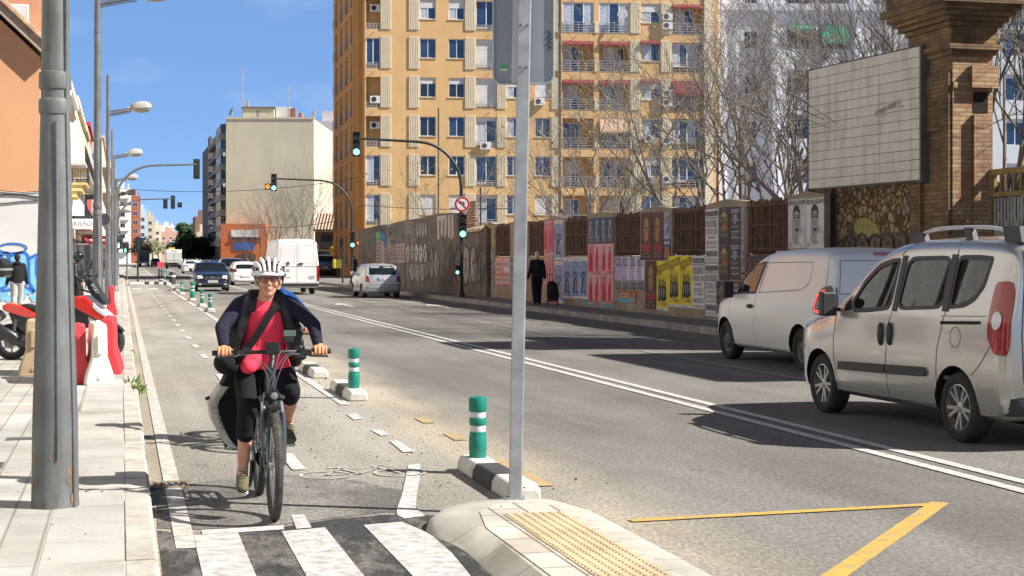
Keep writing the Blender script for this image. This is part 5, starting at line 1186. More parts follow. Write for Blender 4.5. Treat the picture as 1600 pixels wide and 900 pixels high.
# ================================================================ STREET FURNITURE
galv = M('weathered_steel', (.15, .16, .165), rough=.6, metal=.2, var=.22, scale=2.2, dirt=((.10, .085, .065), .65, 6), run=(1, 1, .3), bump=.1, bscale=30)
rustspot = M('column_rust', (.22, .12, .06), rough=.9, var=.4, scale=10); darkm = M('dark_green_paint', (.035, .05, .045), rough=.5, var=.2)
lampw = M('lamp_shell', (.36, .36, .34), rough=.5, var=.1); lampg = M('lamp_bowl', (.30, .285, .24), rough=.25, var=.15)
def lamp_column():
    r = empty('street_lamp', (0, 0, 0)); mb = MB()
    mb.lathe([(.146, 0), (.142, .05), (.137, .5), (.108, 1.5), (.089, 2.42), (.096, 2.421), (.099, 2.44), (.099, 2.50), (.094, 2.515), (.086, 2.52), (.086, 2.57), (.094, 2.575), (.098, 2.59), (.098, 2.66), (.094, 2.68), (.083, 2.685), (.079, 3.2), (.070, 6.2), (.078, 6.205), (.078, 6.28), (.068, 6.285), (.06, 8.2), (.055, 8.25), (.02, 8.28)], 28)
    mb.build('shaft', galv, r, angle=40)
    mb = MB(); mb.tube([(.118, -.085, .0), (.112, -.08, .5), (.087, -.064, 1.5), (.070, -.055, 2.4), (.068, -.052, 4)], .017, 8); mb.tube([(.02, -.145, .3), (.015, -.117, 1.3), (.012, -.1, 2.38)], .006, 5); mb.build('conduit', galv, r)
    mb = MB()
    for s in (-1, 1):
        d = Vector((math.cos(R(9 * s)), math.sin(R(9 * s)), 0)); a = Vector((0, 0, 6.85 + .06 * s)); mb.tube([a, a + d * .5 + Vector((0, 0, .10)), a + d * .84 + Vector((0, 0, .17))], .032, 8); mb.tube([a - Vector((0, 0, .06)), a + d * .8 + Vector((0, 0, .1))], .012, 6)
    mb.build('arms', galv, r)
    for s in (-1, 1):
        d = Vector((math.cos(R(9 * s)), math.sin(R(9 * s)), .12)).normalized(); c = Vector((0, 0, 6.85 + .06 * s)) + d * 1.20 + Vector((0, 0, .1)); sd = Vector((-d.y, d.x, 0)).normalized(); up = d.cross(sd); Mx = Matrix((d, sd, up)).transposed()
        mb = MB(); mb.ell(c, (.40, .19, .20), Mx, 20, 12); 
        mb.v = [v if (v - c).dot(up) > -.01 else v - up * ((v - c).dot(up) + .012) for v in mb.v]
        mb.tube([c - d * .5 - up * .02, c - d * .36], .045, 8); h = mb.build('lamp_head', lampw, r, angle=60)
        mb = MB(); mb.ell(c - up * .02 + d * .03, (.34, .16, .14), Mx, 18, 10); mb.build('bowl', lampg, h, angle=60)
    return r
LC = lamp_column()
lamp_lab = ['thick grey lamp column standing on the paving right in front', 'tall grey lamp column with two lamp heads behind the red scooter', 'grey lamp column third along the kerb, its lamp against clear sky', 'grey lamp column fourth along the left kerb, lamp above the long signal arm', 'slim lamp column fifth along the left kerb beside the signal arms', 'small distant lamp column sixth along the left kerb', 'tiny lamp column seventh along the left kerb', 'tiny lamp column eighth along the left kerb']
spots = [(-.40, 9.9)] + [(-.49, 33.0 + 25.2 * i) for i in range(7)]
for i, (x, y) in enumerate(spots):
    o = LC if i == 0 else dup(LC); o.location = (x, y, .12); tag(o, lamp_lab[i], 'street lamp', 'lamp columns along the left kerb')
mb = MB(); rs_ = random.Random(4)
for i in range(26):
    a = R(rs_.uniform(200, 330)); z = abs(rs_.gauss(0, .5)) + .02; rr = .1475 - .027 * z; s_ = rs_.uniform(.006, .02)
    c = Vector((rr * math.cos(a), rr * math.sin(a), z)); t = Vector((-math.sin(a), math.cos(a), 0))
    mb.poly([c + t * (s_ * math.cos(q) * .6) + Vector((0, 0, s_ * 1.8 * math.sin(q))) for q in (0, 1.05, 2.1, 3.14, 4.2, 5.2)])
mb.build('rust_spots', rustspot, LC, smooth=False)
# ---------------------------------------------------------------- galvanised post with the back of a sign
ps = P(805, 778, .104); sp = empty('sign_post', (ps.x, ps.y, .104), -YAW, 'tall galvanised square post standing on the near traffic island', 'sign post')
galvz = M('galvanised_steel', (.33, .345, .36), rough=.5, metal=.4, var=.2, scale=8, bump=.05, bscale=60)
mb = MB(); lean = R(1.1); mb.xf = Matrix.Rotation(lean, 4, 'Y')
mb.box(-.043, -.03, 0, .043, .03, 4.2); q = mb.build('post', galvz, sp, smooth=False, bevel=.008)
mb = MB(); mb.xf = Matrix.Rotation(lean, 4, 'Y')
for z in (2.78, 3.05): 
    for x in (-.02, .02): mb.lathe([(.009, 0), (.009, .008), (.005, .014)], 8, (x, -.03, z), (0, -1, 0))
mb.build('bolts', M('bolt_steel', (.25, .25, .26), rough=.4, metal=.8), sp)
mb = MB(); mb.box(-.06, -.045, -.004, .06, .045, .006); mb.build('foot_plate', galvz, sp, smooth=False)
sb = empty('traffic_sign', (ps.x, ps.y, .104), -YAW, 'grey back of a tall rounded sign fixed to the galvanised post', 'traffic sign')
mb = MB(); w, z0, z1, rr = .195, 2.68, 3.6, .06; xo = z0 * math.tan(lean) + .003
out = []
for cx, cz, a0 in ((w - rr, z1 - rr, 0), (-w + rr, z1 - rr, 90), (-w + rr, z0 + rr, 180), (w - rr, z0 + rr, 270)): out += [(xo + cx + rr * math.cos(R(a0 + i * 15)), .055, cz + rr * math.sin(R(a0 + i * 15))) for i in range(7)]
mb.prism(out, (0, .004, 0)); mb.build('plate', M('sign_back_grey', (.24, .26, .29), rough=.55, metal=.2, var=.08, scale=3), sb, smooth=False)
mb = MB(); mb.tube([(x, .048, z) for x, y, z in out], .007, 6, closed=True); mb.build('rim', M('sign_rim', (.34, .36, .38), rough=.5, metal=.3), sb)
mb = MB(); mb.box(xo - .15, .0525, 2.78, xo - .105, .0545, 2.805, 0); mb.box(xo - .15, .0525, 2.765, xo - .105, .0545, 2.779, 1); mb.build('sticker', [M('sticker_green', (.05, .35, .08)), M('sticker_pale', (.5, .55, .45))], sb, smooth=False)
mb = MB()
for i in range(9): mb.tube([(xo + .15 + .012 * math.sin(i * 2.1), .0525, 2.90 + i * .014), (xo + .165, .0525, 2.91 + i * .014), (xo + .175 - .01 * math.cos(i * 3), .0525, 2.895 + i * .014)], .003, 4)
mb.build('marker_scrawl', M('marker_blue', (.03, .05, .10)), sb)
# ---------------------------------------------------------------- lane separators and bollards
sepw = M('separator_white', (.62, .60, .55), rough=.8, var=.12, scale=3, dirt=((.35, .3, .24), .45, 4)); sepk = M('separator_black', (.055, .052, .05), rough=.85, var=.3, scale=6)
def separator():
    r = empty('lane_separator', (0, 0, 0))
    for i, (a, b) in enumerate(((-.86, -.33), (-.33, .28), (.28, .86))):
        mb = MB(); pr = [(-.12, 0), (.12, 0), (.115, .07), (.085, .12), (-.085, .12), (-.115, .07)]; n = 6
        e0 = .75 if i == 0 else 1; e1 = .75 if i == 2 else 1
        st = [(a, .7 if i == 0 else 1), (a + .06, 1), (b - .06, 1), (b, .7 if i == 2 else 1)]
        vs = [(x * (1 if s == 1 else .86), y, z * s) for y, s in st for x, z in pr]
        mb.add(vs, [tuple(range(n))] + [tuple(range(4 * n - 1, 3 * n - 1, -1))] + [(k * n + j, (k + 1) * n + j, (k + 1) * n + (j + 1) % n, k * n + (j + 1) % n) for k in range(3) for j in range(n)])
        mb.build('band', sepk if i == 1 else sepw, r, angle=25, bevel=.012)
    return r
SEP = separator()
sep_spots = [(10.9, 'black and white kerb separator block nearest the galvanised post'), (18.5, 'black and white separator block under the second green bollard'), (22.0, 'black and white separator block without a bollard by the cyclist\'s elbow side')] + [(y, None) for y in (48.6, 53.6, 61, 72)]
slab_ = ['separator block under the lowest of the four far bollards', 'separator block under the second of the four far bollards', 'separator block under the thickest far bollard', 'separator block under the farthest of the four bollards']
for i, (y, lab) in enumerate(sep_spots):
    o = SEP if i == 0 else dup(SEP); o.location = (2.65, y, .004); tag(o, lab or slab_[i - 3], 'lane separator', 'black and white separators along the bike lane')
SS = MB()
for i in range(6):
    o = dup(SEP, scale=(.9, .5, .9)); o.location = (2.72, 76.5 + i * 3.1, .004); tag(o, 'small separator block in the row beyond the four bollards towards the far island', 'lane separator', 'small separators beyond the bollards')
grn = M('bollard_green', (.004, .20, .145), rough=.42, var=.1, scale=3, dirt=((.03, .16, .13), .4, 6)); refl = M('reflective_band', (.62, .62, .60), rough=.35, var=.1, scale=12)
def bollard():
    r = empty('bollard', (0, 0, 0)); mb = MB()
    mb.lathe([(.063, 0), (.066, .004), (.066, .055), (.069, .06), (.069, .16), (.064, .172), (.064, .20), (.058, .203), (.058, .25), (.064, .253), (.066, .26), (.066, .30), (.062, .31), (.058, .312), (.058, .355), (.066, .358), (.07, .365), (.07, .45), (.066, .465), (.03, .472), (.02, .470)], 24)
    mb.build('post', grn, r, angle=35)
    for z0, z1 in ((.201, .251), (.311, .357)):
        mb = MB(); mb.lathe([(.0585, z0), (.0595, z0 + .003), (.0595, z1 - .003), (.0585, z1)], 24, cap=False); mb.build('reflective_band', refl, r)
    mb = MB(); mb.box(-.012, -.072, .27, .012, -.06, .29); mb.build('clip', grn, r, smooth=False); return r
BO = bollard()
bspots = [(11.5, .12, 1.0, 'green bollard with two white bands nearest the galvanised post'), (18.0, .12, 1, 'green banded bollard on the separator halfway up the lane'), (48.4, .12, .95, 'lowest of the four far green bollards beside the dark blue car'), (53.4, .12, .95, 'second of the four far green bollards beside the dark car'), (60.8, .12, 1.15, 'thickest and tallest of the far green bollards'), (71.8, .12, .95, 'farthest of the four green bollards before the dark car')]
for i, (y, z, s, lab) in enumerate(bspots):
    o = BO if i == 0 else dup(BO); o.location = (2.65, y, z); o.scale = (s, s, s) if s != 1.15 else (1.5, 1.5, 1.35); tag(o, lab, 'bollard', 'green bollards along the bike lane')
for i in range(3):
    o = dup(BO); o.location = (3.1, 118 + i * 9, .0); o.scale = (1, 1, 1.6); tag(o, ('tiny green bollard just past the far island', 'tiny green bollard middle of three past the far island', 'tiny green bollard farthest past the far island')[i], 'bollard', 'green bollards along the bike lane')
kb = empty('kerb_post', (3.1, 99.5, .0), 0, 'short black post at the tip of the far island', 'bollard'); mb = MB(); mb.lathe([(.2, 0), (.2, .75), (.16, .8)], 14); mb.build('post', DARK, kb)
mb = MB(); mb.lathe([(.205, .5), (.205, .6)], 14, cap=False); mb.build('band', refl, kb)
# ---------------------------------------------------------------- traffic lights
blackp = M('mast_black', (.02, .024, .022), rough=.45, var=.2); mastg = M('mast_grey', (.15, .165, .17), rough=.5, metal=.3, var=.15)
green_on = M('signal_green', (.25, 1.0, .72), rough=.3, var=.02, emit=1.3); amber_on = M('signal_amber', (1.0, .20, .03), rough=.3, var=.02, emit=1.1); red_on = M('signal_red', (1, .05, .03), rough=.3, var=.02, emit=3.0); lens_off = M('lens_off', (.06, .06, .06), rough=.25)
def signal(parent, loc, rz=0, n=3, lit=2, s=.29, on=None, back=False, ped=False):
    """a signal head: face on its -y side"""
    mb = MB(); w = s / 2; mb.box(-w, 0, -n * s / 2 - .02, w, .2, n * s / 2 + .02); 
    if back: mb.box(-w * .6, .2, -n * s / 2 + .05, w * .6, .26, n * s / 2 - .05)
    o = mb.build('signal_head', blackp, parent, smooth=False, bevel=.015); o.location = loc; o.rotation_euler = (0, 0, rz)
    for i in range(n):
        z = (n / 2 - .5 - i) * s; mb = MB(); mb.lathe([(w * .8, 0), (w * .55, .02), (.01, .03)], 18, (0, -.002, z), (0, -1, 0)); is_on = (lit == i)
        mb.build('lens', (on or green_on) if is_on else lens_off, o)
        if ped and is_on:
            pass
        mb = MB(); vs = []
        k = 12
        for q in range(k + 1):
            a = math.pi * q / k + 0; vs += [(w * .86 * math.cos(a), 0, z + w * .86 * math.sin(a)), (w * .86 * math.cos(a), -.19 * (.35 + .65 * math.sin(a)), z + w * .86 * math.sin(a))]
        mb.add(vs, [(2 * q, 2 * q + 1, 2 * q + 3, 2 * q + 2) for q in range(k)]); mb.build('visor', blackp, o)
    return o
def mast(label, x, y, reach, ztop, bend_r, side, mat, z0=.15, group='overhead signal masts', r0=.085):
    r = empty('traffic_light', (x, y, z0), 0, label, 'traffic light', group); mb = MB(); zt = ztop - z0; pts = [(0, 0, 0), (0, 0, zt - bend_r)]; rs = [r0, r0 * .82]
    for i in range(1, 10): a = R(90) * i / 9; pts.append((side * bend_r * (1 - math.cos(a)), 0, zt - bend_r + bend_r * math.sin(a))); rs.append(r0 * (.82 - .02 * i))
    pts.append((side * reach, 0, zt + .08)); rs.append(r0 * .5); mb.tube(pts, rs, 12); mb.lathe([(.16, 0), (.16, .03), (.1, .25), (.09, .26)], 14); mb.build('mast', mat, r); return r
m1 = mast('black signal mast with green light and no left turn sign by the graffiti wall', 12.75, 58.2, 4.05, 6.15, 1.75, -1, blackp)
rzc = -YAW * .8
signal(m1, (-4.1, -.1, 5.86), rzc, 3, 2, .30); signal(m1, (0, -.3, 2.75), rzc, 3, 2, .30)
pd = signal(m1, (-.17, -.1, 1.05), rzc, 2, 1, .17)
mb = MB(); mb.xf = Matrix.Translation((0, -.16, 3.6)) @ Matrix.Rotation(rzc, 4, 'Z')
def disc(mb, r, y, m, n=32, x=0, z=0): mb.poly([(x + r * math.cos(6.2832 * i / n), y, z + r * math.sin(6.2832 * i / n)) for i in range(n)], m)
mb.lathe([(.30, 0), (.30, .02)], 32, (0, .02, 0), (0, -1, 0), 1); disc(mb, .29, -.002, 0); disc(mb, .215, -.005, 1)
mb.poly([(.045, -.008, -.13), (.095, -.008, -.13), (.095, -.008, .09), (-.04, -.008, .09), (-.04, -.008, .14), (-.15, -.008, .065), (-.04, -.008, -.01), (-.04, -.008, .04), (.045, -.008, .04)], 2)
d_ = .707; w_ = .024
mb.poly([(-.155 - w_ * d_, -.011, .155 - w_ * d_), (-.155 + w_ * d_, -.011, .155 + w_ * d_), (.155 + w_ * d_, -.011, -.155 + w_ * d_), (.155 - w_ * d_, -.011, -.155 - w_ * d_)], 0)
mb.build('no_left_turn_sign', [M('sign_ring_red', (.55, .015, .02), rough=.4, var=.04), M('sign_white', (.8, .8, .8), rough=.4, var=.03), DARK], m1, smooth=False)
m2 = mast('dark signal mast with green light and amber arrow near the white van', 13.2, 90.5, 4.6, 6.25, 1.9, -1, blackp)
signal(m2, (-4.6, -.1, 5.95), rzc, 3, 2, .32); signal(m2, (-4.95, -.1, 5.70), rzc, 1, 0, .32, amber_on); signal(m2, (0, -.3, 2.6), rzc, 3, 2, .30); signal(m2, (.38, -.3, 2.42), rzc, 1, 0, .30, amber_on)
pp = empty('pedestrian_light', (13.0, 93.0, .15), 0, 'thin dark pedestrian light post left of the second signal mast', 'pedestrian light'); mb = MB(); mb.tube([(0, 0, 0), (0, 0, 2.7)], .06, 8); mb.build('post', blackp, pp); signal(pp, (-.1, -.25, 2.45), 0, 2, 5, .25)
m3 = mast('grey signal mast arching over the lane from the left kerb, seen from behind', -.30, 74.5, 3.75, 6.05, 1.8, 1, mastg, .12)
signal(m3, (3.75, .25, 5.80), R(180), 3, 9, .30, back=True)
m4 = mast('more distant grey signal mast with three heads over the lane', -.30, 117.5, 4.0, 6.05, 1.8, 1, mastg, .12)
signal(m4, (4.0, .25, 5.75), R(180), 3, 9, .32, back=True); signal(m4, (3.45, .25, 5.6), R(180), 2, 9, .32, back=True); signal(m4, (4.5, .25, 5.55), R(180), 1, 9, .34, back=True)
def pedfig(o, s, z):
    mb = MB(); mb.ell((0, -.035, z + s * .33), (s * .1, .012, s * .1), None, 10, 6); mb.box(-s * .13, -.045, z - s * .08, s * .13, -.03, z + s * .22); mb.box(-s * .14, -.045, z - s * .42, -s * .02, -.03, z - s * .08); mb.box(s * .02, -.045, z - s * .42, s * .14, -.03, z - s * .08); mb.build('walking_figure', green_on, o, smooth=False)
def pedlight(label, x, y, h, z0=.12, side=0, s=.27):
    r = empty('pedestrian_light', (x, y, z0), 0, label, 'pedestrian light', 'pedestrian lights on the left'); mb = MB(); mb.tube([(0, 0, 0), (0, 0, h + .35)], .055, 8); mb.build('post', mastg, r)
    mb = MB(); mb.box(-s / 2, 0, -s, s / 2, .2, s); o = mb.build('signal_head', blackp, r, smooth=False); o.location = (side, -.22, h); o.rotation_euler = (0, 0, -YAW); pedfig(o, s * .95, -s * .5)
    mb = MB(); mb.lathe([(s * .4, 0), (s * .1, .02)], 14, (0, -.001, s * .5), (0, -1, 0)); mb.build('lens', lens_off, o); return r
pedlight('pedestrian light with a green figure on the left kerb beside the lamp columns', -.25, 79, 2.35, .12, .1, .32)
pedlight('farther pedestrian light with a green figure left of the island post', .35, 112, 2.3, .12, -.1, .36)
il = empty('signal_post', (1.0, 102.3, .13), 0, 'dark signal post standing on the far black and white island', 'signal post'); mb = MB(); mb.tube([(0, 0, 0), (0, 0, 2.95)], .06, 8); mb.build('post', blackp, il); signal(il, (0, -.05, 2.45), R(180), 3, 9, .3, back=True)
# round sign back on the third lamp column
rb_ = empty('round_sign', (-.62, 56.5, 3.05), 0, 'dark back of a round sign between the third and fourth lamp columns', 'traffic sign'); mb = MB(); mb.lathe([(.21, 0), (.21, .02)], 24, (0, 0, 0), (0, -1, 0)); mb.build('disc', DARK, rb_); mb = MB(); mb.box(-.3, -.0, -.03, .0, .03, .03); mb.build('bracket', DARK, rb_, smooth=False)
# iron posts with wires inside the lot, and overhead cables
for (p, q0, yc, lab) in ((751, 292, 78, 'thin iron post with crossbars behind the tiled wall coping'), (685, 168, 95, 'tall thin pole in front of the ochre block')):
    b = gnd(p, yc); r = empty('iron_post', tuple(b), 0, lab, 'post'); h = 1.65 + (404 - q0) / 2400 * yc; mb = MB(); mb.tube([(0, 0, 0), (0, 0, h)], .045, 6); mb.box(-1.6, -.02, h - 1.1, 1.4, .02, h - 1.05) if p == 751 else None; mb.build('pole', DARK, r)
def cable(label, a, b, sag, r=.018):
    mb = MB(); a, b = Vector(a), Vector(b); mb.tube([a.lerp(b, i / 20) - Vector((0, 0, sag * 4 * (i / 20) * (1 - i / 20))) for i in range(21)], r, 4); tag(mb.build('overhead_cable', DARK), label, 'cable', 'cables over the street')
cable('thin cable crossing high over the street to the ochre block', A(112, 286, 120), A(570, 276, 117), .9, .02)
cable('thin cable sagging in front of the beige party wall', A(528, 345, 118), A(380, 352, 200), .4, .025)
cable('wire along the foot of the ochre block above the wall', A(560, 320, 96), A(760, 327, 90), .1, .02)
# ================================================================ VEHICLES
tyre_m = M('tyre_rubber', (.022, .022, .022), rough=.85, var=.3, scale=12); rim_m = M('alloy', (.42, .42, .41), rough=.35, metal=.7, var=.1); hub_m = M('wheel_dark', (.06, .06, .065), rough=.5, metal=.4)
blkp = M('black_plastic', (.025, .025, .027), rough=.55, var=.2); archm = M('arch_dark', (.008, .008, .008), rough=.9); cglass = M('car_glass', (.012, .016, .02), rough=.03, var=.2, spec=.4, scale=2)
seeg = bpy.data.materials.new('clear_car_glass'); seeg.use_nodes = True; nt, b, N, L = nodes(seeg)
_t = N('ShaderNodeBsdfTransparent'); _t.inputs[0].default_value = (.50, .55, .54, 1); _g = N('ShaderNodeBsdfGlossy'); _g.inputs['Roughness'].default_value = .02; _w = N('ShaderNodeLayerWeight'); _w.inputs[0].default_value = .5; _p = N('ShaderNodeMath'); _p.operation = 'POWER'; _p.inputs[1].default_value = 4; _f = N('ShaderNodeMath'); _f.operation = 'MULTIPLY_ADD'; _f.inputs[1].default_value = .8; _f.inputs[2].default_value = .06; _x = N('ShaderNodeMixShader')
L(_w.outputs['Facing'], _p.inputs[0]); L(_p.outputs[0], _f.inputs[0]); L(_f.outputs[0], _x.inputs[0]); L(_t.outputs[0], _x.inputs[1]); L(_g.outputs[0], _x.inputs[2]); L(_x.outputs[0], nt.nodes['Material Output'].inputs[0])
redl = M('tail_red', (.30, .006, .010), rough=.15, var=.15, scale=14, coat=.6); clearl = M('lamp_clear', (.62, .64, .66), rough=.12, var=.2, scale=18, coat=.8); platem = M('plate_white', (.68, .68, .66), rough=.5, var=.05); plateb = M('plate_blue', (.02, .08, .4), rough=.5); seamm = M('panel_gap', (.012, .012, .012), rough=.9); chrome = M('chrome', (.6, .6, .62), rough=.15, metal=1)
def wheel_parts(parent, rad, wid, spokes=5, style='alloy'):
    """axle along x, face towards -x"""
    w = empty('wheel'); w.parent = parent; mb = MB(); h = wid / 2
    mb.lathe([(rad * .66, -h * .9), (rad * .70, -h), (rad * .88, -h), (rad * .97, -h * .8), (rad, -h * .4), (rad, h * .4), (rad * .97, h * .8), (rad * .88, h), (rad * .66, h * .9)], 36, (0, 0, 0), (1, 0, 0), cap=False); mb.build('tyre', tyre_m, w, angle=50)
    mb = MB(); rr = rad * .67
    mb.lathe([(rr, -h * .86), (rr * .93, -h * .9), (rr * .9, -h * .4), (rr * .88, h * .3), (.01, h * .32)], 36, (0, 0, 0), (1, 0, 0), m=0, cap=False)
    if style == 'alloy':
        for i in range(spokes):
            for o_ in (-.16, .16):
                a = 2 * math.pi * i / spokes + o_ * .6; a2 = 2 * math.pi * i / spokes + o_ * 1.35
                u = Vector((0, math.cos(a), math.sin(a))); u2 = Vector((0, math.cos(a2), math.sin(a2))); t = Vector((0, -math.sin(a), math.cos(a)))
                p0 = u * rr * .12; p1 = u2 * rr * .92; wd = rr * .075
                mb.add([p0 - t * wd + Vector((-h * .72, 0, 0)), p0 + t * wd + Vector((-h * .72, 0, 0)), p1 + t * wd * .9 + Vector((-h * .84, 0, 0)), p1 - t * wd * .9 + Vector((-h * .84, 0, 0)), p0 - t * wd + Vector((-h * .3, 0, 0)), p0 + t * wd + Vector((-h * .3, 0, 0)), p1 + t * wd + Vector((-h * .4, 0, 0)), p1 - t * wd + Vector((-h * .4, 0, 0))],
                       [(0, 1, 2, 3), (0, 4, 5, 1), (1, 5, 6, 2), (2, 6, 7, 3), (3, 7, 4, 0)], 0)
        mb.lathe([(rr * .24, -h * .3), (rr * .24, -h * .70), (rr * .16, -h * .78), (.005, -h * .79)], 20, (0, 0, 0), (1, 0, 0), m=0, cap=False)
        mb.lathe([(rr * .9, -h * .25), (.01, -h * .22)], 28, (0, 0, 0), (1, 0, 0), m=1, cap=False)
        mats = [rim_m, hub_m]
    else:
        mb.lathe([(rr * .92, -h * .8), (rr * .6, -h * .55), (rr * .5, -h * .8), (rr * .2, -h * .9), (.01, -h * .9)], 28, (0, 0, 0), (1, 0, 0), m=0, cap=False)
        for i in range(10):
            a = .628 * i; c = Vector((-h * .62, math.cos(a) * rr * .72, math.sin(a) * rr * .72)); mb.ell(c, (.01, rr * .07, rr * .07), None, 8, 4, 1)
        mats = [hub_m if style == 'steel' else M('hubcap', (.36, .37, .38), rough=.4, metal=.5), archm]
    mb.build('rim', mats, w, angle=30); return w
class Body:
    def __init__(s, zt, hw, zb, belt, rear, front, tumble=.16, rr=.11, crown=.035, nose=.5, tail=.14, mid=.6, nose_e=2.6, tail_in=.07, nose_in=.22, zb_end=.1):
        s.zt_p = crom(zt, 6); s.HW, s.zb0, s.belt, s.rear, s.front = hw, zb, belt, rear, front
        s.tumble, s.rr, s.crown, s.nose, s.tail, s.mid, s.ne, s.ti, s.ni, s.ze = tumble, rr, crown, nose, tail, mid, nose_e, tail_in, nose_in, zb_end
    def zt(s, y):
        p = s.zt_p
        if y <= p[0][0]: return p[0][1]
        for (a, b), (c, d) in zip(p, p[1:]):
            if y <= c: return b + (d - b) * (y - a) / max(1e-6, c - a)
        return p[-1][1]
    def hw(s, y):
        w = s.HW; d = (y - (s.front - s.nose)) / s.nose
        if d > 0: w -= s.ni * min(1, d) ** s.ne
        d = ((s.rear + s.tail) - y) / s.tail
        if d > 0: w -= s.ti * min(1, d) ** 2.4
        return w
    def ring(s, y):
        w, t = s.hw(y), s.zt(y); zb = s.zb0
        d = max(0, (y - (s.front - .5)) / .5, ((s.rear + .35) - y) / .35); zb += s.ze * min(1, d) ** 2
        zs = min(s.belt, t - .1); zs = max(zs, zb + .12); g = max(.04, t - zs); rr = min(s.rr, g * .55); xr = w * .985 - s.tumble * (g - rr)
        m = min(s.mid, zb + (zs - zb) * .6)
        pts = [(0, zb), (w * .86, zb), (w * .955, zb + .05), (w * .985, zb + (m - zb) * .4), (w, m), (w * .997, m + (zs - m) * .5), (w * .985, zs)]
        for f in (.33, .66): pts.append((w * .985 - s.tumble * (g - rr) * f, zs + (t - s.crown - rr - zs) * f))
        tc = t - s.crown
        for a in (0, 22, 45, 67, 90): pts.append((xr - rr + rr * math.cos(R(a)), tc - rr + rr * math.sin(R(a))))
        pts += [((xr - rr) * .66, t - s.crown * .42), ((xr - rr) * .33, t - s.crown * .1), (0, t)]
        return pts
    def side(s, y, z):
        pts = s.ring(y); best = None
        for (x0, z0), (x1, z1) in zip(pts[1:], pts[2:]):
            if min(z0, z1) - 1e-6 <= z <= max(z0, z1) + 1e-6:
                x = x0 if abs(z1 - z0) < 1e-6 else x0 + (x1 - x0) * (z - z0) / (z1 - z0)
                if best is None or x > best: best = x
        return best if best is not None else (pts[1][0] if z < pts[1][1] else 0)
    def inside(s, x, y, z):
        if y > s.front or y < s.rear: return False
        if z > s.zt(y) or z < s.ring(y)[0][1]: return False
        return abs(x) <= s.side(y, z)
    def endy(s, x, z, front):
        a, b = (s.front, -.2) if front else (s.rear, .2)
        if s.inside(x, a, z): return a
        for _ in range(22):
            m_ = (a + b) / 2
            if s.inside(x, m_, z): b = m_
            else: a = m_
        return b
    def mesh(s, name, mats, parent, axles, arch_r, n=70, arch_in=.30, panes=(), ends=()):
        ys = sorted({round(s.rear + (s.front - s.rear) * i / n, 4) for i in range(n + 1)} | {round(s.front - d, 4) for d in (.01, .025, .05, .08)} | {round(s.rear + d, 4) for d in (.008, .02, .04, .07, .1)})
        vs = []; fs = []; k = None
        for y in ys:
            r = s.ring(y); loop = [(x, z) for x, z in r] + [(-x, z) for x, z in r[-2:0:-1]]; k = len(loop)
            vs += [(x, y, z) for x, z in loop]
        for i in range(len(ys) - 1):
            for j in range(k): fs.append((i * k + j, (i + 1) * k + j, (i + 1) * k + (j + 1) % k, i * k + (j + 1) % k))
        fs += [tuple(range(k)), tuple(range((len(ys) - 1) * k + k - 1, (len(ys) - 1) * k - 1, -1))]
        mb = MB(); mb.add(vs, fs); o = mb.build(name, mats, parent, angle=180)
        if axles:
            ct = MB()
            for (ya, za) in axles:
                for sx in (-1, 1):
                    x0, x1 = s.HW - arch_in, s.HW + .15
                    prof = [(math.cos(a), math.sin(a)) for a in [2 * math.pi * i / 40 for i in range(40)]]
                    ct.prism([(sx * x0, ya + c_ * arch_r, za + s_ * arch_r) for c_, s_ in (prof if sx > 0 else prof[::-1])], (sx * (x1 - x0), 0, 0))
            def carve(ct):
                c = ct.build('cut', archm, parent, smooth=False); bm = o.modifiers.new('b', 'BOOLEAN'); bm.object = c; bm.operation = 'DIFFERENCE'; bm.solver = 'EXACT'; bm.material_mode = 'TRANSFER'
                apply_mods(o); cm = c.data; bpy.data.objects.remove(c); bpy.data.meshes.remove(cm)
            carve(ct)
            if panes:                    # hollow cabin, then window openings through its shell
                vi = []; yi = [y for y in ys if s.rear + .07 < y < s.front - 1.0]
                for y in yi:
                    r = [(x * .94, max(.48, z * .968)) for x, z in s.ring(y)]; r = [(x, z if z > .481 or i == 0 else .48 + .0008 * i) for i, (x, z) in enumerate(r)]; vi += [(x, y, z) for x, z in r + [(-x, z) for x, z in r[-2:0:-1]]]
                q = MB(); q.add(vi, [(i * k + j, (i + 1) * k + j, (i + 1) * k + (j + 1) % k, i * k + (j + 1) % k) for i in range(len(yi) - 1) for j in range(k)] + [tuple(range(k)), tuple(range(len(yi) * k - 1, (len(yi) - 1) * k - 1, -1))]); carve(q)
                for sx in (-1, 1):
                    for p in panes: q = MB(); q.prism([(sx * .45, y, z) for y, z in (p if sx > 0 else p[::-1])], (sx * .75, 0, 0)); carve(q)
                for p, f in ends: q = MB(); q.prism([(x, .6 if f else s.rear + .5, z) for x, z in p], (0, 2 if f else -1, 0)); carve(q)
            o.data.set_sharp_from_angle(angle=R(45))
        return o
    def _fill(s, poly, step):
        pv_ = [Vector(p) for p in poly]; n = len(pv_); ed = []; pts = []
        for i in range(n):
            a, b = pv_[i], pv_[(i + 1) % n]; k = max(1, int((b - a).length / step))
            for j in range(k): pts.append(a.lerp(b, j / k))
        m_ = len(pts); ed = [(i, (i + 1) % m_) for i in range(m_)]
        x0, x1 = min(p.x for p in pts), max(p.x for p in pts); y0, y1 = min(p.y for p in pts), max(p.y for p in pts)
        def inpoly(q):
            c = False
            for i in range(m_):
                a, b = pts[i], pts[i - 1]
                if (a.y > q.y) != (b.y > q.y) and q.x < (b.x - a.x) * (q.y - a.y) / (b.y - a.y) + a.x: c = not c
            return c
        g_ = []
        xx = x0 + step * .5
        while xx < x1:
            yy = y0 + step * .5
            while yy < y1:
                q = Vector((xx, yy))
                if inpoly(q) and min((q - p).length for p in pts) > step * .35: g_.append(q)
                yy += step
            xx += step
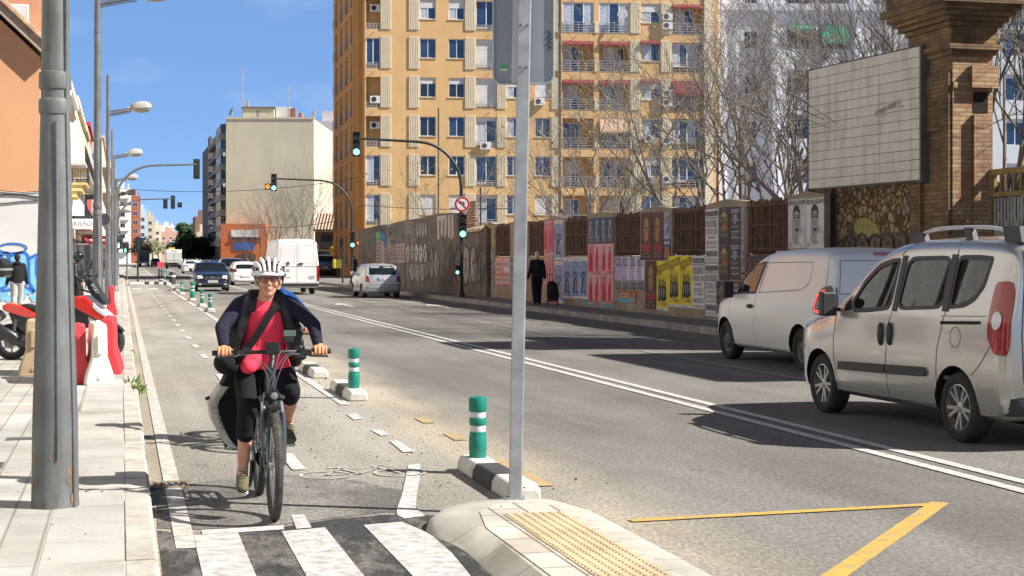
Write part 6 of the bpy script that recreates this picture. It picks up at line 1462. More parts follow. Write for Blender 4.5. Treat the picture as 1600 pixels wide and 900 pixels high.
        v, e, f, *_ = delaunay_2d_cdt(pts + g_, ed, [], 1, 1e-5)
        return v, f
    def edging(s, mb, outer, inner, m=0, off=.004, sides=(-1, 1)):      # band between two matching outlines
        d, q = [], []
        for i in range(len(outer)):
            j = (i + 1) % len(outer); k = max(1, int((Vector(outer[j]) - Vector(outer[i])).length / .06))
            for t in range(k): d.append(Vector(outer[i]).lerp(Vector(outer[j]), t / k)); q.append(Vector(inner[i]).lerp(Vector(inner[j]), t / k))
        n = len(d)
        for sx in sides: mb.add([(sx * (s.side(p.x, p.y) + off), p.x, p.y) for p in d + q], [(i, (i + 1) % n, n + (i + 1) % n, n + i) for i in range(n)], m)
    def side_patch(s, mb, poly, m=0, off=.005, step=.07, sides=(-1, 1), smooth_poly=0):
        if smooth_poly: poly = crom(poly, smooth_poly, True)
        v, f = s._fill([Vector(p) for p in poly], step)
        for sx in sides: mb.add([(sx * (s.side(p.x, p.y) + off), p.x, p.y) for p in v], f, m)
    def end_patch(s, mb, poly, m=0, off=.006, front=False, step=.07, mirror=False, smooth_poly=0):
        if smooth_poly: poly = crom(poly, smooth_poly, True)
        v, f = s._fill([Vector(p) for p in poly], step); o_ = off if front else -off
        mb.add([(p.x, s.endy(p.x, p.y, front) + o_, p.y) for p in v], f, m)
        if mirror: mb.add([(-p.x, s.endy(p.x, p.y, front) + o_, p.y) for p in v], f, m)
    def seam(s, mb, pts, w=.008, m=0, off=.0025, sides=(-1, 1), step=.05):
        d = []
        for a, b in zip(pts, pts[1:]):
            k = max(1, int(math.hypot(b[0] - a[0], b[1] - a[1]) / step)); d += [(a[0] + (b[0] - a[0]) * i / k, a[1] + (b[1] - a[1]) * i / k) for i in range(k)]
        d.append(pts[-1])
        for sx in sides:
            vs = []
            for i, (y, z) in enumerate(d):
                a = d[max(0, i - 1)]; b = d[min(len(d) - 1, i + 1)]; t = Vector((b[0] - a[0], b[1] - a[1])).normalized(); nx, nz = -t.y * w / 2, t.x * w / 2
                for q in (1, -1): yy, zz = y + nx * q, z + nz * q; vs.append((sx * (s.side(yy, zz) + off), yy, zz))
            mb.add(vs, [(2 * i, 2 * i + 1, 2 * i + 3, 2 * i + 2) for i in range(len(d) - 1)], m)
    def end_seam(s, mb, pts, w=.01, m=0, off=.003, front=False, step=.05):
        d = []
        for a, b in zip(pts, pts[1:]):
            k = max(1, int(math.hypot(b[0] - a[0], b[1] - a[1]) / step)); d += [(a[0] + (b[0] - a[0]) * i / k, a[1] + (b[1] - a[1]) * i / k) for i in range(k)]
        d.append(pts[-1]); vs = []; o_ = off if front else -off
        for i, (x, z) in enumerate(d):
            a = d[max(0, i - 1)]; b = d[min(len(d) - 1, i + 1)]; t = Vector((b[0] - a[0], b[1] - a[1])).normalized(); nx, nz = -t.y * w / 2, t.x * w / 2
            for q in (1, -1): xx, zz = x + nx * q, z + nz * q; vs.append((xx, s.endy(xx, zz, front) + o_, zz))
        mb.add(vs, [(2 * i, 2 * i + 1, 2 * i + 3, 2 * i + 2) for i in range(len(d) - 1)], m)
def wheels(root, axles, hw, rad, wid, style='alloy', inset=.02, spokes=5):
    first = None
    for ya, za in axles:
        for sx in (-1, 1):
            w = wheel_parts(root, rad, wid, spokes, style) if first is None else dup(first, root); first = first or w
            w.location = (sx * (hw - wid / 2 - inset), ya, za); w.rotation_euler = (.4 * ya + sx, 0, 0 if sx < 0 else math.pi)
def add_mirror(root, body, y, z, mat=None, w=.17, h=.2):
    for sx in (-1, 1):
        mb = MB(); x = body.side(y, z); mb.box(min(sx * (x + .05), sx * (x + .05 + w)), y - .05, z + .05 - h / 2, max(sx * (x + .05), sx * (x + .05 + w)), y + .06, z + .05 + h / 2); mb.box(min(sx * (x - .02), sx * (x + .06)), y - .02, z - .03, max(sx * (x - .02), sx * (x + .06)), y + .02, z + .01); mb.build('mirror', mat or blkp, root, smooth=False, bevel=.035)
def plate(root, x, y, z, txt, back=True, w=.52, h=.115, blue=True):
    mb = MB(); s = -1 if back else 1
    mb.box(x - w / 2, min(y, y + s * .012), z - h / 2, x + w / 2, max(y, y + s * .012), z + h / 2, 0); yy = y + s * .014
    if blue: bx = x - w / 2 if back else x + w / 2 - .045; mb.poly([(bx, yy, z - h / 2), (bx + .045, yy, z - h / 2), (bx + .045, yy, z + h / 2), (bx, yy, z + h / 2)], 1)
    ux = (1, 0, 0) if back else (-1, 0, 0); x0 = x - w / 2 + .07 if back else x + w / 2 - .07
    mb.text(txt, (x0, yy + s * .001, z - h * .3), ux, (0, 0, 1), h * .6, w - .1, 2); mb.build('number_plate', [platem, plateb, DARK], root, smooth=False)
# ---------------------------------------------------------------- silver people-carrier in front
def silver_minivan():
    root = empty('minivan', (8.13, 13.75, 0), 0, 'silver minivan with roof rails and dark side moulding, nearest vehicle on the right', 'minivan')
    B = Body([(-2.2, 1.50), (-2.18, 1.70), (-2.08, 1.81), (-1.7, 1.853), (-.9, 1.865), (-.3, 1.845), (.15, 1.75), (.5, 1.565), (.85, 1.32), (1.1, 1.15), (1.45, 1.075), (1.85, .985), (2.08, .87), (2.2, .70), (2.24, .5)], .90, .235, 1.10, -2.2, 2.24, tumble=.17, rr=.13, mid=.66, tail=.16, tail_in=.075, nose=.75, nose_in=.30)
    silver = M('silver_paint', (.48, .47, .45), rough=.22, metal=.55, var=.03, scale=1.5, coat=.8); AX = [(1.378, .315), (-1.378, .315)]
    FW = [(.60, 1.10), (.66, 1.22), (.46, 1.44), (.20, 1.60), (-.05, 1.65), (-.22, 1.66), (-.16, 1.15), (.3, 1.11)]; SW = [(-.27, 1.15), (-.36, 1.67), (-1.17, 1.68), (-1.14, 1.19)]; RW = [(-1.23, 1.19), (-1.27, 1.68), (-1.60, 1.685), (-1.86, 1.67), (-1.78, 1.40), (-1.66, 1.28), (-1.50, 1.215)]
    ck = lambda p, w: chaikin(inset(p, w), 2, .11)
    WS = [(-.66, 1.18), (.66, 1.18), (.60, 1.60), (.5, 1.68), (-.5, 1.68), (-.60, 1.60)]; TG = [(-.64, 1.18), (.64, 1.18), (.64, 1.57), (.58, 1.64), (-.58, 1.64), (-.64, 1.57)]
    B.mesh('body', [silver, archm], root, AX, .375, panes=[ck(p, .045) for p in (FW, SW, RW)], ends=[(WS, True), (TG, False)])
    wheels(root, AX, .90, .318, .205, 'alloy', .03, 5)
    for name, poly in (('front_window', FW), ('side_window', SW), ('rear_window', RW)):
        for sx in (-1, 1): mb = MB(); B.edging(mb, ck(poly, 0), ck(poly, .05), 0, .004, (sx,)); B.side_patch(mb, ck(poly, .03), 1, -.006, .06, (sx,)); mb.build(name, [blkp, seeg], root, angle=180)
    for sx in (-1, 1): mb = MB(); B.side_patch(mb, [(.80, 1.11), (.64, 1.13), (.70, 1.24), (.80, 1.17)], 0, .006, .06, (sx,)); mb.build('quarter_light', cglass, root, angle=180)
    seat = M('seat_fabric', (.10, .10, .105), rough=.95, var=.2)
    for y in (.1, -.95):
        for x in (-.40, .40):
            mb = MB(); mb.box(x - .24, y - .1, .55, x + .24, y + .42, .82); mb.prism([(x - .23, y - .05, .8), (x - .23, y - .2, 1.36), (x - .23, y - .32, 1.36), (x - .23, y - .2, .8)], (.46, 0, 0)); mb.box(x - .13, y - .34, 1.4, x + .13, y - .24, 1.56); mb.build('seat', seat, root, smooth=False, bevel=.03)
    mb = MB(); mb.box(-.8, .75, .6, .8, 1.15, 1.10); mb.build('dashboard', blkp, root, smooth=False, bevel=.05)
    mb = MB(); mb.tube([(-.40 + .18 * math.cos(a), .66 + .06 * math.sin(a), 1.06 + .17 * math.sin(a)) for a in [k * .3927 for k in range(16)]], .016, 6, closed=True); mb.build('steering_wheel', blkp, root)
    for yy in (.02,):
        for sx in (-1, 1): mb = MB(); B.side_patch(mb, [(-.20, 1.14), (-.255, 1.68), (-.34, 1.68), (-.285, 1.14)], 0, .009, .07, (sx,)); mb.build('pillar', blkp, root, angle=180); mb = MB(); B.side_patch(mb, [(-1.13, 1.17), (-1.165, 1.69), (-1.26, 1.69), (-1.235, 1.17)], 0, .009, .07, (sx,)); mb.build('pillar', blkp, root, angle=180)
    mb = MB(); B.end_patch(mb, WS, 0, -.004, True); mb.build('windscreen', seeg, root, angle=180); mb = MB(); B.end_patch(mb, TG, 0, -.004); mb.build('tailgate_window', cglass, root, angle=180)
    # seams: doors, bonnet, tailgate, fuel flap
    mb = MB()
    B.seam(mb, [(.98, 1.06), (1.03, .85), (1.03, .62), (.93, .27)]); B.seam(mb, [(-.20, 1.13), (-.13, 1.0), (-.10, .6), (-.13, .30)]); B.seam(mb, [(-1.26, 1.78), (-1.20, 1.2), (-1.14, 1.0), (-1.07, .8), (-1.05, .40)]); B.seam(mb, [(-.34, 1.76), (-.22, 1.68)])
    B.seam(mb, [(.93, .275), (-1.05, .30)]); B.seam(mb, [(-1.12, 1.125), (-1.88, 1.15)], .006); B.seam(mb, [(-1.12, 1.065), (-1.80, 1.09)], .03)
    B.seam(mb, [(-1.39 + .09 * math.cos(a), .945 + .09 * math.sin(a)) for a in [k * 6.2832 / 20 for k in range(21)]], .006); B.seam(mb, [(-1.97, .90), (-1.80, .72), (-1.66, .62)], .007)
    B.seam(mb, [(1.75, .90), (1.45, 1.0), (1.0, 1.08)], .006)
    B.end_seam(mb, [(-.70, 1.72), (-.74, 1.0), (-.72, .58), (.72, .58), (.74, 1.0), (.70, 1.72)], .012); mb.build('panel_gaps', seamm, root, smooth=False)
    for sx in (-1, 1):
        for p in ([(.92, .50), (.90, .585), (-.09, .615), (-.09, .525)], [(-.115, .525), (-.115, .617), (-.86, .64), (-.90, .60), (-.88, .555)]): mb = MB(); B.side_patch(mb, p, 0, .022, .07, (sx,)); mb.build('side_moulding', blkp, root, angle=180)
        for y, z in ((-.01, .91), (-.19, .92)): mb = MB(); mb.ell((sx * (B.side(y, z) + .012), y, z), (.028, .045, .115), None, 12, 10); mb.build('door_handle', blkp, root)
    for sx in (-1, 1):
        mb = MB(); B.side_patch(mb, chaikin([(-1.97, 1.45), (-2.19, 1.46), (-2.19, .82), (-2.05, .83), (-1.93, .97), (-1.94, 1.25)], 2, .15), 0, .018, .04, (sx,)); tl = mb.build('tail_light', redl, root, angle=180); mb = MB(); B.side_patch(mb, [(-2.07 + .062 * math.cos(k * .4488), 1.12 + .08 * math.sin(k * .4488)) for k in range(14)], 0, .028, .04, (sx,)); mb.build('reversing_lens', clearl, tl, angle=180)
    mb = MB(); B.end_patch(mb, [(.40, .66), (.60, .60), (.74, .72), (.70, .92), (.60, .98), (.48, .84)], 0, .008, True, .05, True); mb.build('headlight', clearl, root, angle=180)
    mb = MB(); B.end_patch(mb, [(-.36, .62), (.36, .62), (.40, .78), (-.40, .78)], 0, .008, True); B.end_patch(mb, [(-.5, .34), (.5, .34), (.5, .5), (-.5, .5)], 0, .008, True); mb.build('grille', blkp, root, angle=180)
    mb = MB(); B.end_patch(mb, [(-.84, .30), (.84, .30), (.84, .46), (-.84, .46)], 0, .018); mb.build('bumper_insert', blkp, root, angle=180)
    y = B.endy(0, .9, False); mb = MB(); mb.box(-.36, y - .03, .80, .36, y - .004, 1.02); mb.build('plate_recess', blkp, root, smooth=False); plate(root, 0, y - .031, .90, '4471 FXC')
    mb = MB(); mb.text('COMBO', (-.62, y - .012, .70), (1, 0, 0), (0, 0, 1), .055, .34); mb.build('badge', chrome, root, smooth=False)
    for sx in (-1, 1):
        mb = MB(); x = .66 * sx; pts = [(x, -2.02, 1.86), (x, -1.6, 1.925), (x, -.9, 1.935), (x, -.55, 1.915), (x, -.30, 1.86)]; mb.tube(crom(pts, 4), .022, 8, flat=.8)
        r_ = mb.build('roof_rail', M('rail_silver', (.55, .55, .55), rough=.4, metal=.5), root)
        for y0, y1 in ((-2.12, -1.82), (-1.35, -1.18), (-.5, -.2)): mb = MB(); mb.prism([(x - .035, y0, B.zt((y0 + y1) / 2) - .05), (x + .035, y0, B.zt((y0 + y1) / 2) - .05), (x + .03, y0 + .05, 1.93 if y0 < -.6 else 1.9), (x - .03, y0 + .05, 1.93 if y0 < -.6 else 1.9)], (0, y1 - y0 - .05, 0)); mb.build('rail_foot', blkp, r_, smooth=False, bevel=.01)
    add_mirror(root, B, .93, 1.13, blkp, h=.25)
    mb = MB(); mb.tube([(.3, -2.0, .25), (.3, -2.2, .24)], .03, 8); mb.box(-.5, -1.9, .2, .5, -1.2, .3); mb.build('exhaust', archm, root)
    mb = MB(); mb.tube([(0, .35, 1.80), (0, .25, 1.86), (0, -.1, 2.02)], .006, 5); mb.build('aerial', blkp, root)
silver_minivan()
def white_panel_van():
    root = empty('panel_van', (10.52, 22.2, 0), 0, 'white panel van without side windows just ahead of the silver minivan', 'van')
    B = Body([(-2.36, 1.45), (-2.33, 1.68), (-2.2, 1.78), (-1.7, 1.815), (-.7, 1.815), (-.05, 1.76), (.35, 1.63), (.7, 1.42), (1.0, 1.20), (1.22, 1.08), (1.6, 1.0), (1.95, .90), (2.15, .74), (2.22, .5)], .92, .22, 1.06, -2.36, 2.22, tumble=.15, rr=.15, mid=.62, tail=.2, tail_in=.09, nose=.8, nose_in=.32)
    wh = M('white_van_paint', (.66, .66, .65), rough=.3, var=.02, scale=1.5, coat=.3); AX = [(1.43, .32), (-1.43, .32)]
    B.mesh('body', [wh, archm], root, AX, .375); wheels(root, AX, .92, .325, .21, 'steel', .04)
    mb = MB(); B.side_patch(mb, [(.98, 1.08), (.86, 1.24), (.60, 1.43), (.30, 1.56), (.02, 1.605), (-.12, 1.61), (.18, 1.10)], 0, .004); B.side_patch(mb, [(.70, 1.13), (.62, 1.36), (.32, 1.53), (0, 1.57), (.22, 1.13)], 1, .007); B.side_patch(mb, [(.92, 1.12), (.78, 1.26), (.74, 1.13)], 1, .007); mb.build('front_window', [blkp, cglass], root, angle=180)
    mb = MB(); B.end_patch(mb, [(-.7, 1.12), (.7, 1.12), (.6, 1.62), (-.6, 1.62)], 0, .006, True); mb.build('windscreen', cglass, root, angle=180)
    mb = MB(); B.seam(mb, [(1.2, .95), (1.26, .7), (1.27, .3)]); B.seam(mb, [(.16, 1.08), (.2, .7), (.22, .28)]); B.seam(mb, [(-.02, 1.70), (-.16, 1.6), (.10, 1.1), (.16, 1.06)]); B.seam(mb, [(.05, 1.12), (-.16, 1.585), (-1.75, 1.60), (-1.70, 1.3), (-1.45, 1.19), (.05, 1.12)], .012); B.seam(mb, [(1.25, .285), (-.98, .285)], .01); B.seam(mb, [(-2.22, 1.72), (-2.24, 1.2)], .01); B.end_seam(mb, [(0, 1.7), (0, .5)], .012)
    B.end_seam(mb, [(-.7, 1.62), (-.72, 1.15), (-.1, 1.15), (-.1, 1.62), (-.7, 1.62)], .012); B.end_seam(mb, [(.7, 1.62), (.72, 1.15), (.1, 1.15), (.1, 1.62), (.7, 1.62)], .012); mb.build('panel_gaps', M('soft_gap', (.2, .2, .2), rough=.9), root, smooth=False)
    mb = MB()
    for sx in (-1, 1): x = B.side(.36, .90); mb.ell((sx * (x + .012), .36, .90), (.03, .12, .035), None, 12, 8)
    mb.build('door_handle', blkp, root)
    mb = MB(); B.side_patch(mb, [(-1.96, .86), (-1.92, .93), (-2.02, 1.10), (-2.18, 1.24), (-2.33, 1.27), (-2.33, .84)], 0, .02); B.end_patch(mb, [(.74, .86), (.83, .86), (.83, 1.24), (.76, 1.24)], 0, .012, False, .05, True); tl = mb.build('tail_light', M('tail_dark', (.03, .005, .006), rough=.15, coat=.7), root, angle=180)
    mb = MB(); B.seam(mb, [(-2.26, 1.20), (-2.08, 1.13), (-1.99, .98), (-2.0, .90), (-2.24, .89)], .035, 0, .026); mb.build('light_guide', M('brake_glow', (.75, .03, .03), rough=.3, emit=1.2), tl, angle=180)
    mb = MB(); B.end_patch(mb, [(.42, .68), (.7, .66), (.72, .82), (.52, .84)], 0, .008, True, .05, True); mb.build('headlight', clearl, root, angle=180); mb = MB(); B.end_patch(mb, [(-.4, .6), (.4, .6), (.42, .76), (-.42, .76)], 0, .008, True); mb.build('grille', blkp, root, angle=180)
    mb = MB(); mb.box(-.18, -2.36, 1.70, .18, -2.33, 1.74); mb.build('brake_light', redl, root, smooth=False); plate(root, 0, B.endy(0, .62, False) - .01, .62, '7402 LVR'); add_mirror(root, B, 1.0, 1.10, blkp, h=.26)
    mb = MB(); B.end_patch(mb, [(-.86, .26), (.86, .26), (.86, .42), (-.86, .42)], 0, .015); mb.build('bumper_insert', blkp, root, angle=180)
white_panel_van()
def tall_van():
    root = empty('delivery_van', (7.75, 73.4, 0), 0, 'tall white delivery van seen from behind over the cyclist\'s shoulder', 'van')
    B = Body([(-3.0, 2.2), (-2.96, 2.46), (-2.7, 2.55), (-1, 2.57), (1.2, 2.56), (1.7, 2.35), (2.2, 1.6), (2.6, 1.25), (2.95, 1.0), (3.0, .6)], 1.02, .3, 1.4, -3.0, 3.0, tumble=.10, rr=.16, mid=.9, tail=.15, tail_in=.05, nose=.9, nose_in=.3, zb_end=.04)
    wh = M('white_tall_van_paint', (.78, .78, .78), rough=.35, var=.02, coat=.5); AX = [(1.75, .34), (-1.75, .34)]; B.mesh('body', [wh, archm], root, AX, .4, 50); wheels(root, AX, 1.0, .34, .22, 'steel', .06)
    mb = MB(); B.end_seam(mb, [(0, 2.4), (0, .55)], .02); B.end_seam(mb, [(-.85, 2.4), (-.90, 1.5), (-.90, .55), (.90, .55), (.90, 1.5), (.85, 2.4), (-.85, 2.4)], .016); B.end_seam(mb, [(-.92, 1.28), (.92, 1.28)], .035)
    B.seam(mb, [(.9, 2.3), (.9, .4)], .015); B.seam(mb, [(-2.7, 1.3), (1.9, 1.3)], .03)
    for sx in (-1, 1): B.end_seam(mb, [(sx * .12, 1.45), (sx * .78, 1.45), (sx * .74, 2.25), (sx * .12, 2.25), (sx * .12, 1.45)], .008)
    mb.build('panel_gaps', M('van_gap', (.3, .3, .3), rough=.9), root, smooth=False); y = -3.0
    mb = MB(); mb.box(.06, y - .05, 1.38, .28, y - .01, 1.44); mb.box(-.46, y - .04, 1.36, -.36, y - .01, 1.50); mb.build('door_handle', blkp, root, smooth=False, bevel=.01); mb = MB(); mb.box(-.98, y - .06, .38, .98, y + .1, .52); mb.build('rear_bumper', blkp, root, smooth=False, bevel=.02)
    for sx in (-1, 1): mb = MB(); mb.box(sx * .965 - .05, y - .012, .62, sx * .965 + .05, y + .12, 1.32); mb.build('tail_light', redl, root, smooth=False, bevel=.01)
    mb = MB(); mb.box(.8, y - .01, 2.42, .88, y + .02, 2.46); mb.build('marker_lamp', redl, root, smooth=False); plate(root, -.55, y - .01, 1.14, '7361 BFL'); mb = MB(); mb.box(-.7, y - .012, .78, -.3, y - .004, .82); mb.box(.55, y - .012, .72, .78, y - .004, .86); mb.build('badge', M('badge_grey', (.35, .36, .37)), root, smooth=False); add_mirror(root, B, 2.0, 1.5, blkp, h=.35)
tall_van()
def car(name, label, x, y, heading, zt, hw, wb, rad, paint, belt=.92, rear=-2, front=2, side=None, rearwin=None, screen=None, tail=None, head=None, plate_txt=None, cat='car', axles=None, extra=None, zb=.2, style='cap', nose=.6, nose_in=.26, tumble=.34, tailr=.35, tail_in=.16, bump_dark=False, n=46, rear_plate=True, rr=.14, group=None):
    root = empty(name, (x, y, 0), heading, label, cat, group); B = Body(zt, hw, zb, belt, rear, front, tumble=tumble, rr=rr, mid=.58, tail=tailr, tail_in=tail_in, nose=nose, nose_in=nose_in)
    AX = axles or [(wb / 2, rad), (-wb / 2, rad)]; B.mesh('body', [paint, archm], root, AX, rad + .055, n); wheels(root, AX, hw, rad, .2, style, .03)
    if side:
        for p in side:
            for sx in (-1, 1): mb = MB(); B.side_patch(mb, p, 0, .005, .1, (sx,)); mb.build('side_window', cglass, root, angle=180)
    if rearwin: mb = MB(); B.end_patch(mb, rearwin, 0, .006, False, .1); mb.build('rear_window', cglass, root, angle=180)
    if screen: mb = MB(); B.end_patch(mb, screen, 0, .006, True, .1); mb.build('windscreen', cglass, root, angle=180)
    if tail:
        for sx in (-1, 1): mb = MB(); B.end_patch(mb, [(p[0] * sx, p[1]) for p in tail], 0, .012, False, .06); mb.build('tail_light', redl, root, angle=180)
    if head:
        for sx in (-1, 1): mb = MB(); B.end_patch(mb, [(p[0] * sx, p[1]) for p in head], 0, .012, True, .06); mb.build('headlight', clearl, root, angle=180)
    mb = MB(); B.end_seam(mb, [(-hw * .9, zb + .36), (hw * .9, zb + .36)], .012); B.end_seam(mb, [(-hw * .9, zb + .38), (hw * .9, zb + .38)], .012, front=True)
    for yy in (wb * .22, -wb * .12): B.seam(mb, [(yy, belt), (yy - .03, .3)], .01)
    mb.build('panel_gaps', seamm, root, smooth=False)
    add_mirror(root, B, front - 1.45, belt + .03, paint, h=.16)
    if extra: extra(root, B)
    return root, B
hatch_zt = [(-1.88, .72), (-1.84, .95), (-1.70, 1.15), (-1.45, 1.36), (-1.1, 1.43), (-.3, 1.455), (.2, 1.40), (.6, 1.2), (.95, .99), (1.3, .93), (1.6, .84), (1.82, .70), (1.9, .5)]
silver2 = M('silver_hatch_paint', (.55, .56, .57), rough=.3, metal=.5, var=.03, coat=.7)
side_h = [[(.85, .99), (.5, 1.2), (.2, 1.35), (-.1, 1.37), (-.12, .96)], [(-.2, .96), (-.18, 1.37), (-.8, 1.37), (-1.2, 1.3), (-1.3, 1.02)]]
def clio_x(root, B):
    plate(root, .06, B.endy(0, .80, False) - .012, .80, '8368 CMK'); mb = MB(); B.end_patch(mb, [(-.72, .40), (.72, .40), (.72, .48), (-.72, .48)], 0, .02); mb.build('bumper_strip', M('bumper_grey', (.30, .31, .32), rough=.5), root, angle=180); mb = MB(); y = B.endy(0, 1.0, False); mb.tube([(.05, y - .02, .95), (-.02, y - .02, 1.0), (-.35, y + .04, 1.04)], .012, 5); mb.build('wiper', blkp, root); mb = MB(); mb.lathe([(.035, 0), (.03, .01)], 10, (0, y - .01, .9), (0, -1, 0)); mb.build('badge', chrome, root); mb = MB(); mb.tube([(0, -1.2, 1.43), (0, -1.45, 1.55)], .008, 4); mb.build('aerial', blkp, root)
car('hatchback', 'small silver hatchback seen from behind beside the graffiti wall', 10.55, 65.3, 0, hatch_zt, .82, 2.47, .29, silver2, .94, -1.88, 1.9, side_h, [(-.58, .98), (.58, .98), (.52, 1.30), (.44, 1.35), (-.44, 1.35), (-.52, 1.30)], [(-.6, 1.0), (.6, 1.0), (.5, 1.35), (-.5, 1.35)], [(.55, .68), (.74, .66), (.72, .88), (.62, .96)], [(.45, .62), (.68, .62), (.66, .78), (.5, .78)], extra=clio_x)
sedan_zt = [(-2.38, .72), (-2.33, .98), (-2.0, 1.06), (-1.7, 1.12), (-1.0, 1.40), (-.3, 1.475), (.2, 1.45), (.75, 1.20), (1.15, 1.02), (1.6, .95), (2.1, .84), (2.32, .70), (2.38, .5)]
navy = M('dark_blue_paint', (.012, .014, .03), rough=.22, metal=.2, var=.05, coat=1); blackc = M('black_car_paint', (.008, .008, .009), rough=.25, var=.05, coat=1); whitec = M('white_car_paint', (.72, .72, .71), rough=.3, var=.02, coat=.7); bluec = M('blue_car_paint', (.02, .05, .18), rough=.28, var=.05, coat=.8); greyc = M('grey_car_paint', (.16, .165, .17), rough=.3, metal=.4, var=.05, coat=.8)
side_s = [[(1.0, 1.02), (.55, 1.24), (.2, 1.38), (-.05, 1.39), (-.07, 1.0)], [(-.15, 1.0), (-.13, 1.39), (-.7, 1.38), (-1.15, 1.28), (-1.5, 1.08)]]
def front_x(txt):
    def f(root, B):
        mb = MB(); B.end_patch(mb, [(-.36, .58), (.36, .58), (.42, .74), (-.42, .74)], 0, .01, True, .08); B.end_patch(mb, [(-.6, .26), (.6, .26), (.55, .44), (-.55, .44)], 0, .01, True, .08); mb.build('grille', blkp, root, angle=180)
        mb = MB(); B.end_seam(mb, [(-.38, .66), (.38, .66)], .015, 0, .014, True); B.end_seam(mb, [(-.7, .40), (.7, .40)], .012, 0, .016, True); mb.lathe([(.06, 0), (.05, .012)], 14, (0, B.endy(0, .70, True) + .012, .70), (0, 1, 0)); mb.build('chrome_trim', chrome, root)
        plate(root, 0, B.endy(0, .50, True) + .012, .50, txt, back=False); mb = MB()
        for sx in (-1, 1): mb.ell((sx * .62, B.endy(.62, .36, True), .36), (.07, .02, .04), None, 10, 6)
        mb.build('fog_light', clearl, root)
    return f
def rear_x(txt, z=.62):
    def f(root, B): plate(root, 0, B.endy(0, z, False) - .012, z, txt)
    return f
RZ = math.pi
scr = [(-.66, 1.04), (.66, 1.04), (.55, 1.40), (-.55, 1.40)]; rwn = [(-.6, 1.10), (.6, 1.10), (.52, 1.38), (-.52, 1.38)]; hd = [(.46, .66), (.72, .66), (.74, .80), (.52, .80)]; tlp = [(.52, .78), (.78, .74), (.78, .92), (.56, .94)]
car('saloon_car', 'dark blue saloon driving towards us in the oncoming lane', 4.40, 80.6, RZ, sedan_zt, .91, 2.71, .32, navy, .98, -2.38, 2.38, side_s, rwn, scr, tlp, hd, extra=front_x('4528 HDX'))
hz2 = [(a * 1.02, b * 1.02) for a, b in hatch_zt]
car('hatchback', 'white hatchback half hidden behind the cyclist\'s helmet', 7.35, 97.5, bend(97) * 0, hz2, .84, 2.47, .3, whitec, .96, -1.92, 1.94, side_h, [(-.58, 1.02), (.58, 1.02), (.5, 1.38), (-.5, 1.38)], None, [(.50, .84), (.76, .80), (.76, 1.02), (.56, 1.04)], None, extra=rear_x('2216 JKT', .55))
suv_zt = [(-2.2, .8), (-2.16, 1.2), (-2.0, 1.5), (-1.7, 1.64), (-1, 1.69), (-.2, 1.69), (.3, 1.58), (.8, 1.28), (1.1, 1.12), (1.6, 1.04), (2.0, .9), (2.18, .7), (2.2, .5)]
side_v = [[(.95, 1.14), (.6, 1.36), (.25, 1.56), (-.1, 1.59), (-.12, 1.12)], [(-.2, 1.12), (-.18, 1.59), (-1.1, 1.59), (-1.7, 1.5), (-1.8, 1.2)]]
car('suv', 'black suv queuing ahead of the white hatchback', 7.6, 113, 0, suv_zt, .92, 2.65, .34, blackc, 1.1, -2.2, 2.2, side_v, [(-.62, 1.18), (.62, 1.18), (.56, 1.5), (-.56, 1.5)], None, [(.58, .95), (.8, .95), (.8, 1.2), (.66, 1.2)], None, extra=rear_x('9143 KZB', .8))
car('hatchback', 'blue hatchback glimpsed between the dark saloon and the black suv', 8.3, 134, 0, hz2, .86, 2.5, .3, bluec, .96, -1.92, 1.94, side_h, [(-.58, 1.02), (.58, 1.02), (.5, 1.38), (-.5, 1.38)], None, tlp, None, extra=rear_x('3370 GHW', .55))
car('saloon_car', 'white saloon with red rear lights far ahead behind the box truck', 7.3 + 0, 172, 0, sedan_zt, .93, 2.7, .33, whitec, .98, -2.38, 2.38, side_s, [(-.62, 1.10), (.62, 1.10), (.52, 1.38), (-.52, 1.38)], None, [(.36, .84), (.8, .80), (.8, .92), (.4, .94)], None, extra=rear_x('6605 LDN', .60))
for i, (x, y, pt, lab) in enumerate(((10.6, 168, greyc, 'grey car parked by the right kerb, just past the dark saloon\'s roof'), (10.8, 186, blackc, 'black car parked by the right kerb under the dark trees'), (11.0, 212, greyc, 'far grey car parked below the dark trees'), (9.6 + .5, 240, whitec, 'far pale taxi-like car below the dark evergreen trees'))):
    car('parked_car', lab, x + bend(y), y, 0, hz2, .88, 2.5, .3, pt, .96, -1.92, 1.94, side_h, [(-.58, 1.02), (.58, 1.02), (.5, 1.38), (-.5, 1.38)], None, tlp, None, group='cars by the far right kerb', n=30)
car('saloon_car', 'black saloon with lit headlights coming from the far end of the street', 4.6 + bend(320), 322, RZ, suv_zt, .93, 2.7, .33, blackc, 1.1, -2.2, 2.2, side_v, None, [(-.66, 1.14), (.66, 1.14), (.55, 1.55), (-.55, 1.55)], None, [(.4, .72), (.74, .72), (.74, .9), (.5, .9)], n=30)
car('suv', 'dark suv standing in the side street right of the tall white van', 17.3, 136, R(-4), [(a, b * 1.18) for a, b in suv_zt], .95, 2.7, .36, blackc, 1.25, -2.2, 2.2, side_v, [(-.62, 1.38), (.62, 1.38), (.56, 1.78), (-.56, 1.78)], None, [(.68, 1.1), (.84, 1.1), (.84, 1.45), (.74, 1.45)], None, extra=rear_x('5518 DPM', .9))
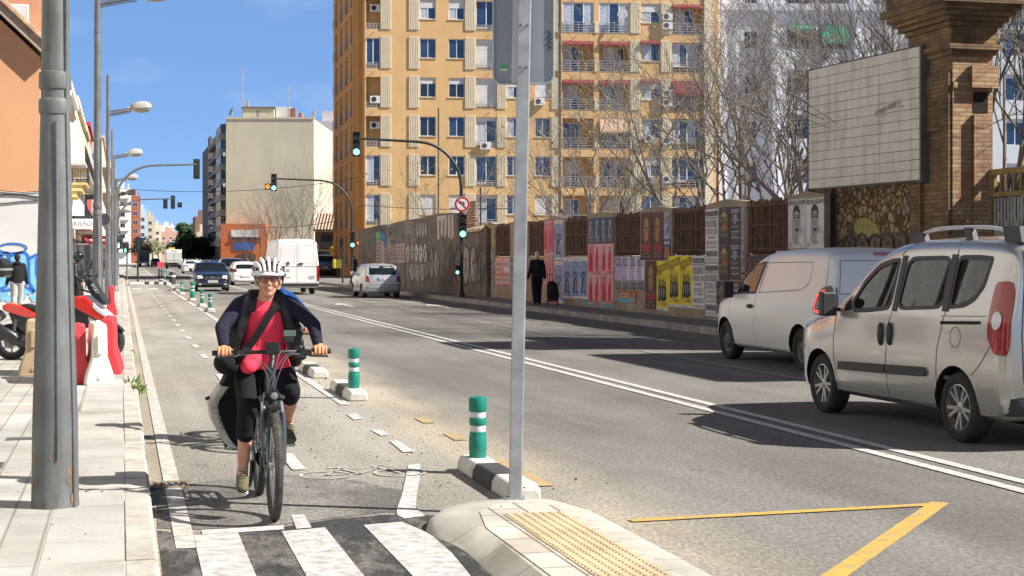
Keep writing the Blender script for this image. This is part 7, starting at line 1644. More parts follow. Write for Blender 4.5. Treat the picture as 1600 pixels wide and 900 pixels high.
# box truck far ahead
bt = empty('box_truck', (7.3 + bend(255), 256, 0), 0, 'white box truck seen from behind far down the street', 'truck')
mb = MB(); mb.box(-1.2, -3.4, 1.0, 1.2, 2.2, 3.1, 0); mb.box(-1.22, -3.42, 2.55, 1.22, -3.38, 3.12, 1); mb.build('box', [M('truck_grey', (.55, .55, .52), rough=.6, var=.06), WFR], bt, smooth=False, bevel=.03)
mb = MB(); mb.box(-1.0, 2.3, .7, 1.0, 4.0, 2.4); mb.build('cab', whitec, bt, smooth=False, bevel=.1)
mb = MB(); mb.box(-.5, -3.3, .55, .5, 3.8, .98); mb.box(-1.15, -3.45, .55, 1.15, -3.3, .75); mb.build('chassis', blkp, bt, smooth=False)
mb = MB(); mb.box(-.015, -3.425, 1.05, .015, -3.405, 2.5); mb.box(-1.1, -3.425, 1.3, 1.1, -3.405, 1.33); mb.text('CARGO', (-.5, -3.43, 2.72), (1, 0, 0), (0, 0, 1), .25, 1.0); mb.build('door_bars', blkp, bt, smooth=False)
for sx in (-1, 1): mb = MB(); mb.box(sx * .95 - .12, -3.47, .6, sx * .95 + .12, -3.44, .72); mb.build('tail_light', redl, bt, smooth=False)
wheels(bt, [(3.0, .45), (-2.3, .45)], 1.18, .45, .3, 'steel', .03); mb = MB(); mb.box(-.7, 1.4, 3.1, .3, 2.4, 3.45); mb.build('roof_box', M('roof_yellow', (.6, .42, .05)), bt, smooth=False)
# delivery lorry parked at the left kerb far away, facing us
lt = empty('lorry', (2.0 + bend(335), 338, 0), math.pi, 'blue and white lorry cab facing us at the far left kerb', 'truck')
mb = MB(); mb.box(-1.2, 1.6, .6, 1.2, 3.4, 2.9, 0); mb.build('cab', M('lorry_blue', (.10, .16, .30), rough=.4), lt, smooth=False, bevel=.12); mb = MB(); mb.box(-1.05, 3.38, 1.7, 1.05, 3.42, 2.5); mb.build('windscreen', cglass, lt, smooth=False)
mb = MB(); mb.box(-1.25, -5, .9, 1.25, 1.5, 3.4); mb.build('box', blackc, lt, smooth=False, bevel=.05); mb = MB(); mb.box(-1.1, 3.4, .6, 1.1, 3.5, .95); mb.build('bumper', WFR, lt, smooth=False); wheels(lt, [(2.6, .48), (-3.5, .48)], 1.2, .48, .3, 'steel', .02)
for sx in (-1, 1): mb = MB(); mb.box(sx * .85 - .18, 3.5, .68, sx * .85 + .18, 3.53, .88); mb.build('headlight', clearl, lt, smooth=False)
# yellow digger behind the dark suv
dg = empty('digger', (19.4, 150, 0), R(20), 'yellow digger with raised arm behind the dark suv', 'digger'); yl = M('digger_yellow', (.70, .40, .02), rough=.5, var=.12)
mb = MB(); mb.box(-.8, -1, .7, .8, 1, 1.5); mb.build('body', yl, dg, smooth=False, bevel=.05); mb = MB(); mb.box(-.7, -.6, 1.5, .2, .5, 2.4); mb.build('cab', cglass, dg, smooth=False, bevel=.05)
mb = MB(); mb.prism([(-.35, -1.0, 1.3), (-.1, -1.0, 1.3), (-.15, -1.8, 2.8), (-.45, -1.8, 2.7)], (.3, 0, 0)); mb.tube([(0, -1, 1.4), (-.3, -1.8, 2.6), (.5, -2.5, 3.3)], [.22, .25, .16], 8); mb.build('arm', yl, dg); mb = MB(); mb.prism([(.3, -2.3, 3.4), (.8, -2.3, 3.3), (.7, -2.3, 2.7), (.3, -2.3, 2.6)], (0, -.6, 0)); mb.build('bucket', yl, dg, smooth=False)
mb = MB()
for sx in (-1, 1): mb.box(sx * .7 - .2, -1.3, 0, sx * .7 + .2, 1.3, .6)
mb.build('tracks', tyre_m, dg, smooth=False, bevel=.1)
yb = empty('street_bin', (16.1, 118, .15), 0, 'small yellow box beside the pedestrian light post', 'box'); mb = MB(); mb.box(-.35, -.3, .75, .35, .3, 1.45); mb.build('body', M('box_yellow', (.65, .55, .05), rough=.5), yb, smooth=False, bevel=.05); mb = MB(); mb.box(-.06, -.06, 0, .06, .06, .75); mb.build('leg', DARK, yb, smooth=False)
# ================================================================ CYCLISTS, PEOPLE, SCOOTER, BARRIERS
skinm = M('skin', (.60, .31, .20), rough=.55, var=.10, scale=14, bump=.25, bscale=45, dirt=((.42, .19, .13), .35, 18)); skin_l = M('tanned_skin', (.60, .28, .155), rough=.5, var=.08, scale=9, bump=.08)
greyhair = M('grey_hair', (.45, .44, .42), rough=.8, var=.3, scale=40); darkhair = M('dark_hair', (.02, .015, .012), rough=.8, var=.3, scale=30)
def cloth(name, col, **k): return M(name, col, rough=k.pop('rough', .9), var=k.pop('var', .12), scale=k.pop('scale', 6), bump=k.pop('bump', .4), bscale=k.pop('bscale', 18), spec=k.pop('spec', .25), **k)
def chain(mb, pts, rs, m=0):
    for a, b, r0, r1 in zip(pts, pts[1:], rs, rs[1:]): mb.cap(a, b, r0, r1, 14, m)
def joined(name, objs, parent):
    mb = MB(); mats = []
    for o in objs:
        mt = o.data.materials[0]
        if mt not in mats: mats.append(mt)
        k = mats.index(mt); mb.add([o.matrix_local @ v.co for v in o.data.vertices], [tuple(p.vertices) for p in o.data.polygons], k)
    for o in objs: me = o.data; bpy.data.objects.remove(o); bpy.data.meshes.remove(me)
    return mb.build(name, mats, parent, angle=180)
V = Vector
def head_shapes(mb, h, t=0.0):        # h: head centre; the face looks towards -y
    h = V(h); E_ = mb.ell
    E_(h + V((0, .012, .022)), (.072, .092, .088)); E_(h + V((0, -.022, -.045)), (.056, .062, .070)); E_(h + V((0, -.055, -.090)), (.026, .024, .022)); E_(h + V((0, -.02, -.075)), (.047, .052, .038))
    for s in (-1, 1):
        E_(h + V((s * .036, -.062, -.025)), (.026, .024, .026)); E_(h + V((s * .074, .008, -.012)), (.010, .020, .032)); E_(h + V((s * .03, -.078, .030)), (.028, .013, .010))
    mb.cap(h + V((0, -.083, .022)), h + V((0, -.104, -.022)), .008, .0125); E_(h + V((0, -.098, -.027)), (.018, .014, .010)); E_(h + V((0, -.078, -.058)), (.024, .016, .012)); E_(h + V((0, -.076, .052)), (.045, .02, .028))
def face_bits(root, h, glasses=True, brow=greyhair):
    h = V(h); mb = MB()
    for s in (-1, 1): mb.ell(h + V((s * .031, -.0715, .006)), (.0115, .0105, .0075), None, 14, 8, 0); mb.ell(h + V((s * .031, -.0805, .0055)), (.0048, .003, .005), None, 10, 6, 1)
    mb.build('eyes', [M('eye_white', (.62, .60, .56), rough=.2), M('iris_dark', (.03, .02, .015), rough=.1)], root)
    mb = MB()
    for s in (-1, 1): mb.tube(crom([h + V((s * .016, -.0815, .013)), h + V((s * .031, -.0830, .0145)), h + V((s * .046, -.076, .009))], 4), [.0038] * 9, 6); mb.tube(crom([h + V((s * .018, -.079, -.003)), h + V((s * .031, -.081, -.005)), h + V((s * .045, -.074, -.001))], 4), [.0025] * 9, 6)
    mb.build('eyelids', skinm, root)
    mb = MB(); mb.tube(crom([h + V((-.027, -.080, -.056)), h + V((-.010, -.0935, -.056)), h + V((0, -.0945, -.057)), h + V((.010, -.0935, -.056)), h + V((.027, -.080, -.056))], 4), [.002] + [.0042] * 15 + [.002], 8); mb.tube(crom([h + V((-.020, -.084, -.061)), h + V((0, -.0935, -.0665)), h + V((.020, -.084, -.061))], 5), [.002] + [.0045] * 9 + [.002], 8); mb.build('lips', M('lips', (.46, .19, .14), rough=.45, var=.1), root)
    mb = MB(); mb.tube([h + V((-.025, -.0835, -.0575)), h + V((0, -.0955, -.0608)), h + V((.025, -.0835, -.0575))], .0012, 5)
    for s in (-1, 1):
        mb.tube(crom([h + V((s * .020, -.090, -.028)), h + V((s * .030, -.082, -.045)), h + V((s * .033, -.074, -.064))], 4), .0008, 5); mb.ell(h + V((s * .007, -.108, -.033)), (.0035, .003, .002), None, 8, 5)
    mb.build('creases', M('crease_shade', (.36, .16, .10), rough=.8), root)  # folds, mouth line and nostrils: their shade put into darker tubes
    mb = MB()
    for s in (-1, 1): mb.tube(crom([h + V((s * .014, -.092, .034)), h + V((s * .032, -.090, .041)), h + V((s * .052, -.074, .034))], 4), [.002, .003, .003, .003, .003, .003, .0025, .002, .001], 6)
    mb.build('eyebrows', brow, root)
    if glasses:
        mb = MB()
        for s in (-1, 1):
            loop = [h + V((s * (.034 + .027 * math.cos(a) * (1 if abs(math.cos(a)) < .9 else .97)), -.100 + .012 * max(0, math.cos(a)), (.002 + .018 * math.sin(a)))) for a in [2 * math.pi * i / 22 for i in range(22)]]
            mb.tube(loop, .0024, 6, closed=True); mb.tube(loop[1:11], .0042, 6); mb.tube([h + V((s * .060, -.090, .012)), h + V((s * .076, -.04, .014)), h + V((s * .079, .01, .006))], .0024, 6)
        mb.tube(crom([h + V((-.009, -.101, .010)), h + V((0, -.105, .014)), h + V((.009, -.101, .010))], 4), .0024, 6); mb.build('glasses', M('glasses_frame', (.10, .03, .025), rough=.25), root)
def helmet(root, h, shell, accent):
    h = V(h) + V((0, .008, .050)); mb = MB(); mb.ell(h, (.094, .122, .082), None, 28, 18, 0)
    mb.v = [v if v.z > h.z - .012 else V((v.x, v.y, h.z - .012)) for v in mb.v]; o = mb.build('helmet', M('helmet_inner', (.025, .022, .025), rough=.7), root, angle=60); rb = MB()
    for xk in (-.083, -.044, 0, .044, .083):
        pts = []
        for i in range(15):
            b = R(-86 + 172 * i / 14); x = xk * (1 - .30 * math.sin(b) ** 2); pts.append(h + V((x, .131 * math.sin(b), .092 * math.sqrt(1 - (x / .104) ** 2) * math.cos(b))))
        rb.tube(pts, [.017 + .004 * math.sin(math.pi * i / 14) for i in range(15)], 10, 0, flat=.55)
    for yy, r in ((-.055, .9), (.02, 1.0), (.09, .75)):
        rb.tube([h + V((.100 * r * math.sin(R(t)), yy, .089 * r * math.cos(R(t)))) for t in range(-84, 85, 12)], .009, 8, 1 if yy > -.06 and yy < .05 else 0, flat=.8)
    ring = [h + V((.100 * math.cos(t), .130 * math.sin(t), -.008 - .012 * max(0, math.sin(t)))) for t in [2 * math.pi * i / 32 for i in range(32)]]; rb.tube(ring, .013, 8, 0, closed=True); rb.build('shell_ribs', [shell, accent], o)
    vb = MB(); rim = [(R(200 + 14 * i)) for i in range(11)]; vs = []
    for t in rim: vs += [h + V((.098 * math.cos(t), .128 * math.sin(t), .012)), h + V((.108 * math.cos(t), .158 * math.sin(t) , -.012)), h + V((.106 * math.cos(t), .154 * math.sin(t), -.020)), h + V((.098 * math.cos(t), .128 * math.sin(t), -.018))]
    vb.add(vs, [(4 * i + j, 4 * i + 4 + j, 4 * i + 4 + (j + 1) % 4, 4 * i + (j + 1) % 4) for i in range(10) for j in range(4)]); vb.build('visor', shell, o, angle=60)
    st = MB()
    for s in (-1, 1): st.tube([h + V((s * .088, -.03, -.02)), h + V((s * .076, -.035, -.075)), h + V((s * .040, -.055, -.125)), h + V((0, -.058, -.135))], .004, 6, flat=.5); st.tube([h + V((s * .088, .06, -.02)), h + V((s * .080, -.02, -.065))], .0035, 6)
    st.build('chin_strap', blkp, o)
    return o
def hand_shapes(mb, c, s, wrist):     # c: centre of the grip; fingers close over the front of the bar
    c = V(c); w = V(wrist); mb.ell(c + V((0, .030, .024)), (.041, .033, .019)); mb.cap(c + V((0, .042, .03)), w, .026, .025); mb.cap(c + V((-.028, .008, .030)), c + V((.028, .008, .030)), .012, .012)
    for i, (dx, ln, r) in enumerate(((-.033, .92, .0088), (-.011, 1.05, .0095), (.011, 1.0, .0095), (.033, .82, .0082))):
        x = dx * 1.04; p = [c + V((x, .008, .033)), c + V((x * 1.03, -.024 * ln, .024)), c + V((x * 1.02, -.030 * ln, -.008)), c + V((x, -.010, -.026)), c + V((x, .006, -.024))]; chain(mb, p, [r * 1.15, r * 1.12, r, r * .95, r * .85])
    t = -s; chain(mb, [c + V((t * .030, .030, .018)), c + V((t * .052, .010, .012)), c + V((t * .058, -.016, -.004)), c + V((t * .050, -.024, -.016))], [.014, .012, .0105, .0085])
# ---------------------------------------------------------------- bicycle
bikef = M('bike_dark_blue', (.018, .028, .038), rough=.3, metal=.3, var=.08, coat=.6); bikeb = M('bike_black', (.014, .014, .015), rough=.45, var=.15); alu_ = M('bike_alloy', (.42, .44, .46), rough=.3, metal=.8); forkl = M('fork_lower', (.05, .065, .075), rough=.35, metal=.3, coat=.2)
def bike_wheel(root, c, rad):
    w = empty('wheel', c); w.parent = root; mb = MB(); tr = .027
    ring = [V((0, (rad - tr) * math.cos(a), (rad - tr) * math.sin(a))) for a in [2 * math.pi * i / 72 for i in range(72)]]; mb.tube(ring, tr, 14, 0, closed=True)
    for i in range(110):
        a = 2 * math.pi * i / 110
        for dx, da in ((-.015, 0), (0, .5), (.015, 0)):
            b = a + da * 2 * math.pi / 110; u = V((0, math.cos(b), math.sin(b))); t = V((0, -math.sin(b), math.cos(b))); p = u * (rad - .0015 - (.004 if dx else 0)) + V((dx, 0, 0)); q = [p + V((sx * .0055, 0, 0)) + t * (st * .006) + u * h_ for h_ in (-.003, .0022) for sx, st in ((-1, -1), (1, -1), (1, 1), (-1, 1))]
            mb.add(q, [(0, 3, 2, 1), (4, 5, 6, 7), (0, 1, 5, 4), (1, 2, 6, 5), (2, 3, 7, 6), (3, 0, 4, 7)])
    mb.build('tyre', M('bike_tyre', (.05, .047, .042), rough=.85, var=.35, scale=30, dirt=((.16, .14, .11), .4, 25)), w, angle=50)
    mb = MB(); prof = [(rad - .052, -.013), (rad - .068, -.010), (rad - .068, .010), (rad - .052, .013)]
    mb.lathe([(r, z) for r, z in prof], 60, (0, 0, 0), (1, 0, 0), cap=False); mb.build('rim', bikeb, w, angle=40)
    mb = MB()
    for i in range(28):
        a = 2 * math.pi * i / 28; s = 1 if i % 2 else -1; mb.tube([V((s * .03, .022 * math.cos(a + s * 1.2), .022 * math.sin(a + s * 1.2))), V((0, (rad - .06) * math.cos(a), (rad - .06) * math.sin(a)))], .0014, 4)
    mb.lathe([(.03, -.035), (.03, -.03), (.016, -.025), (.016, .025), (.03, .03), (.03, .035)], 16, (0, 0, 0), (1, 0, 0)); mb.lathe([(.08, -.052), (.08, -.050), (.05, -.050), (.05, -.052)], 28, (0, 0, 0), (1, 0, 0)); mb.build('spokes', alu_, w); return w
def bicycle(label, loc, rz=0):
    b = empty('bicycle', loc, rz, label, 'bicycle'); rad = .350; fa, ra, bb = V((0, 0, rad)), V((0, 1.10, rad)), V((0, .635, .30)); ht0, ht1 = V((0, .175, .80)), V((0, .215, .94))
    bike_wheel(b, fa, rad); bike_wheel(b, ra, rad)
    mb = MB(); mb.tube([ht0 - V((0, .01, .05)), ht1], .031, 14); mb.tube([ht0 + V((0, .02, .0)), bb + V((0, -.03, .05))], [.038, .044], 14); mb.tube([ht1 - V((0, -.02, .05)), V((0, .74, .60))], [.026, .022], 12); mb.tube([bb, V((0, .80, .80))], .021, 12); mb.ell(bb + V((0, -.02, .02)), (.065, .11, .085))
    for s in (-1, 1): mb.tube([bb + V((s * .05, .06, 0)), ra + V((s * .065, 0, 0))], [.018, .012], 10); mb.tube([V((s * .02, .78, .74)), ra + V((s * .065, 0, .02))], [.012, .010], 8)
    mb.build('frame', bikef, b)
    mb = MB()
    for s in (-1, 1): mb.tube([fa + V((s * .058, -.01, .0)), fa + V((s * .060, .045, .20)), fa + V((s * .060, .075, .32))], [.018, .022, .021], 12, 0); mb.tube([fa + V((s * .060, .06, .28)), ht0 + V((s * .055, -.005, -.06))], .016, 10, 1)
    mb.tube([ht0 + V((-.075, -.006, -.055)), ht0 + V((-.04, 0, -.035)), ht0 + V((.04, 0, -.035)), ht0 + V((.075, -.006, -.055))], .026, 10, 2); mb.tube([fa + V((-.07, 0, 0)), fa + V((.07, 0, 0))], .010, 8, 1); mb.box(-.085, .0, .30, -.062, .05, .40, 2)
    mb.build('fork', [forkl, alu_, bikeb], b)
    mb = MB(); g_ = []
    for i in range(13): a = R(76 + 60 * i / 12); g_.append(V((0, -math.cos(a) * (rad + .022) , math.sin(a) * (rad + .022))) + fa)
    mb.tube(g_, .036, 10, 0, flat=.35); mb.tube([V((0, 1.1 + (rad + .03) * math.cos(R(a)), rad + (rad + .03) * math.sin(R(a)))) for a in range(10, 150, 10)], .036, 10, 0, flat=.35)
    for s in (-1, 1): mb.tube([g_[2] + V((s * .03, 0, 0)), fa + V((s * .062, 0, 0))], .003, 5); mb.tube([V((s * .03, 1.40, .52)), ra + V((s * .062, 0, 0))], .003, 5)
    mb.build('mudguard', bikeb, b)
    hc = V((.015, .28, 1.045)); mb = MB(); mb.tube([ht1, V((0.01, .235, 1.0)), hc], [.022, .020, .02], 12); mb.tube(crom([V((-.355, .345, 1.038)), V((-.2, .325, 1.042)), V((-.06, .285, 1.045)), hc, V((.09, .285, 1.045)), V((.23, .325, 1.042)), V((.39, .345, 1.038))], 5), .0135, 10)
    mb.build('handlebar', bikeb, b)
    for s, x0, x1 in ((-1, -.365, -.225), (1, .265, .40)): mb = MB(); mb.tube([V((x0, .346 if s < 0 else .325, 1.038)), V((x1, .328 if s < 0 else .346, 1.042))], .0175, 12); mb.build('grip', bikeb, b)
    for s, x in ((-1, -.19), (1, .225)):
        mb = MB(); mb.tube([V((x, .30, 1.03)), V((x + s * .04, .262, 1.018)), V((x + s * .15, .268, 1.012))], [.008, .008, .006], 8); mb.box(x - .03, .29, 1.02, x + .03, .33, 1.058); mb.box(x - s * .04 - .02, .30, 1.045, x - s * .04 + .02, .33, 1.075); mb.tube([V((x - .01, .30, 1.05)), V((x - .01, .275, 1.085))], .006, 6); mb.build('brake_lever', bikeb, b)
    mb = MB(); mb.box(-.035, .235, 1.03, .055, .262, 1.11); mb.build('display', M('display_black', (.012, .012, .014), rough=.2), b, smooth=False, bevel=.008)
    mb = MB(); mb.box(.085, .262, 1.145, .165, .275, 1.185, 0); mb.box(.09, .258, 1.105, .15, .27, 1.142, 1); mb.tube([V((.115, .29, 1.05)), V((.12, .272, 1.13))], .007, 6, 1); mb.build('phone_mount', [M('phone_glass', (.10, .13, .12), rough=.15), bikeb], b, smooth=False, bevel=.004)
    mb = MB(); c = V((.01, .105, .775)); mb.lathe([(.015, .05), (.03, .03), (.034, 0), (.033, -.005)], 18, c, (0, 1, .12), 0); mb.lathe([(.024, 0), (.021, .005), (.005, .008)], 18, c + V((0, -.004, 0)), (0, -1, -.12), 1); mb.box(.0, .11, .79, .02, .16, .81, 0); mb.build('headlight', [bikeb, M('bike_lamp', (.22, .235, .24), rough=.1, coat=.8)], b)
    mb = MB()
    for k, (x0, x1, y_) in enumerate(((-.17, -.03, .2), (-.15, .02, .19), (.2, .03, .2), (.18, -.02, .185), (.1, .0, .19))): mb.tube(crom([V((x0, .295, 1.03)), V((x0 * .5, .21 - .01 * k, .99 + .012 * k)), V((x1, .14, .90 - .015 * k)), V((x1 * .6, .16, .78))], 5), .0028, 5)
    for s in (1,): mb.tube([V((-.055, .10, .80)), V((-.075, .04, .62)), V((-.078, .02, .38))], .003, 5)
    mb.build('cables', M('cable_grey', (.10, .10, .10), rough=.5), b)
    mb = MB(); mb.ell(V((0, .86, .925)), (.075, .13, .035)); mb.ell(V((0, .745, .915)), (.03, .075, .025)); mb.tube([V((0, .80, .80)), V((0, .84, .90))], .014, 10); mb.build('saddle', bikeb, b)
    an = R(14); d = V((0, math.sin(an), math.cos(an))) * .17
    for s in (-1, 1):
        e = bb + d * s; x = s * .085; mb = MB(); mb.tube([V((x, bb.y, bb.z)), V((s * .10, e.y, e.z))], [.014, .011], 8); mb.box(min(s * .105, s * .195), e.y - .045, e.z - .010, max(s * .105, s * .195), e.y + .045, e.z + .010); mb.build('crank', bikeb, b, smooth=False)
    mb = MB(); mb.lathe([(.085, -.004), (.085, .004)], 28, (-.075, bb.y, bb.z), (1, 0, 0)); mb.tube([(-.075, bb.y, bb.z + .085), (-.075, 1.1, .39)], .005, 5); mb.tube([(-.075, bb.y, bb.z - .085), (-.075, 1.1, .28)], .005, 5); mb.build('chain', bikeb, b)
    mb = MB()
    for s in (-1, 1): mb.tube([V((s * .06, .88, .74)), V((s * .06, 1.35, .74))], .006, 6); mb.tube([V((s * .06, 1.15, .74)), ra + V((s * .07, .02, 0))], .006, 6)
    for k in range(4): mb.tube([V((-.06, .95 + k * .12, .74)), V((.06, .95 + k * .12, .74))], .005, 6)
    mb.build('rack', bikeb, b); return b
CX, CY = .93, 9.75
bicycle('dark electric bicycle ridden by the woman in the pink top', (CX, CY, .0))
def cyclist(label, loc, sweater, vest, shirt, legs, hcol, hacc, hair, glasses=True, vox=.0075, head_skin=skinm, low=False):
    r = empty('person', loc, 0, label, 'person')
    pel, che, nb, hd_ = V((0, .86, .98)), V((0, .70, 1.22)), V((.0, .635, 1.375)), V((.012, .565, 1.508))
    sh = {-1: V((-.165, .645, 1.335)), 1: V((.168, .645, 1.335))}; el = {-1: V((-.292, .52, 1.195)), 1: V((.312, .52, 1.205))}; wr = {-1: V((-.288, .395, 1.092)), 1: V((.322, .395, 1.092))}; gr_ = {-1: V((-.29, .337, 1.040)), 1: V((.332, .336, 1.040))}
    hip = {-1: V((-.095, .85, .955)), 1: V((.095, .85, .955))}; kn = {-1: V((-.125, .52, .655)), 1: V((.150, .45, .775))}; ak = {-1: V((-.150, .64, .215)), 1: V((.158, .70, .540))}; to = {-1: V((-.158, .50, .150)), 1: V((.162, .585, .455))}
    mb = MB(); head_shapes(mb, hd_); mb.cap(nb - V((0, -.0, .02)), hd_ - V((0, -.015, .06)), .055, .050); mb.cap(pel, che, .11, .12); mb.cap(che, nb, .11, .05)
    for s in (-1, 1):
        mb.cap(nb - V((0, 0, .03)), sh[s], .05, .05); chain(mb, [sh[s], el[s], wr[s]], [.045, .036, .026]); chain(mb, [hip[s], kn[s]], [.085, .055]); m_ = kn[s].lerp(ak[s], .3) + V((0, .018, 0)); chain(mb, [kn[s], m_, ak[s]], [.052, .054, .033]); mb.cap(ak[s], to[s], .032, .03)
    body = blob(mb, 'body', head_skin, r, vox * .8, 3, .4); hm = MB()
    for s in (-1, 1): hand_shapes(hm, gr_[s], s, wr[s])
    hands = blob(hm, 'hands', skin_l, r, .0032 if not low else .006, 2, .4); joined('body', [body, hands], r)
    if not low: face_bits(r, hd_, glasses, hair)
    mb = MB(); h = hd_
    for s in (-1, 1):
        for k in range(7): mb.cap(h + V((s * (.070 + .003 * (k % 3)), -.025 + .014 * k, .028)), h + V((s * (.074 + .002 * (k % 2)), -.015 + .014 * k, -.018 - .012 * (k > 2))), .010, .008, 8)
    mb.ell(h + V((0, .06, .0)), (.070, .055, .07)); blob(mb, 'hair', hair, r, .006, 2); helmet(r, hd_, hcol, hacc)
    # pink top, hanging loose over the lap
    mb = MB(); mb.rings([((0, .80, .905), .155, .165), ((0, .79, .96), .165, .155), ((0, .75, 1.08), .160, .130), ((0, .695, 1.22), .158, .120), ((0, .655, 1.31), .145, .095), ((0, .64, 1.375), .085, .065)], 28)
    for s in (-1, 1): mb.cap(V((s * .11, .625, .935)), V((s * .06, .70, 1.0)), .06, .10)
    for k in range(5): mb.cap(V((-.10 + .05 * k, .655 - .006 * (k % 2), 1.0)), V((-.06 + .03 * k, .60 + .01 * k, 1.22)), .022, .018)
    sh_o = blob(mb, 'shirt', shirt, r, vox, 5)
    # black padded vest, open at the front
    mb = MB()
    for s in (-1, 1):
        chain(mb, [V((s * .098, .612, 1.37)), V((s * .150, .608, 1.27)), V((s * .188, .63, 1.13)), V((s * .205, .68, .965))], [.042, .048, .050, .050]); chain(mb, [V((s * .11, .70, 1.36)), V((s * .16, .76, 1.2)), V((s * .17, .82, .97))], [.06, .065, .065])
        if s > 0 or True:
            for k in range(1, 8): z = 1.33 - .048 * k; x = .135 + .065 * k / 7; mb.cap(V((s * (x + .005), .596 + .005 * k, z)), V((s * (x + .05), .607 + .005 * k, z)), .031, .031, 10)
        chain(mb, [V((s * .09, .655, 1.395)), V((s * .076, .595, 1.375)), V((s * .085, .575, 1.31))], [.024, .022, .018])
    mb.rings([((0, .88, .95), .165, .09), ((0, .83, 1.1), .17, .09), ((0, .75, 1.28), .165, .08), ((0, .70, 1.38), .11, .055)], 24); mb.cap(V((-.09, .69, 1.415)), V((.09, .69, 1.415)), .03, .03)
    blob(mb, 'vest', vest, r, vox, 3)
    mb = MB()
    for s in (-1, 1):
        mid = sh[s].lerp(el[s], .5) + V((s * .006, .0, .004)); m2_ = el[s].lerp(wr[s], .5)
        chain(mb, [V((s * .09, .66, 1.365)), sh[s] + V((s * .002, 0, .0)), mid, el[s], m2_, wr[s]], [.056, .061, .051, .047, .041, .036])
        for k in range(5): t = .25 + .15 * k; p = sh[s].lerp(el[s], t); mb.ell(p + V((-s * .012, -.03, -.01)), (.035, .026, .014), Matrix.Rotation(s * .6, 3, 'Y'))
        for k in range(4): t = .12 + .2 * k; p = el[s].lerp(wr[s], t); mb.ell(p + V((0, -.012, .012)), (.047 - .004 * k, .036, .012), Matrix.Rotation(s * .3, 3, 'Y'))
    blob(mb, 'sleeves', sweater, r, vox, 3)
    mb = MB()
    for s in (-1, 1):
        e = kn[s].lerp(ak[s], .36 if s < 0 else .14); chain(mb, [hip[s] + V((0, 0, .01)), hip[s].lerp(kn[s], .45), kn[s], e], [.105, .090, .068, .064 if s < 0 else .066])
        mb.cap(e, e + (ak[s] - kn[s]).normalized() * .004, .067, .067)
    mb.ell(V((0, .87, .94)), (.17, .13, .10)); lg = blob(mb, 'leggings', legs, r, vox, 4)
    for s in (-1, 1):
        mb = MB(); d = (to[s] - ak[s]).normalized(); side_ = V((1, 0, 0)); up = side_.cross(d) * -1 if (side_.cross(d)).z < 0 else side_.cross(d)
        mb.cap(ak[s] + V((0, .02, -.035)), ak[s] + V((0, .012, .012)), .040, .036); chain(mb, [ak[s] + V((0, .012, -.03)), ak[s].lerp(to[s], .55) - up * .005, to[s] - up * .002], [.042, .043, .036]); mb.ell(to[s] + d * .015 - up * .006, (.043, .05, .032)); so = blob(mb, 'shoe', M('khaki_shoe', (.12, .105, .055), rough=.85, var=.25, scale=14, bump=.5, bscale=60), r, .006, 3)
        mb = MB(); heel = ak[s] + V((0, .035, -.068)); mb.tube([heel - up * .0, ak[s].lerp(to[s], .55) - up * .042, to[s] + d * .05 - up * .030], [.036, .042, .034], 12, 0, flat=.35); mb.build('sole', M('shoe_sole', (.55, .53, .48), rough=.8, var=.15), so)
        mb = MB()
        for k in range(4): p = ak[s].lerp(to[s], .28 + .16 * k) + up * (.043 - .003 * k); mb.tube([p + V((-.022, 0, -.004)), p + V((0, -.002, .003)), p + V((.022, 0, -.004))], .0035, 6)
        mb.build('laces', M('lace_dark', (.03, .028, .022)), so)
        mb = MB(); mb.cap(ak[s] + V((0, .008, -.01)), ak[s] + (kn[s] - ak[s]).normalized() * .045, .037, .036); mb.build('sock', M('sock_pink', (.52, .34, .28), rough=.95), r)
    return r
navyk = cloth('navy_fleece', (.018, .018, .034), bump=.9, bscale=11); blackv = cloth('black_quilt', (.007, .007, .009), rough=.5, bump=.8, bscale=14, spec=.5); pinkt = cloth('coral_pink_shirt', (.84, .055, .105), var=.08, scale=3, bump=.6, bscale=7); legg = cloth('black_leggings', (.010, .010, .013), bump=.5, bscale=8); hwhite = M('helmet_white', (.72, .70, .68), rough=.35, var=.06, coat=.4); hacc = M('helmet_pattern', (.35, .22, .24), rough=.35, var=.5, scale=20, coat=.4)
cyclist('woman cycling towards us in white helmet, glasses, coral pink top and dark open jacket', (CX, CY, 0), navyk, blackv, pinkt, legg, hwhite, hacc, greyhair)
# bag strap across the chest, bag at her side, pannier on the rack
sb_ = empty('shoulder_bag', (CX, CY, 0), 0, 'black shoulder bag with strap across the pink top', 'bag'); mb = MB()
stp = crom([V((.075, .60, 1.40)), V((.055, .553, 1.33)), V((.0, .535, 1.24)), V((-.075, .535, 1.12)), V((-.15, .55, 1.02)), V((-.20, .60, .96))], 6); vs = []
for i, p in enumerate(stp): d = (stp and V(stp[min(i + 1, len(stp) - 1)]) - V(stp[max(i - 1, 0)])).normalized(); n_ = V((-.1, -1, .25)).normalized(); sd = d.cross(n_).normalized(); p = V(p); vs += [p - sd * .024, p + sd * .024, p + sd * .024 + V((0, .012, 0)), p - sd * .024 + V((0, .012, 0))]
mb.add(vs, [(4 * i + j, 4 * i + 4 + j, 4 * i + 4 + (j + 1) % 4, 4 * i + (j + 1) % 4) for i in range(len(stp) - 1) for j in range(4)]); mb.build('strap', cloth('black_webbing', (.012, .012, .013), bump=.2), sb_, angle=60)
mb = MB(); mb.ell(V((-.255, .66, .955)), (.085, .12, .080)); mb.ell(V((-.225, .68, .93)), (.075, .11, .065)); mb.ell(V((-.27, .64, .99)), (.06, .06, .05)); blob(mb, 'bag_body', cloth('black_bag', (.010, .010, .011), bump=.5), sb_, .01, 5)
pb = empty('pannier_bag', (CX, CY, 0), 0, 'black and pale grey pannier bag hanging on the side of the bicycle rack', 'bag'); mb = MB()
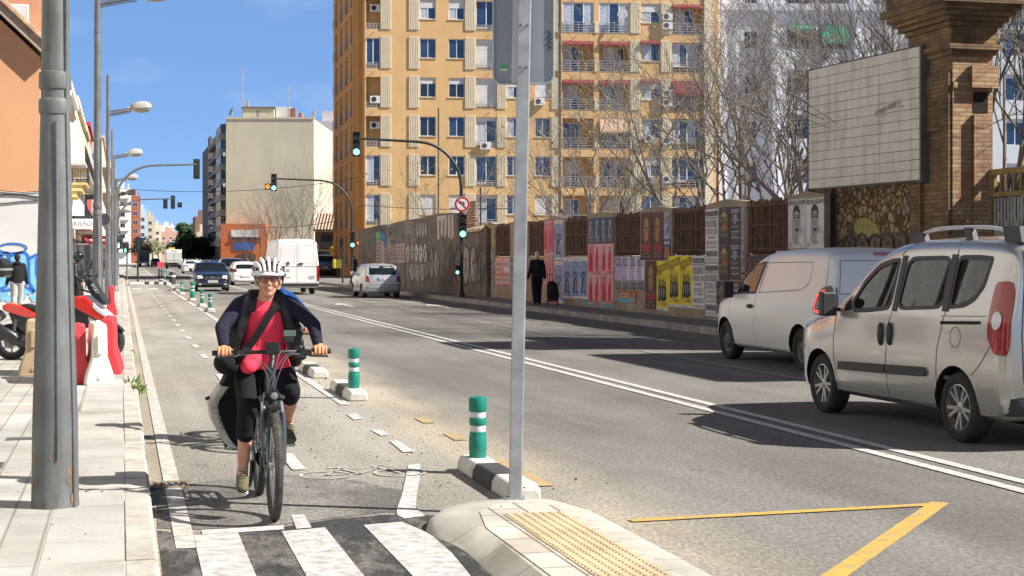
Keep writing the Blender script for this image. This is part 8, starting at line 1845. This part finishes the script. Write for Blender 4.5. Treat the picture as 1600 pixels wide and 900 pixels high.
prof = [(-.085, .84), (-.20, .86), (-.235, .78), (-.315, .66), (-.30, .55), (-.235, .42), (-.165, .335), (-.12, .335), (-.09, .5)]; prof = [(x - .03, z) for x, z in prof]
mb.prism([(x, .93, z) for x, z in prof], (0, .30, 0)); po = mb.build('bag_body', cloth('pannier_black', (.012, .012, .013), bump=.3), pb, smooth=False, bevel=.02)
mb = MB(); face = [(-.27, .775), (-.35, .66), (-.335, .55), (-.27, .42), (-.21, .345)]
for y0, y1 in ((.925, 1.24),):
    a = [V((x - .004, y0, z)) for x, z in face]; mb.prism(a + [V((x + .055, y0, z)) for x, z in face[::-1]], (0, y1 - y0, 0))
mb.build('outer_panel', cloth('pannier_grey', (.52, .50, .46), bump=.2), pb, smooth=False, bevel=.01)
mb = MB(); mb.text('PANNIER', (-.31, .915, .50), (.02, 0, 1), (-1, 0, .05), .04, .24) if False else None
for k in range(7): zz = .48 + .035 * k; mb.box(-.325 + .012 * abs(k - 4), .918, zz, -.300 + .012 * abs(k - 4), .9245, zz + .02)
mb.build('lettering', M('pannier_print', (.33, .32, .30)), pb, smooth=False); mb = MB(); mb.tube([(-.21, .95, .38), (-.24, .93, .36), (-.25, .97, .40)], .012, 6); mb.tube([(-.35, .95, .70), (-.375, .94, .69)], .012, 6); mb.build('buckles', blkp, pb)
# the second rider close behind her
C2 = (1.325, 13.3, 0)
bicycle('dark bicycle right behind the woman, ridden by the person in blue', C2).scale = (.78, .97, .97)
bluej = cloth('blue_jacket', (.010, .055, .22), bump=.4); cyclist('cyclist in a bright blue jacket mostly hidden behind the woman in pink', C2, bluej, bluej, bluej, legg, M('helmet_dark', (.03, .03, .035), rough=.4), hacc, darkhair, False, .012, skin_l, True).scale = (.84, .97, .97)
# ---------------------------------------------------------------- people on foot
def walker(label, loc, rz, top, legs, hair, h=1.70, step=.22, arms=((-.24, .03), (.24, -.05)), helm=None, vox=.016, group=None, bald=False, hood=False, elbow=.0):
    r = empty('person', loc, rz, label, 'person', group); k = h / 1.70; S = lambda x, y, z: V((x * k, y * k, z * k)); mb = MB(); hd_ = S(0, -.01, 1.585)
    head_shapes(mb, hd_); mb.cap(S(0, .01, 1.38), S(0, 0, 1.52), .055, .05); mb.cap(S(0, .01, 1.0), S(0, .01, 1.3), .10, .09)
    ft = {-1: S(-.09, -step, .07), 1: S(.09, step, .09)}; kn = {-1: S(-.09, -step * .55 - .03, .48), 1: S(.09, step * .3 - .06, .48)}; hip = {-1: S(-.09, .01, .90), 1: S(.09, .01, .90)}
    hd2 = {}
    for s, (ax, ay) in zip((-1, 1), arms):
        e = S(s * .23, .03 + ay * .3, 1.10); w = S(ax, ay, .86 + elbow); hd2[s] = (e, w); chain(mb, [S(s * .18, .01, 1.36), e, w], [.05, .04, .03]); mb.ell(w + S(0, -.005, -.05), (.022, .035, .05)); chain(mb, [hip[s], kn[s], ft[s]], [.09, .06, .045])
        for i in range(4): mb.cap(w + S(0, -.03 + .02 * i, -.085), w + S(-s * .01, -.03 + .02 * i, -.13), .009, .008, 8)
        mb.cap(w + S(0, -.03, -.04), w + S(-s * .02, -.05, -.09), .011, .009, 8)
    blob(mb, 'body', skin_l, r, vox, 2); mb = MB(); mb.rings([(S(0, .01, .88), .19 * k, .13 * k), (S(0, .01, 1.05), .185 * k, .13 * k), (S(0, .0, 1.25), .20 * k, .135 * k), (S(0, .01, 1.38), .17 * k, .10 * k), (S(0, .01, 1.45), .08 * k, .07 * k)], 24)
    for s in (-1, 1): e, w = hd2[s]; chain(mb, [S(s * .16, .01, 1.37), e, w + S(0, 0, .01)], [.075, .06, .048])
    if hood: mb.ell(S(0, .08, 1.44), (.11, .07, .06))
    blob(mb, 'jacket', top, r, vox, 4); mb = MB(); mb.ell(S(0, .01, .93), (.17, .125, .12))
    for s in (-1, 1): chain(mb, [hip[s], kn[s], ft[s] + S(0, .01, .03)], [.105, .085, .068])
    blob(mb, 'trousers', legs, r, vox, 4)
    for s in (-1, 1): mb = MB(); mb.cap(ft[s] + S(0, .03, -.035), ft[s] + S(0, -.14, -.04), .042, .034); mb.build('shoe', M('shoe_dark', (.05, .045, .04), rough=.7), r)
    if helm:
        mb = MB(); mb.ell(hd_ + S(0, .01, .01), (.125, .14, .14), None, 24, 16); o = mb.build('helmet', helm, r); mb = MB(); mb.add([hd_ + V((.127 * math.sin(a), -.143 * math.cos(a), z)) for a in [R(-65 + 13 * i) for i in range(11)] for z in (-.03, .06)], [(2 * i, 2 * i + 2, 2 * i + 3, 2 * i + 1) for i in range(10)]); mb.build('visor', cglass, o)
    else: mb = MB(); mb.ell(hd_ + S(0, .022, .03), (.082, .095, .09)); mb.ell(hd_ + S(0, .05, -.02), (.075, .06, .07)); blob(mb, 'hair', hair, r, .012, 3); face_bits(r, hd_, False, hair)
    return r
blackc_ = cloth('black_cloth', (.018, .018, .020)); palep = cloth('pale_grey_trousers', (.42, .41, .40), bump=.5)
lw = A(27, 404, 42); walker('person in a black hoodie and pale grey trousers walking past the blue graffiti', (lw.x, lw.y, .12), R(180 + 10), blackc_, palep, darkhair, 1.66, .14, ((-.27, -.05), (.27, -.08)), hood=True)
mc = A(121.5, 404, 38); walker('motorcyclist in black leathers and helmet standing behind the red scooter', (mc.x, mc.y, .12), R(70), cloth('black_leather', (.012, .012, .013), rough=.45, spec=.5), blackc_, darkhair, 1.68, .06, ((-.24, -.20), (.24, -.22)), helm=M('helmet_black', (.012, .012, .014), rough=.25, coat=.8), elbow=.12)
mw = onx(838, 477, 13.05); mwy = P(838, 477, .15); walker('white haired man in black walking away along the poster fence', (13.0, mwy.y + .3, .15), R(180 - 6), blackc_, cloth('dark_trousers', (.014, .014, .018)), M('white_hair', (.62, .61, .58), rough=.9, var=.2, scale=20), 1.73, .17, ((-.26, -.02), (.30, .10)))
tc_ = empty('shopping_trolley', (13.42, mwy.y - .10, .15), R(-8), 'black wheeled shopping trolley pulled by the white haired man', 'shopping trolley')
mb = MB(); mb.rings([(V((0, 0, .12)), .17, .13), (V((0, .02, .3)), .20, .16), (V((0, .06, .55)), .19, .16), (V((-.02, .10, .72)), .15, .13), (V((-.03, .12, .78)), .06, .06)], 16); blob(mb, 'bag', blackc_, tc_, .015, 4); mb = MB(); mb.tube([(-.12, .16, .1), (-.14, .22, .85), (-.16, .24, .98), (-.0, .24, .98), (.02, .22, .85), (.12, .16, .1)], .011, 8); mb.build('handle', blkp, tc_)
for s in (-1, 1): mb = MB(); mb.lathe([(.075, -.015), (.08, 0), (.075, .015)], 16, (s * .17, .1, .08), (1, 0, 0)); mb.build('wheel', tyre_m, tc_)
mb = MB(); mb.box(-.12, -.135, .10, .12, -.115, .17); mb.build('reflector', M('trolley_red', (.4, .02, .05)), tc_, smooth=False)
df = A(553, 404, 118); walker('dark clad person standing at the shaded doorway left of the graffiti wall', (df.x, df.y, .15), R(160), blackc_, blackc_, darkhair, 1.72, .05, vox=.03)
wk_ = [(-1.2, 96, 'pedestrian in dark clothes far along the left pavement'), (-1.7, 103, 'second distant pedestrian on the left pavement by the shops')]
for x, y, l in wk_: walker(l, (x, y, .12), R(20), blackc_, cloth('blue_jeans', (.03, .04, .08)), darkhair, 1.7, .15, vox=.03)
# ---------------------------------------------------------------- scooters
redp = M('scooter_red', (.62, .022, .012), rough=.22, var=.04, coat=1); blkg = M('scooter_black', (.014, .014, .015), rough=.35, var=.15, coat=.3)
def scooter(label, loc, rz, paint, topcase=False, z_case=.95):
    r = empty('scooter', loc, rz, label, 'scooter'); wb = 1.43
    def ext(name, pts, y0, y1, mat, par=r, bev=.015): mb = MB(); mb.prism([(x, y0, z) for x, z in pts], (0, y1 - y0, 0)); return mb.build(name, mat, par, smooth=False, bevel=bev)
    for x, rad in ((0, .275), (wb, .285)):
        w = empty('wheel', (x, 0, rad)); w.parent = r; w.rotation_euler = (0, 0, R(90)); mb = MB(); mb.lathe([(rad * .66, -.05), (rad * .8, -.062), (rad * .95, -.04), (rad, 0), (rad * .95, .04), (rad * .8, .062), (rad * .66, .05)], 32, (0, 0, 0), (1, 0, 0), cap=False); mb.build('tyre', tyre_m, w, angle=60); mb = MB(); mb.lathe([(rad * .67, -.045), (rad * .58, -.03), (rad * .58, .03), (rad * .67, .045)], 32, (0, 0, 0), (1, 0, 0), cap=False); mb.lathe([(.05, -.05), (.05, .05)], 16, (0, 0, 0), (1, 0, 0))
        for i in range(7): a = 2 * math.pi * i / 7; mb.tube([V((0, .04 * math.cos(a), .04 * math.sin(a))), V((0, rad * .6 * math.cos(a + .2), rad * .6 * math.sin(a + .2)))], .013, 6)
        mb.lathe([(.10, -.058), (.10, -.054)], 20, (0, 0, 0), (1, 0, 0)); mb.build('rim', M('scooter_rim', (.20, .20, .21), rough=.4, metal=.7), w)
    ext('tail_fairing', [(-.10, .83), (.0, .865), (.20, .82), (.42, .70), (.42, .62), (.18, .66), (-.06, .74)], -.14, .14, paint); ext('under_tail', [(-.02, .72), (.18, .65), (.42, .60), (.60, .45), (.55, .32), (.25, .38), (.05, .55)], -.11, .11, blkg)
    ext('seat', [(.16, .835), (.24, .85), (.46, .80), (.60, .765), (.82, .78), (.90, .74), (.86, .68), (.42, .70), (.30, .77)], -.13, .13, M('seat_black', (.018, .018, .02), rough=.7), bev=.03)
    ext('floorboard', [(.50, .60), (.88, .68), (1.0, .60), (1.05, .38), (.95, .22), (.45, .24), (.42, .42)], -.17, .17, blkg); ext('belly', [(.40, .34), (1.0, .30), (.92, .16), (.48, .18)], -.10, .10, M('engine_grey', (.10, .10, .10), rough=.5, metal=.5))
    ext('front_fairing', [(.95, .97), (1.16, .975), (1.32, .80), (1.49, .655), (1.50, .58), (1.34, .60), (1.02, .78), (.95, .82)], -.19, .19, paint, bev=.03); ext('lower_fairing', [(.98, .81), (1.18, .70), (1.34, .60), (1.30, .50), (1.15, .48), (1.02, .56)], -.17, .17, blkg); ext('nose_panel', [(1.20, .66), (1.36, .585), (1.34, .53), (1.22, .58)], -.176, .176, M('fairing_grey', (.5, .5, .5), rough=.3), bev=.005)
    ext('headlight', [(1.28, .87), (1.35, .80), (1.50, .67), (1.47, .64), (1.33, .74), (1.27, .80)], -.196, .196, clearl, bev=.01); ext('windscreen', [(1.12, 1.22), (1.22, 1.24), (1.34, 1.04), (1.47, .83), (1.40, .84), (1.24, .98)], -.16, .16, M('smoked_screen', (.015, .02, .03), rough=.08, spec=.9), bev=.02)
    mb = MB(); mb.text('SPORT', (1.24, -.163, 1.14), (.5, 0, -.86), (.86, 0, .5), .05, .17); mb.build('lettering', WFR, r, smooth=False)
    ext('front_mudguard', [(1.20, .54), (1.36, .61), (1.55, .585), (1.68, .47), (1.70, .42), (1.58, .52), (1.40, .565), (1.22, .50)], -.07, .07, blkg)
    mb = MB(); mb.tube([(1.28, 0, .62), (wb, 0, .285)], .03, 8); mb.tube([(1.28, -.08, .62), (wb, -.08, .285)], .02, 8); mb.tube([(1.28, .08, .62), (wb, .08, .285)], .02, 8); mb.build('fork', blkg, r); mb = MB(); mb.tube([(1.10, -.34, 1.07), (1.14, -.2, 1.06), (1.18, 0, 1.02), (1.14, .2, 1.06), (1.10, .34, 1.07)], .016, 8); mb.build('handlebar', blkg, r)
    for s in (-1, 1): mb = MB(); mb.tube([(1.18, s * .22, 1.08), (1.20, s * .28, 1.24)], .008, 6); mb.ell((1.20, s * .31, 1.28), (.025, .07, .055)); mb.build('mirror', blkg, r)
    mb = MB(); mb.tube([(-.27, -.19, .56), (-.1, -.19, .44), (.08, -.18, .35), (.14, -.17, .31)], [.065, .075, .07, .04], 12, 0, flat=1.3); mb.tube([(.12, -.17, .31), (.35, -.14, .22), (.6, -.1, .22)], .022, 8); mb.build('exhaust', blkg, r); mb = MB(); mb.ell((.30, 0, .30), (.30, .13, .13)); mb.tube([(.05, -.12, .30), (.10, -.12, .62)], .03, 8); mb.tube([(0, -.09, .275), (.4, -.09, .28)], .045, 8); mb.build('engine', M('engine_grey', (.10, .10, .10)), r); ext('number_plate', [(-.24, .50), (-.22, .50), (-.17, .66), (-.19, .66)], -.09, .09, platem, bev=.002); ext('tail_light', [(-.115, .80), (-.07, .83), (-.06, .76), (-.09, .75)], -.10, .10, redl, bev=.005)
    mb = MB(); mb.tube([(.62, .1, .2), (.56, .26, .0)], .012, 6); mb.build('side_stand', blkg, r)
    if topcase:
        ext('top_case', [(-.42, z_case), (-.42, z_case + .26), (-.34, z_case + .34), (-.06, z_case + .34), (.0, z_case + .26), (.0, z_case)], -.22, .22, blkg, bev=.04); ext('case_band', [(-.425, z_case + .12), (-.425, z_case + .16), (.005, z_case + .16), (.005, z_case + .12)], -.225, .225, M('case_silver', (.5, .5, .5), rough=.3, metal=.6), bev=.004); mb = MB(); mb.tube([(-.2, 0, z_case), (-.1, 0, .8)], .03, 8); mb.build('case_rack', blkg, r)
    return r
so_ = W((18 - 800) / 2400 * 23.2, 23.2, .12); scooter('red and black sports scooter parked behind the plastic barriers', tuple(so_), -YAW, redp)
s2 = W((-24 - 800) / 2400 * 27, 27, .12); scooter('dark scooter with a silver banded top case cut off by the left edge', tuple(s2), math.pi - YAW, blkg, True, 1.20)
# ---------------------------------------------------------------- water-filled plastic barriers
def barrier(label, loc, rz, mat, h=.74, L_=1.0, w=.36, group='plastic road barriers on the left pavement', tilt=0):
    r = empty('road_barrier', loc, rz, label, 'barrier', group); r.rotation_euler = (tilt, 0, rz); hw = w / 2
    pr = [(-hw, 0), (-hw, .04), (-hw * .92, .12), (-hw * .52, h * .46), (-hw * .48, h * .92), (-hw * .40, h), (hw * .40, h), (hw * .48, h * .92), (hw * .52, h * .46), (hw * .92, .12), (hw, .04), (hw, 0)]; mb = MB(); n = len(pr); st = [(0, .88), (.03, 1), (.30 * L_, 1), (.34 * L_, .86), (.66 * L_, .86), (.70 * L_, 1), (L_ - .03, 1), (L_, .88)]; vs = [(x * s, y, z if s == 1 else z * .985) for y, s in st for x, z in pr]
    mb.add(vs, [tuple(range(n))] + [tuple(range(len(st) * n - 1, (len(st) - 1) * n - 1, -1))] + [(k * n + j, (k + 1) * n + j, (k + 1) * n + (j + 1) % n, k * n + (j + 1) % n) for k in range(len(st) - 1) for j in range(n)]); mb.build('shell', mat, r, angle=30, bevel=.012)
    mb = MB(); mb.lathe([(.035, 0), (.035, .02), (.03, .028)], 14, (0, L_ * .5, h - .002)); mb.lathe([(.03, 0), (.02, .015)], 12, (0, .002, .09), (0, -1, 0)); mb.build('filler_cap', mat, r)
    mb = MB(); mb.box(-.03, -.03, h * .5, .03, .004, h * .82); mb.build('joint_lug', mat, r, smooth=False, bevel=.01); return r
bw_ = M('barrier_white', (.72, .69, .60), rough=.5, var=.06, scale=3, dirt=((.5, .42, .3), .3, 4)); br_ = M('barrier_red', (.62, .045, .06), rough=.45, var=.1, scale=3); bc_ = M('barrier_cream', (.52, .40, .25), rough=.6, var=.15, scale=3, dirt=((.35, .25, .15), .4, 3))
def bl(p, q): v = P(p, q, .12); return (v.x, v.y, .12)
barrier('white plastic road barrier standing end on in front of the red scooter', bl(156, 602), R(4), bw_); barrier('red plastic road barrier behind the white one, its side just showing', bl(168, 586), R(-2), br_, L_=1.0)
barrier('red plastic road barrier between the grey column and the white barrier', bl(123, 601), R(10), br_, L_=1.2); barrier('dirty cream plastic barrier left of the thick grey column', bl(52, 588), R(-6), bc_, w=.40)
barrier('red plastic barrier standing alone farther along the kerb', bl(174, 493), R(0), br_, h=.78, w=.32)
for i, (x, y) in enumerate(((6.2, 300), (7.4, 301))): barrier(('tiny red and white barrier far down the carriageway on the left', 'tiny red and white barrier far down the carriageway on the right')[i], (x + bend(y), y, 0), R(90), (br_, bw_)[i], 1.0, 1.2, .5, group='barriers far down the road')
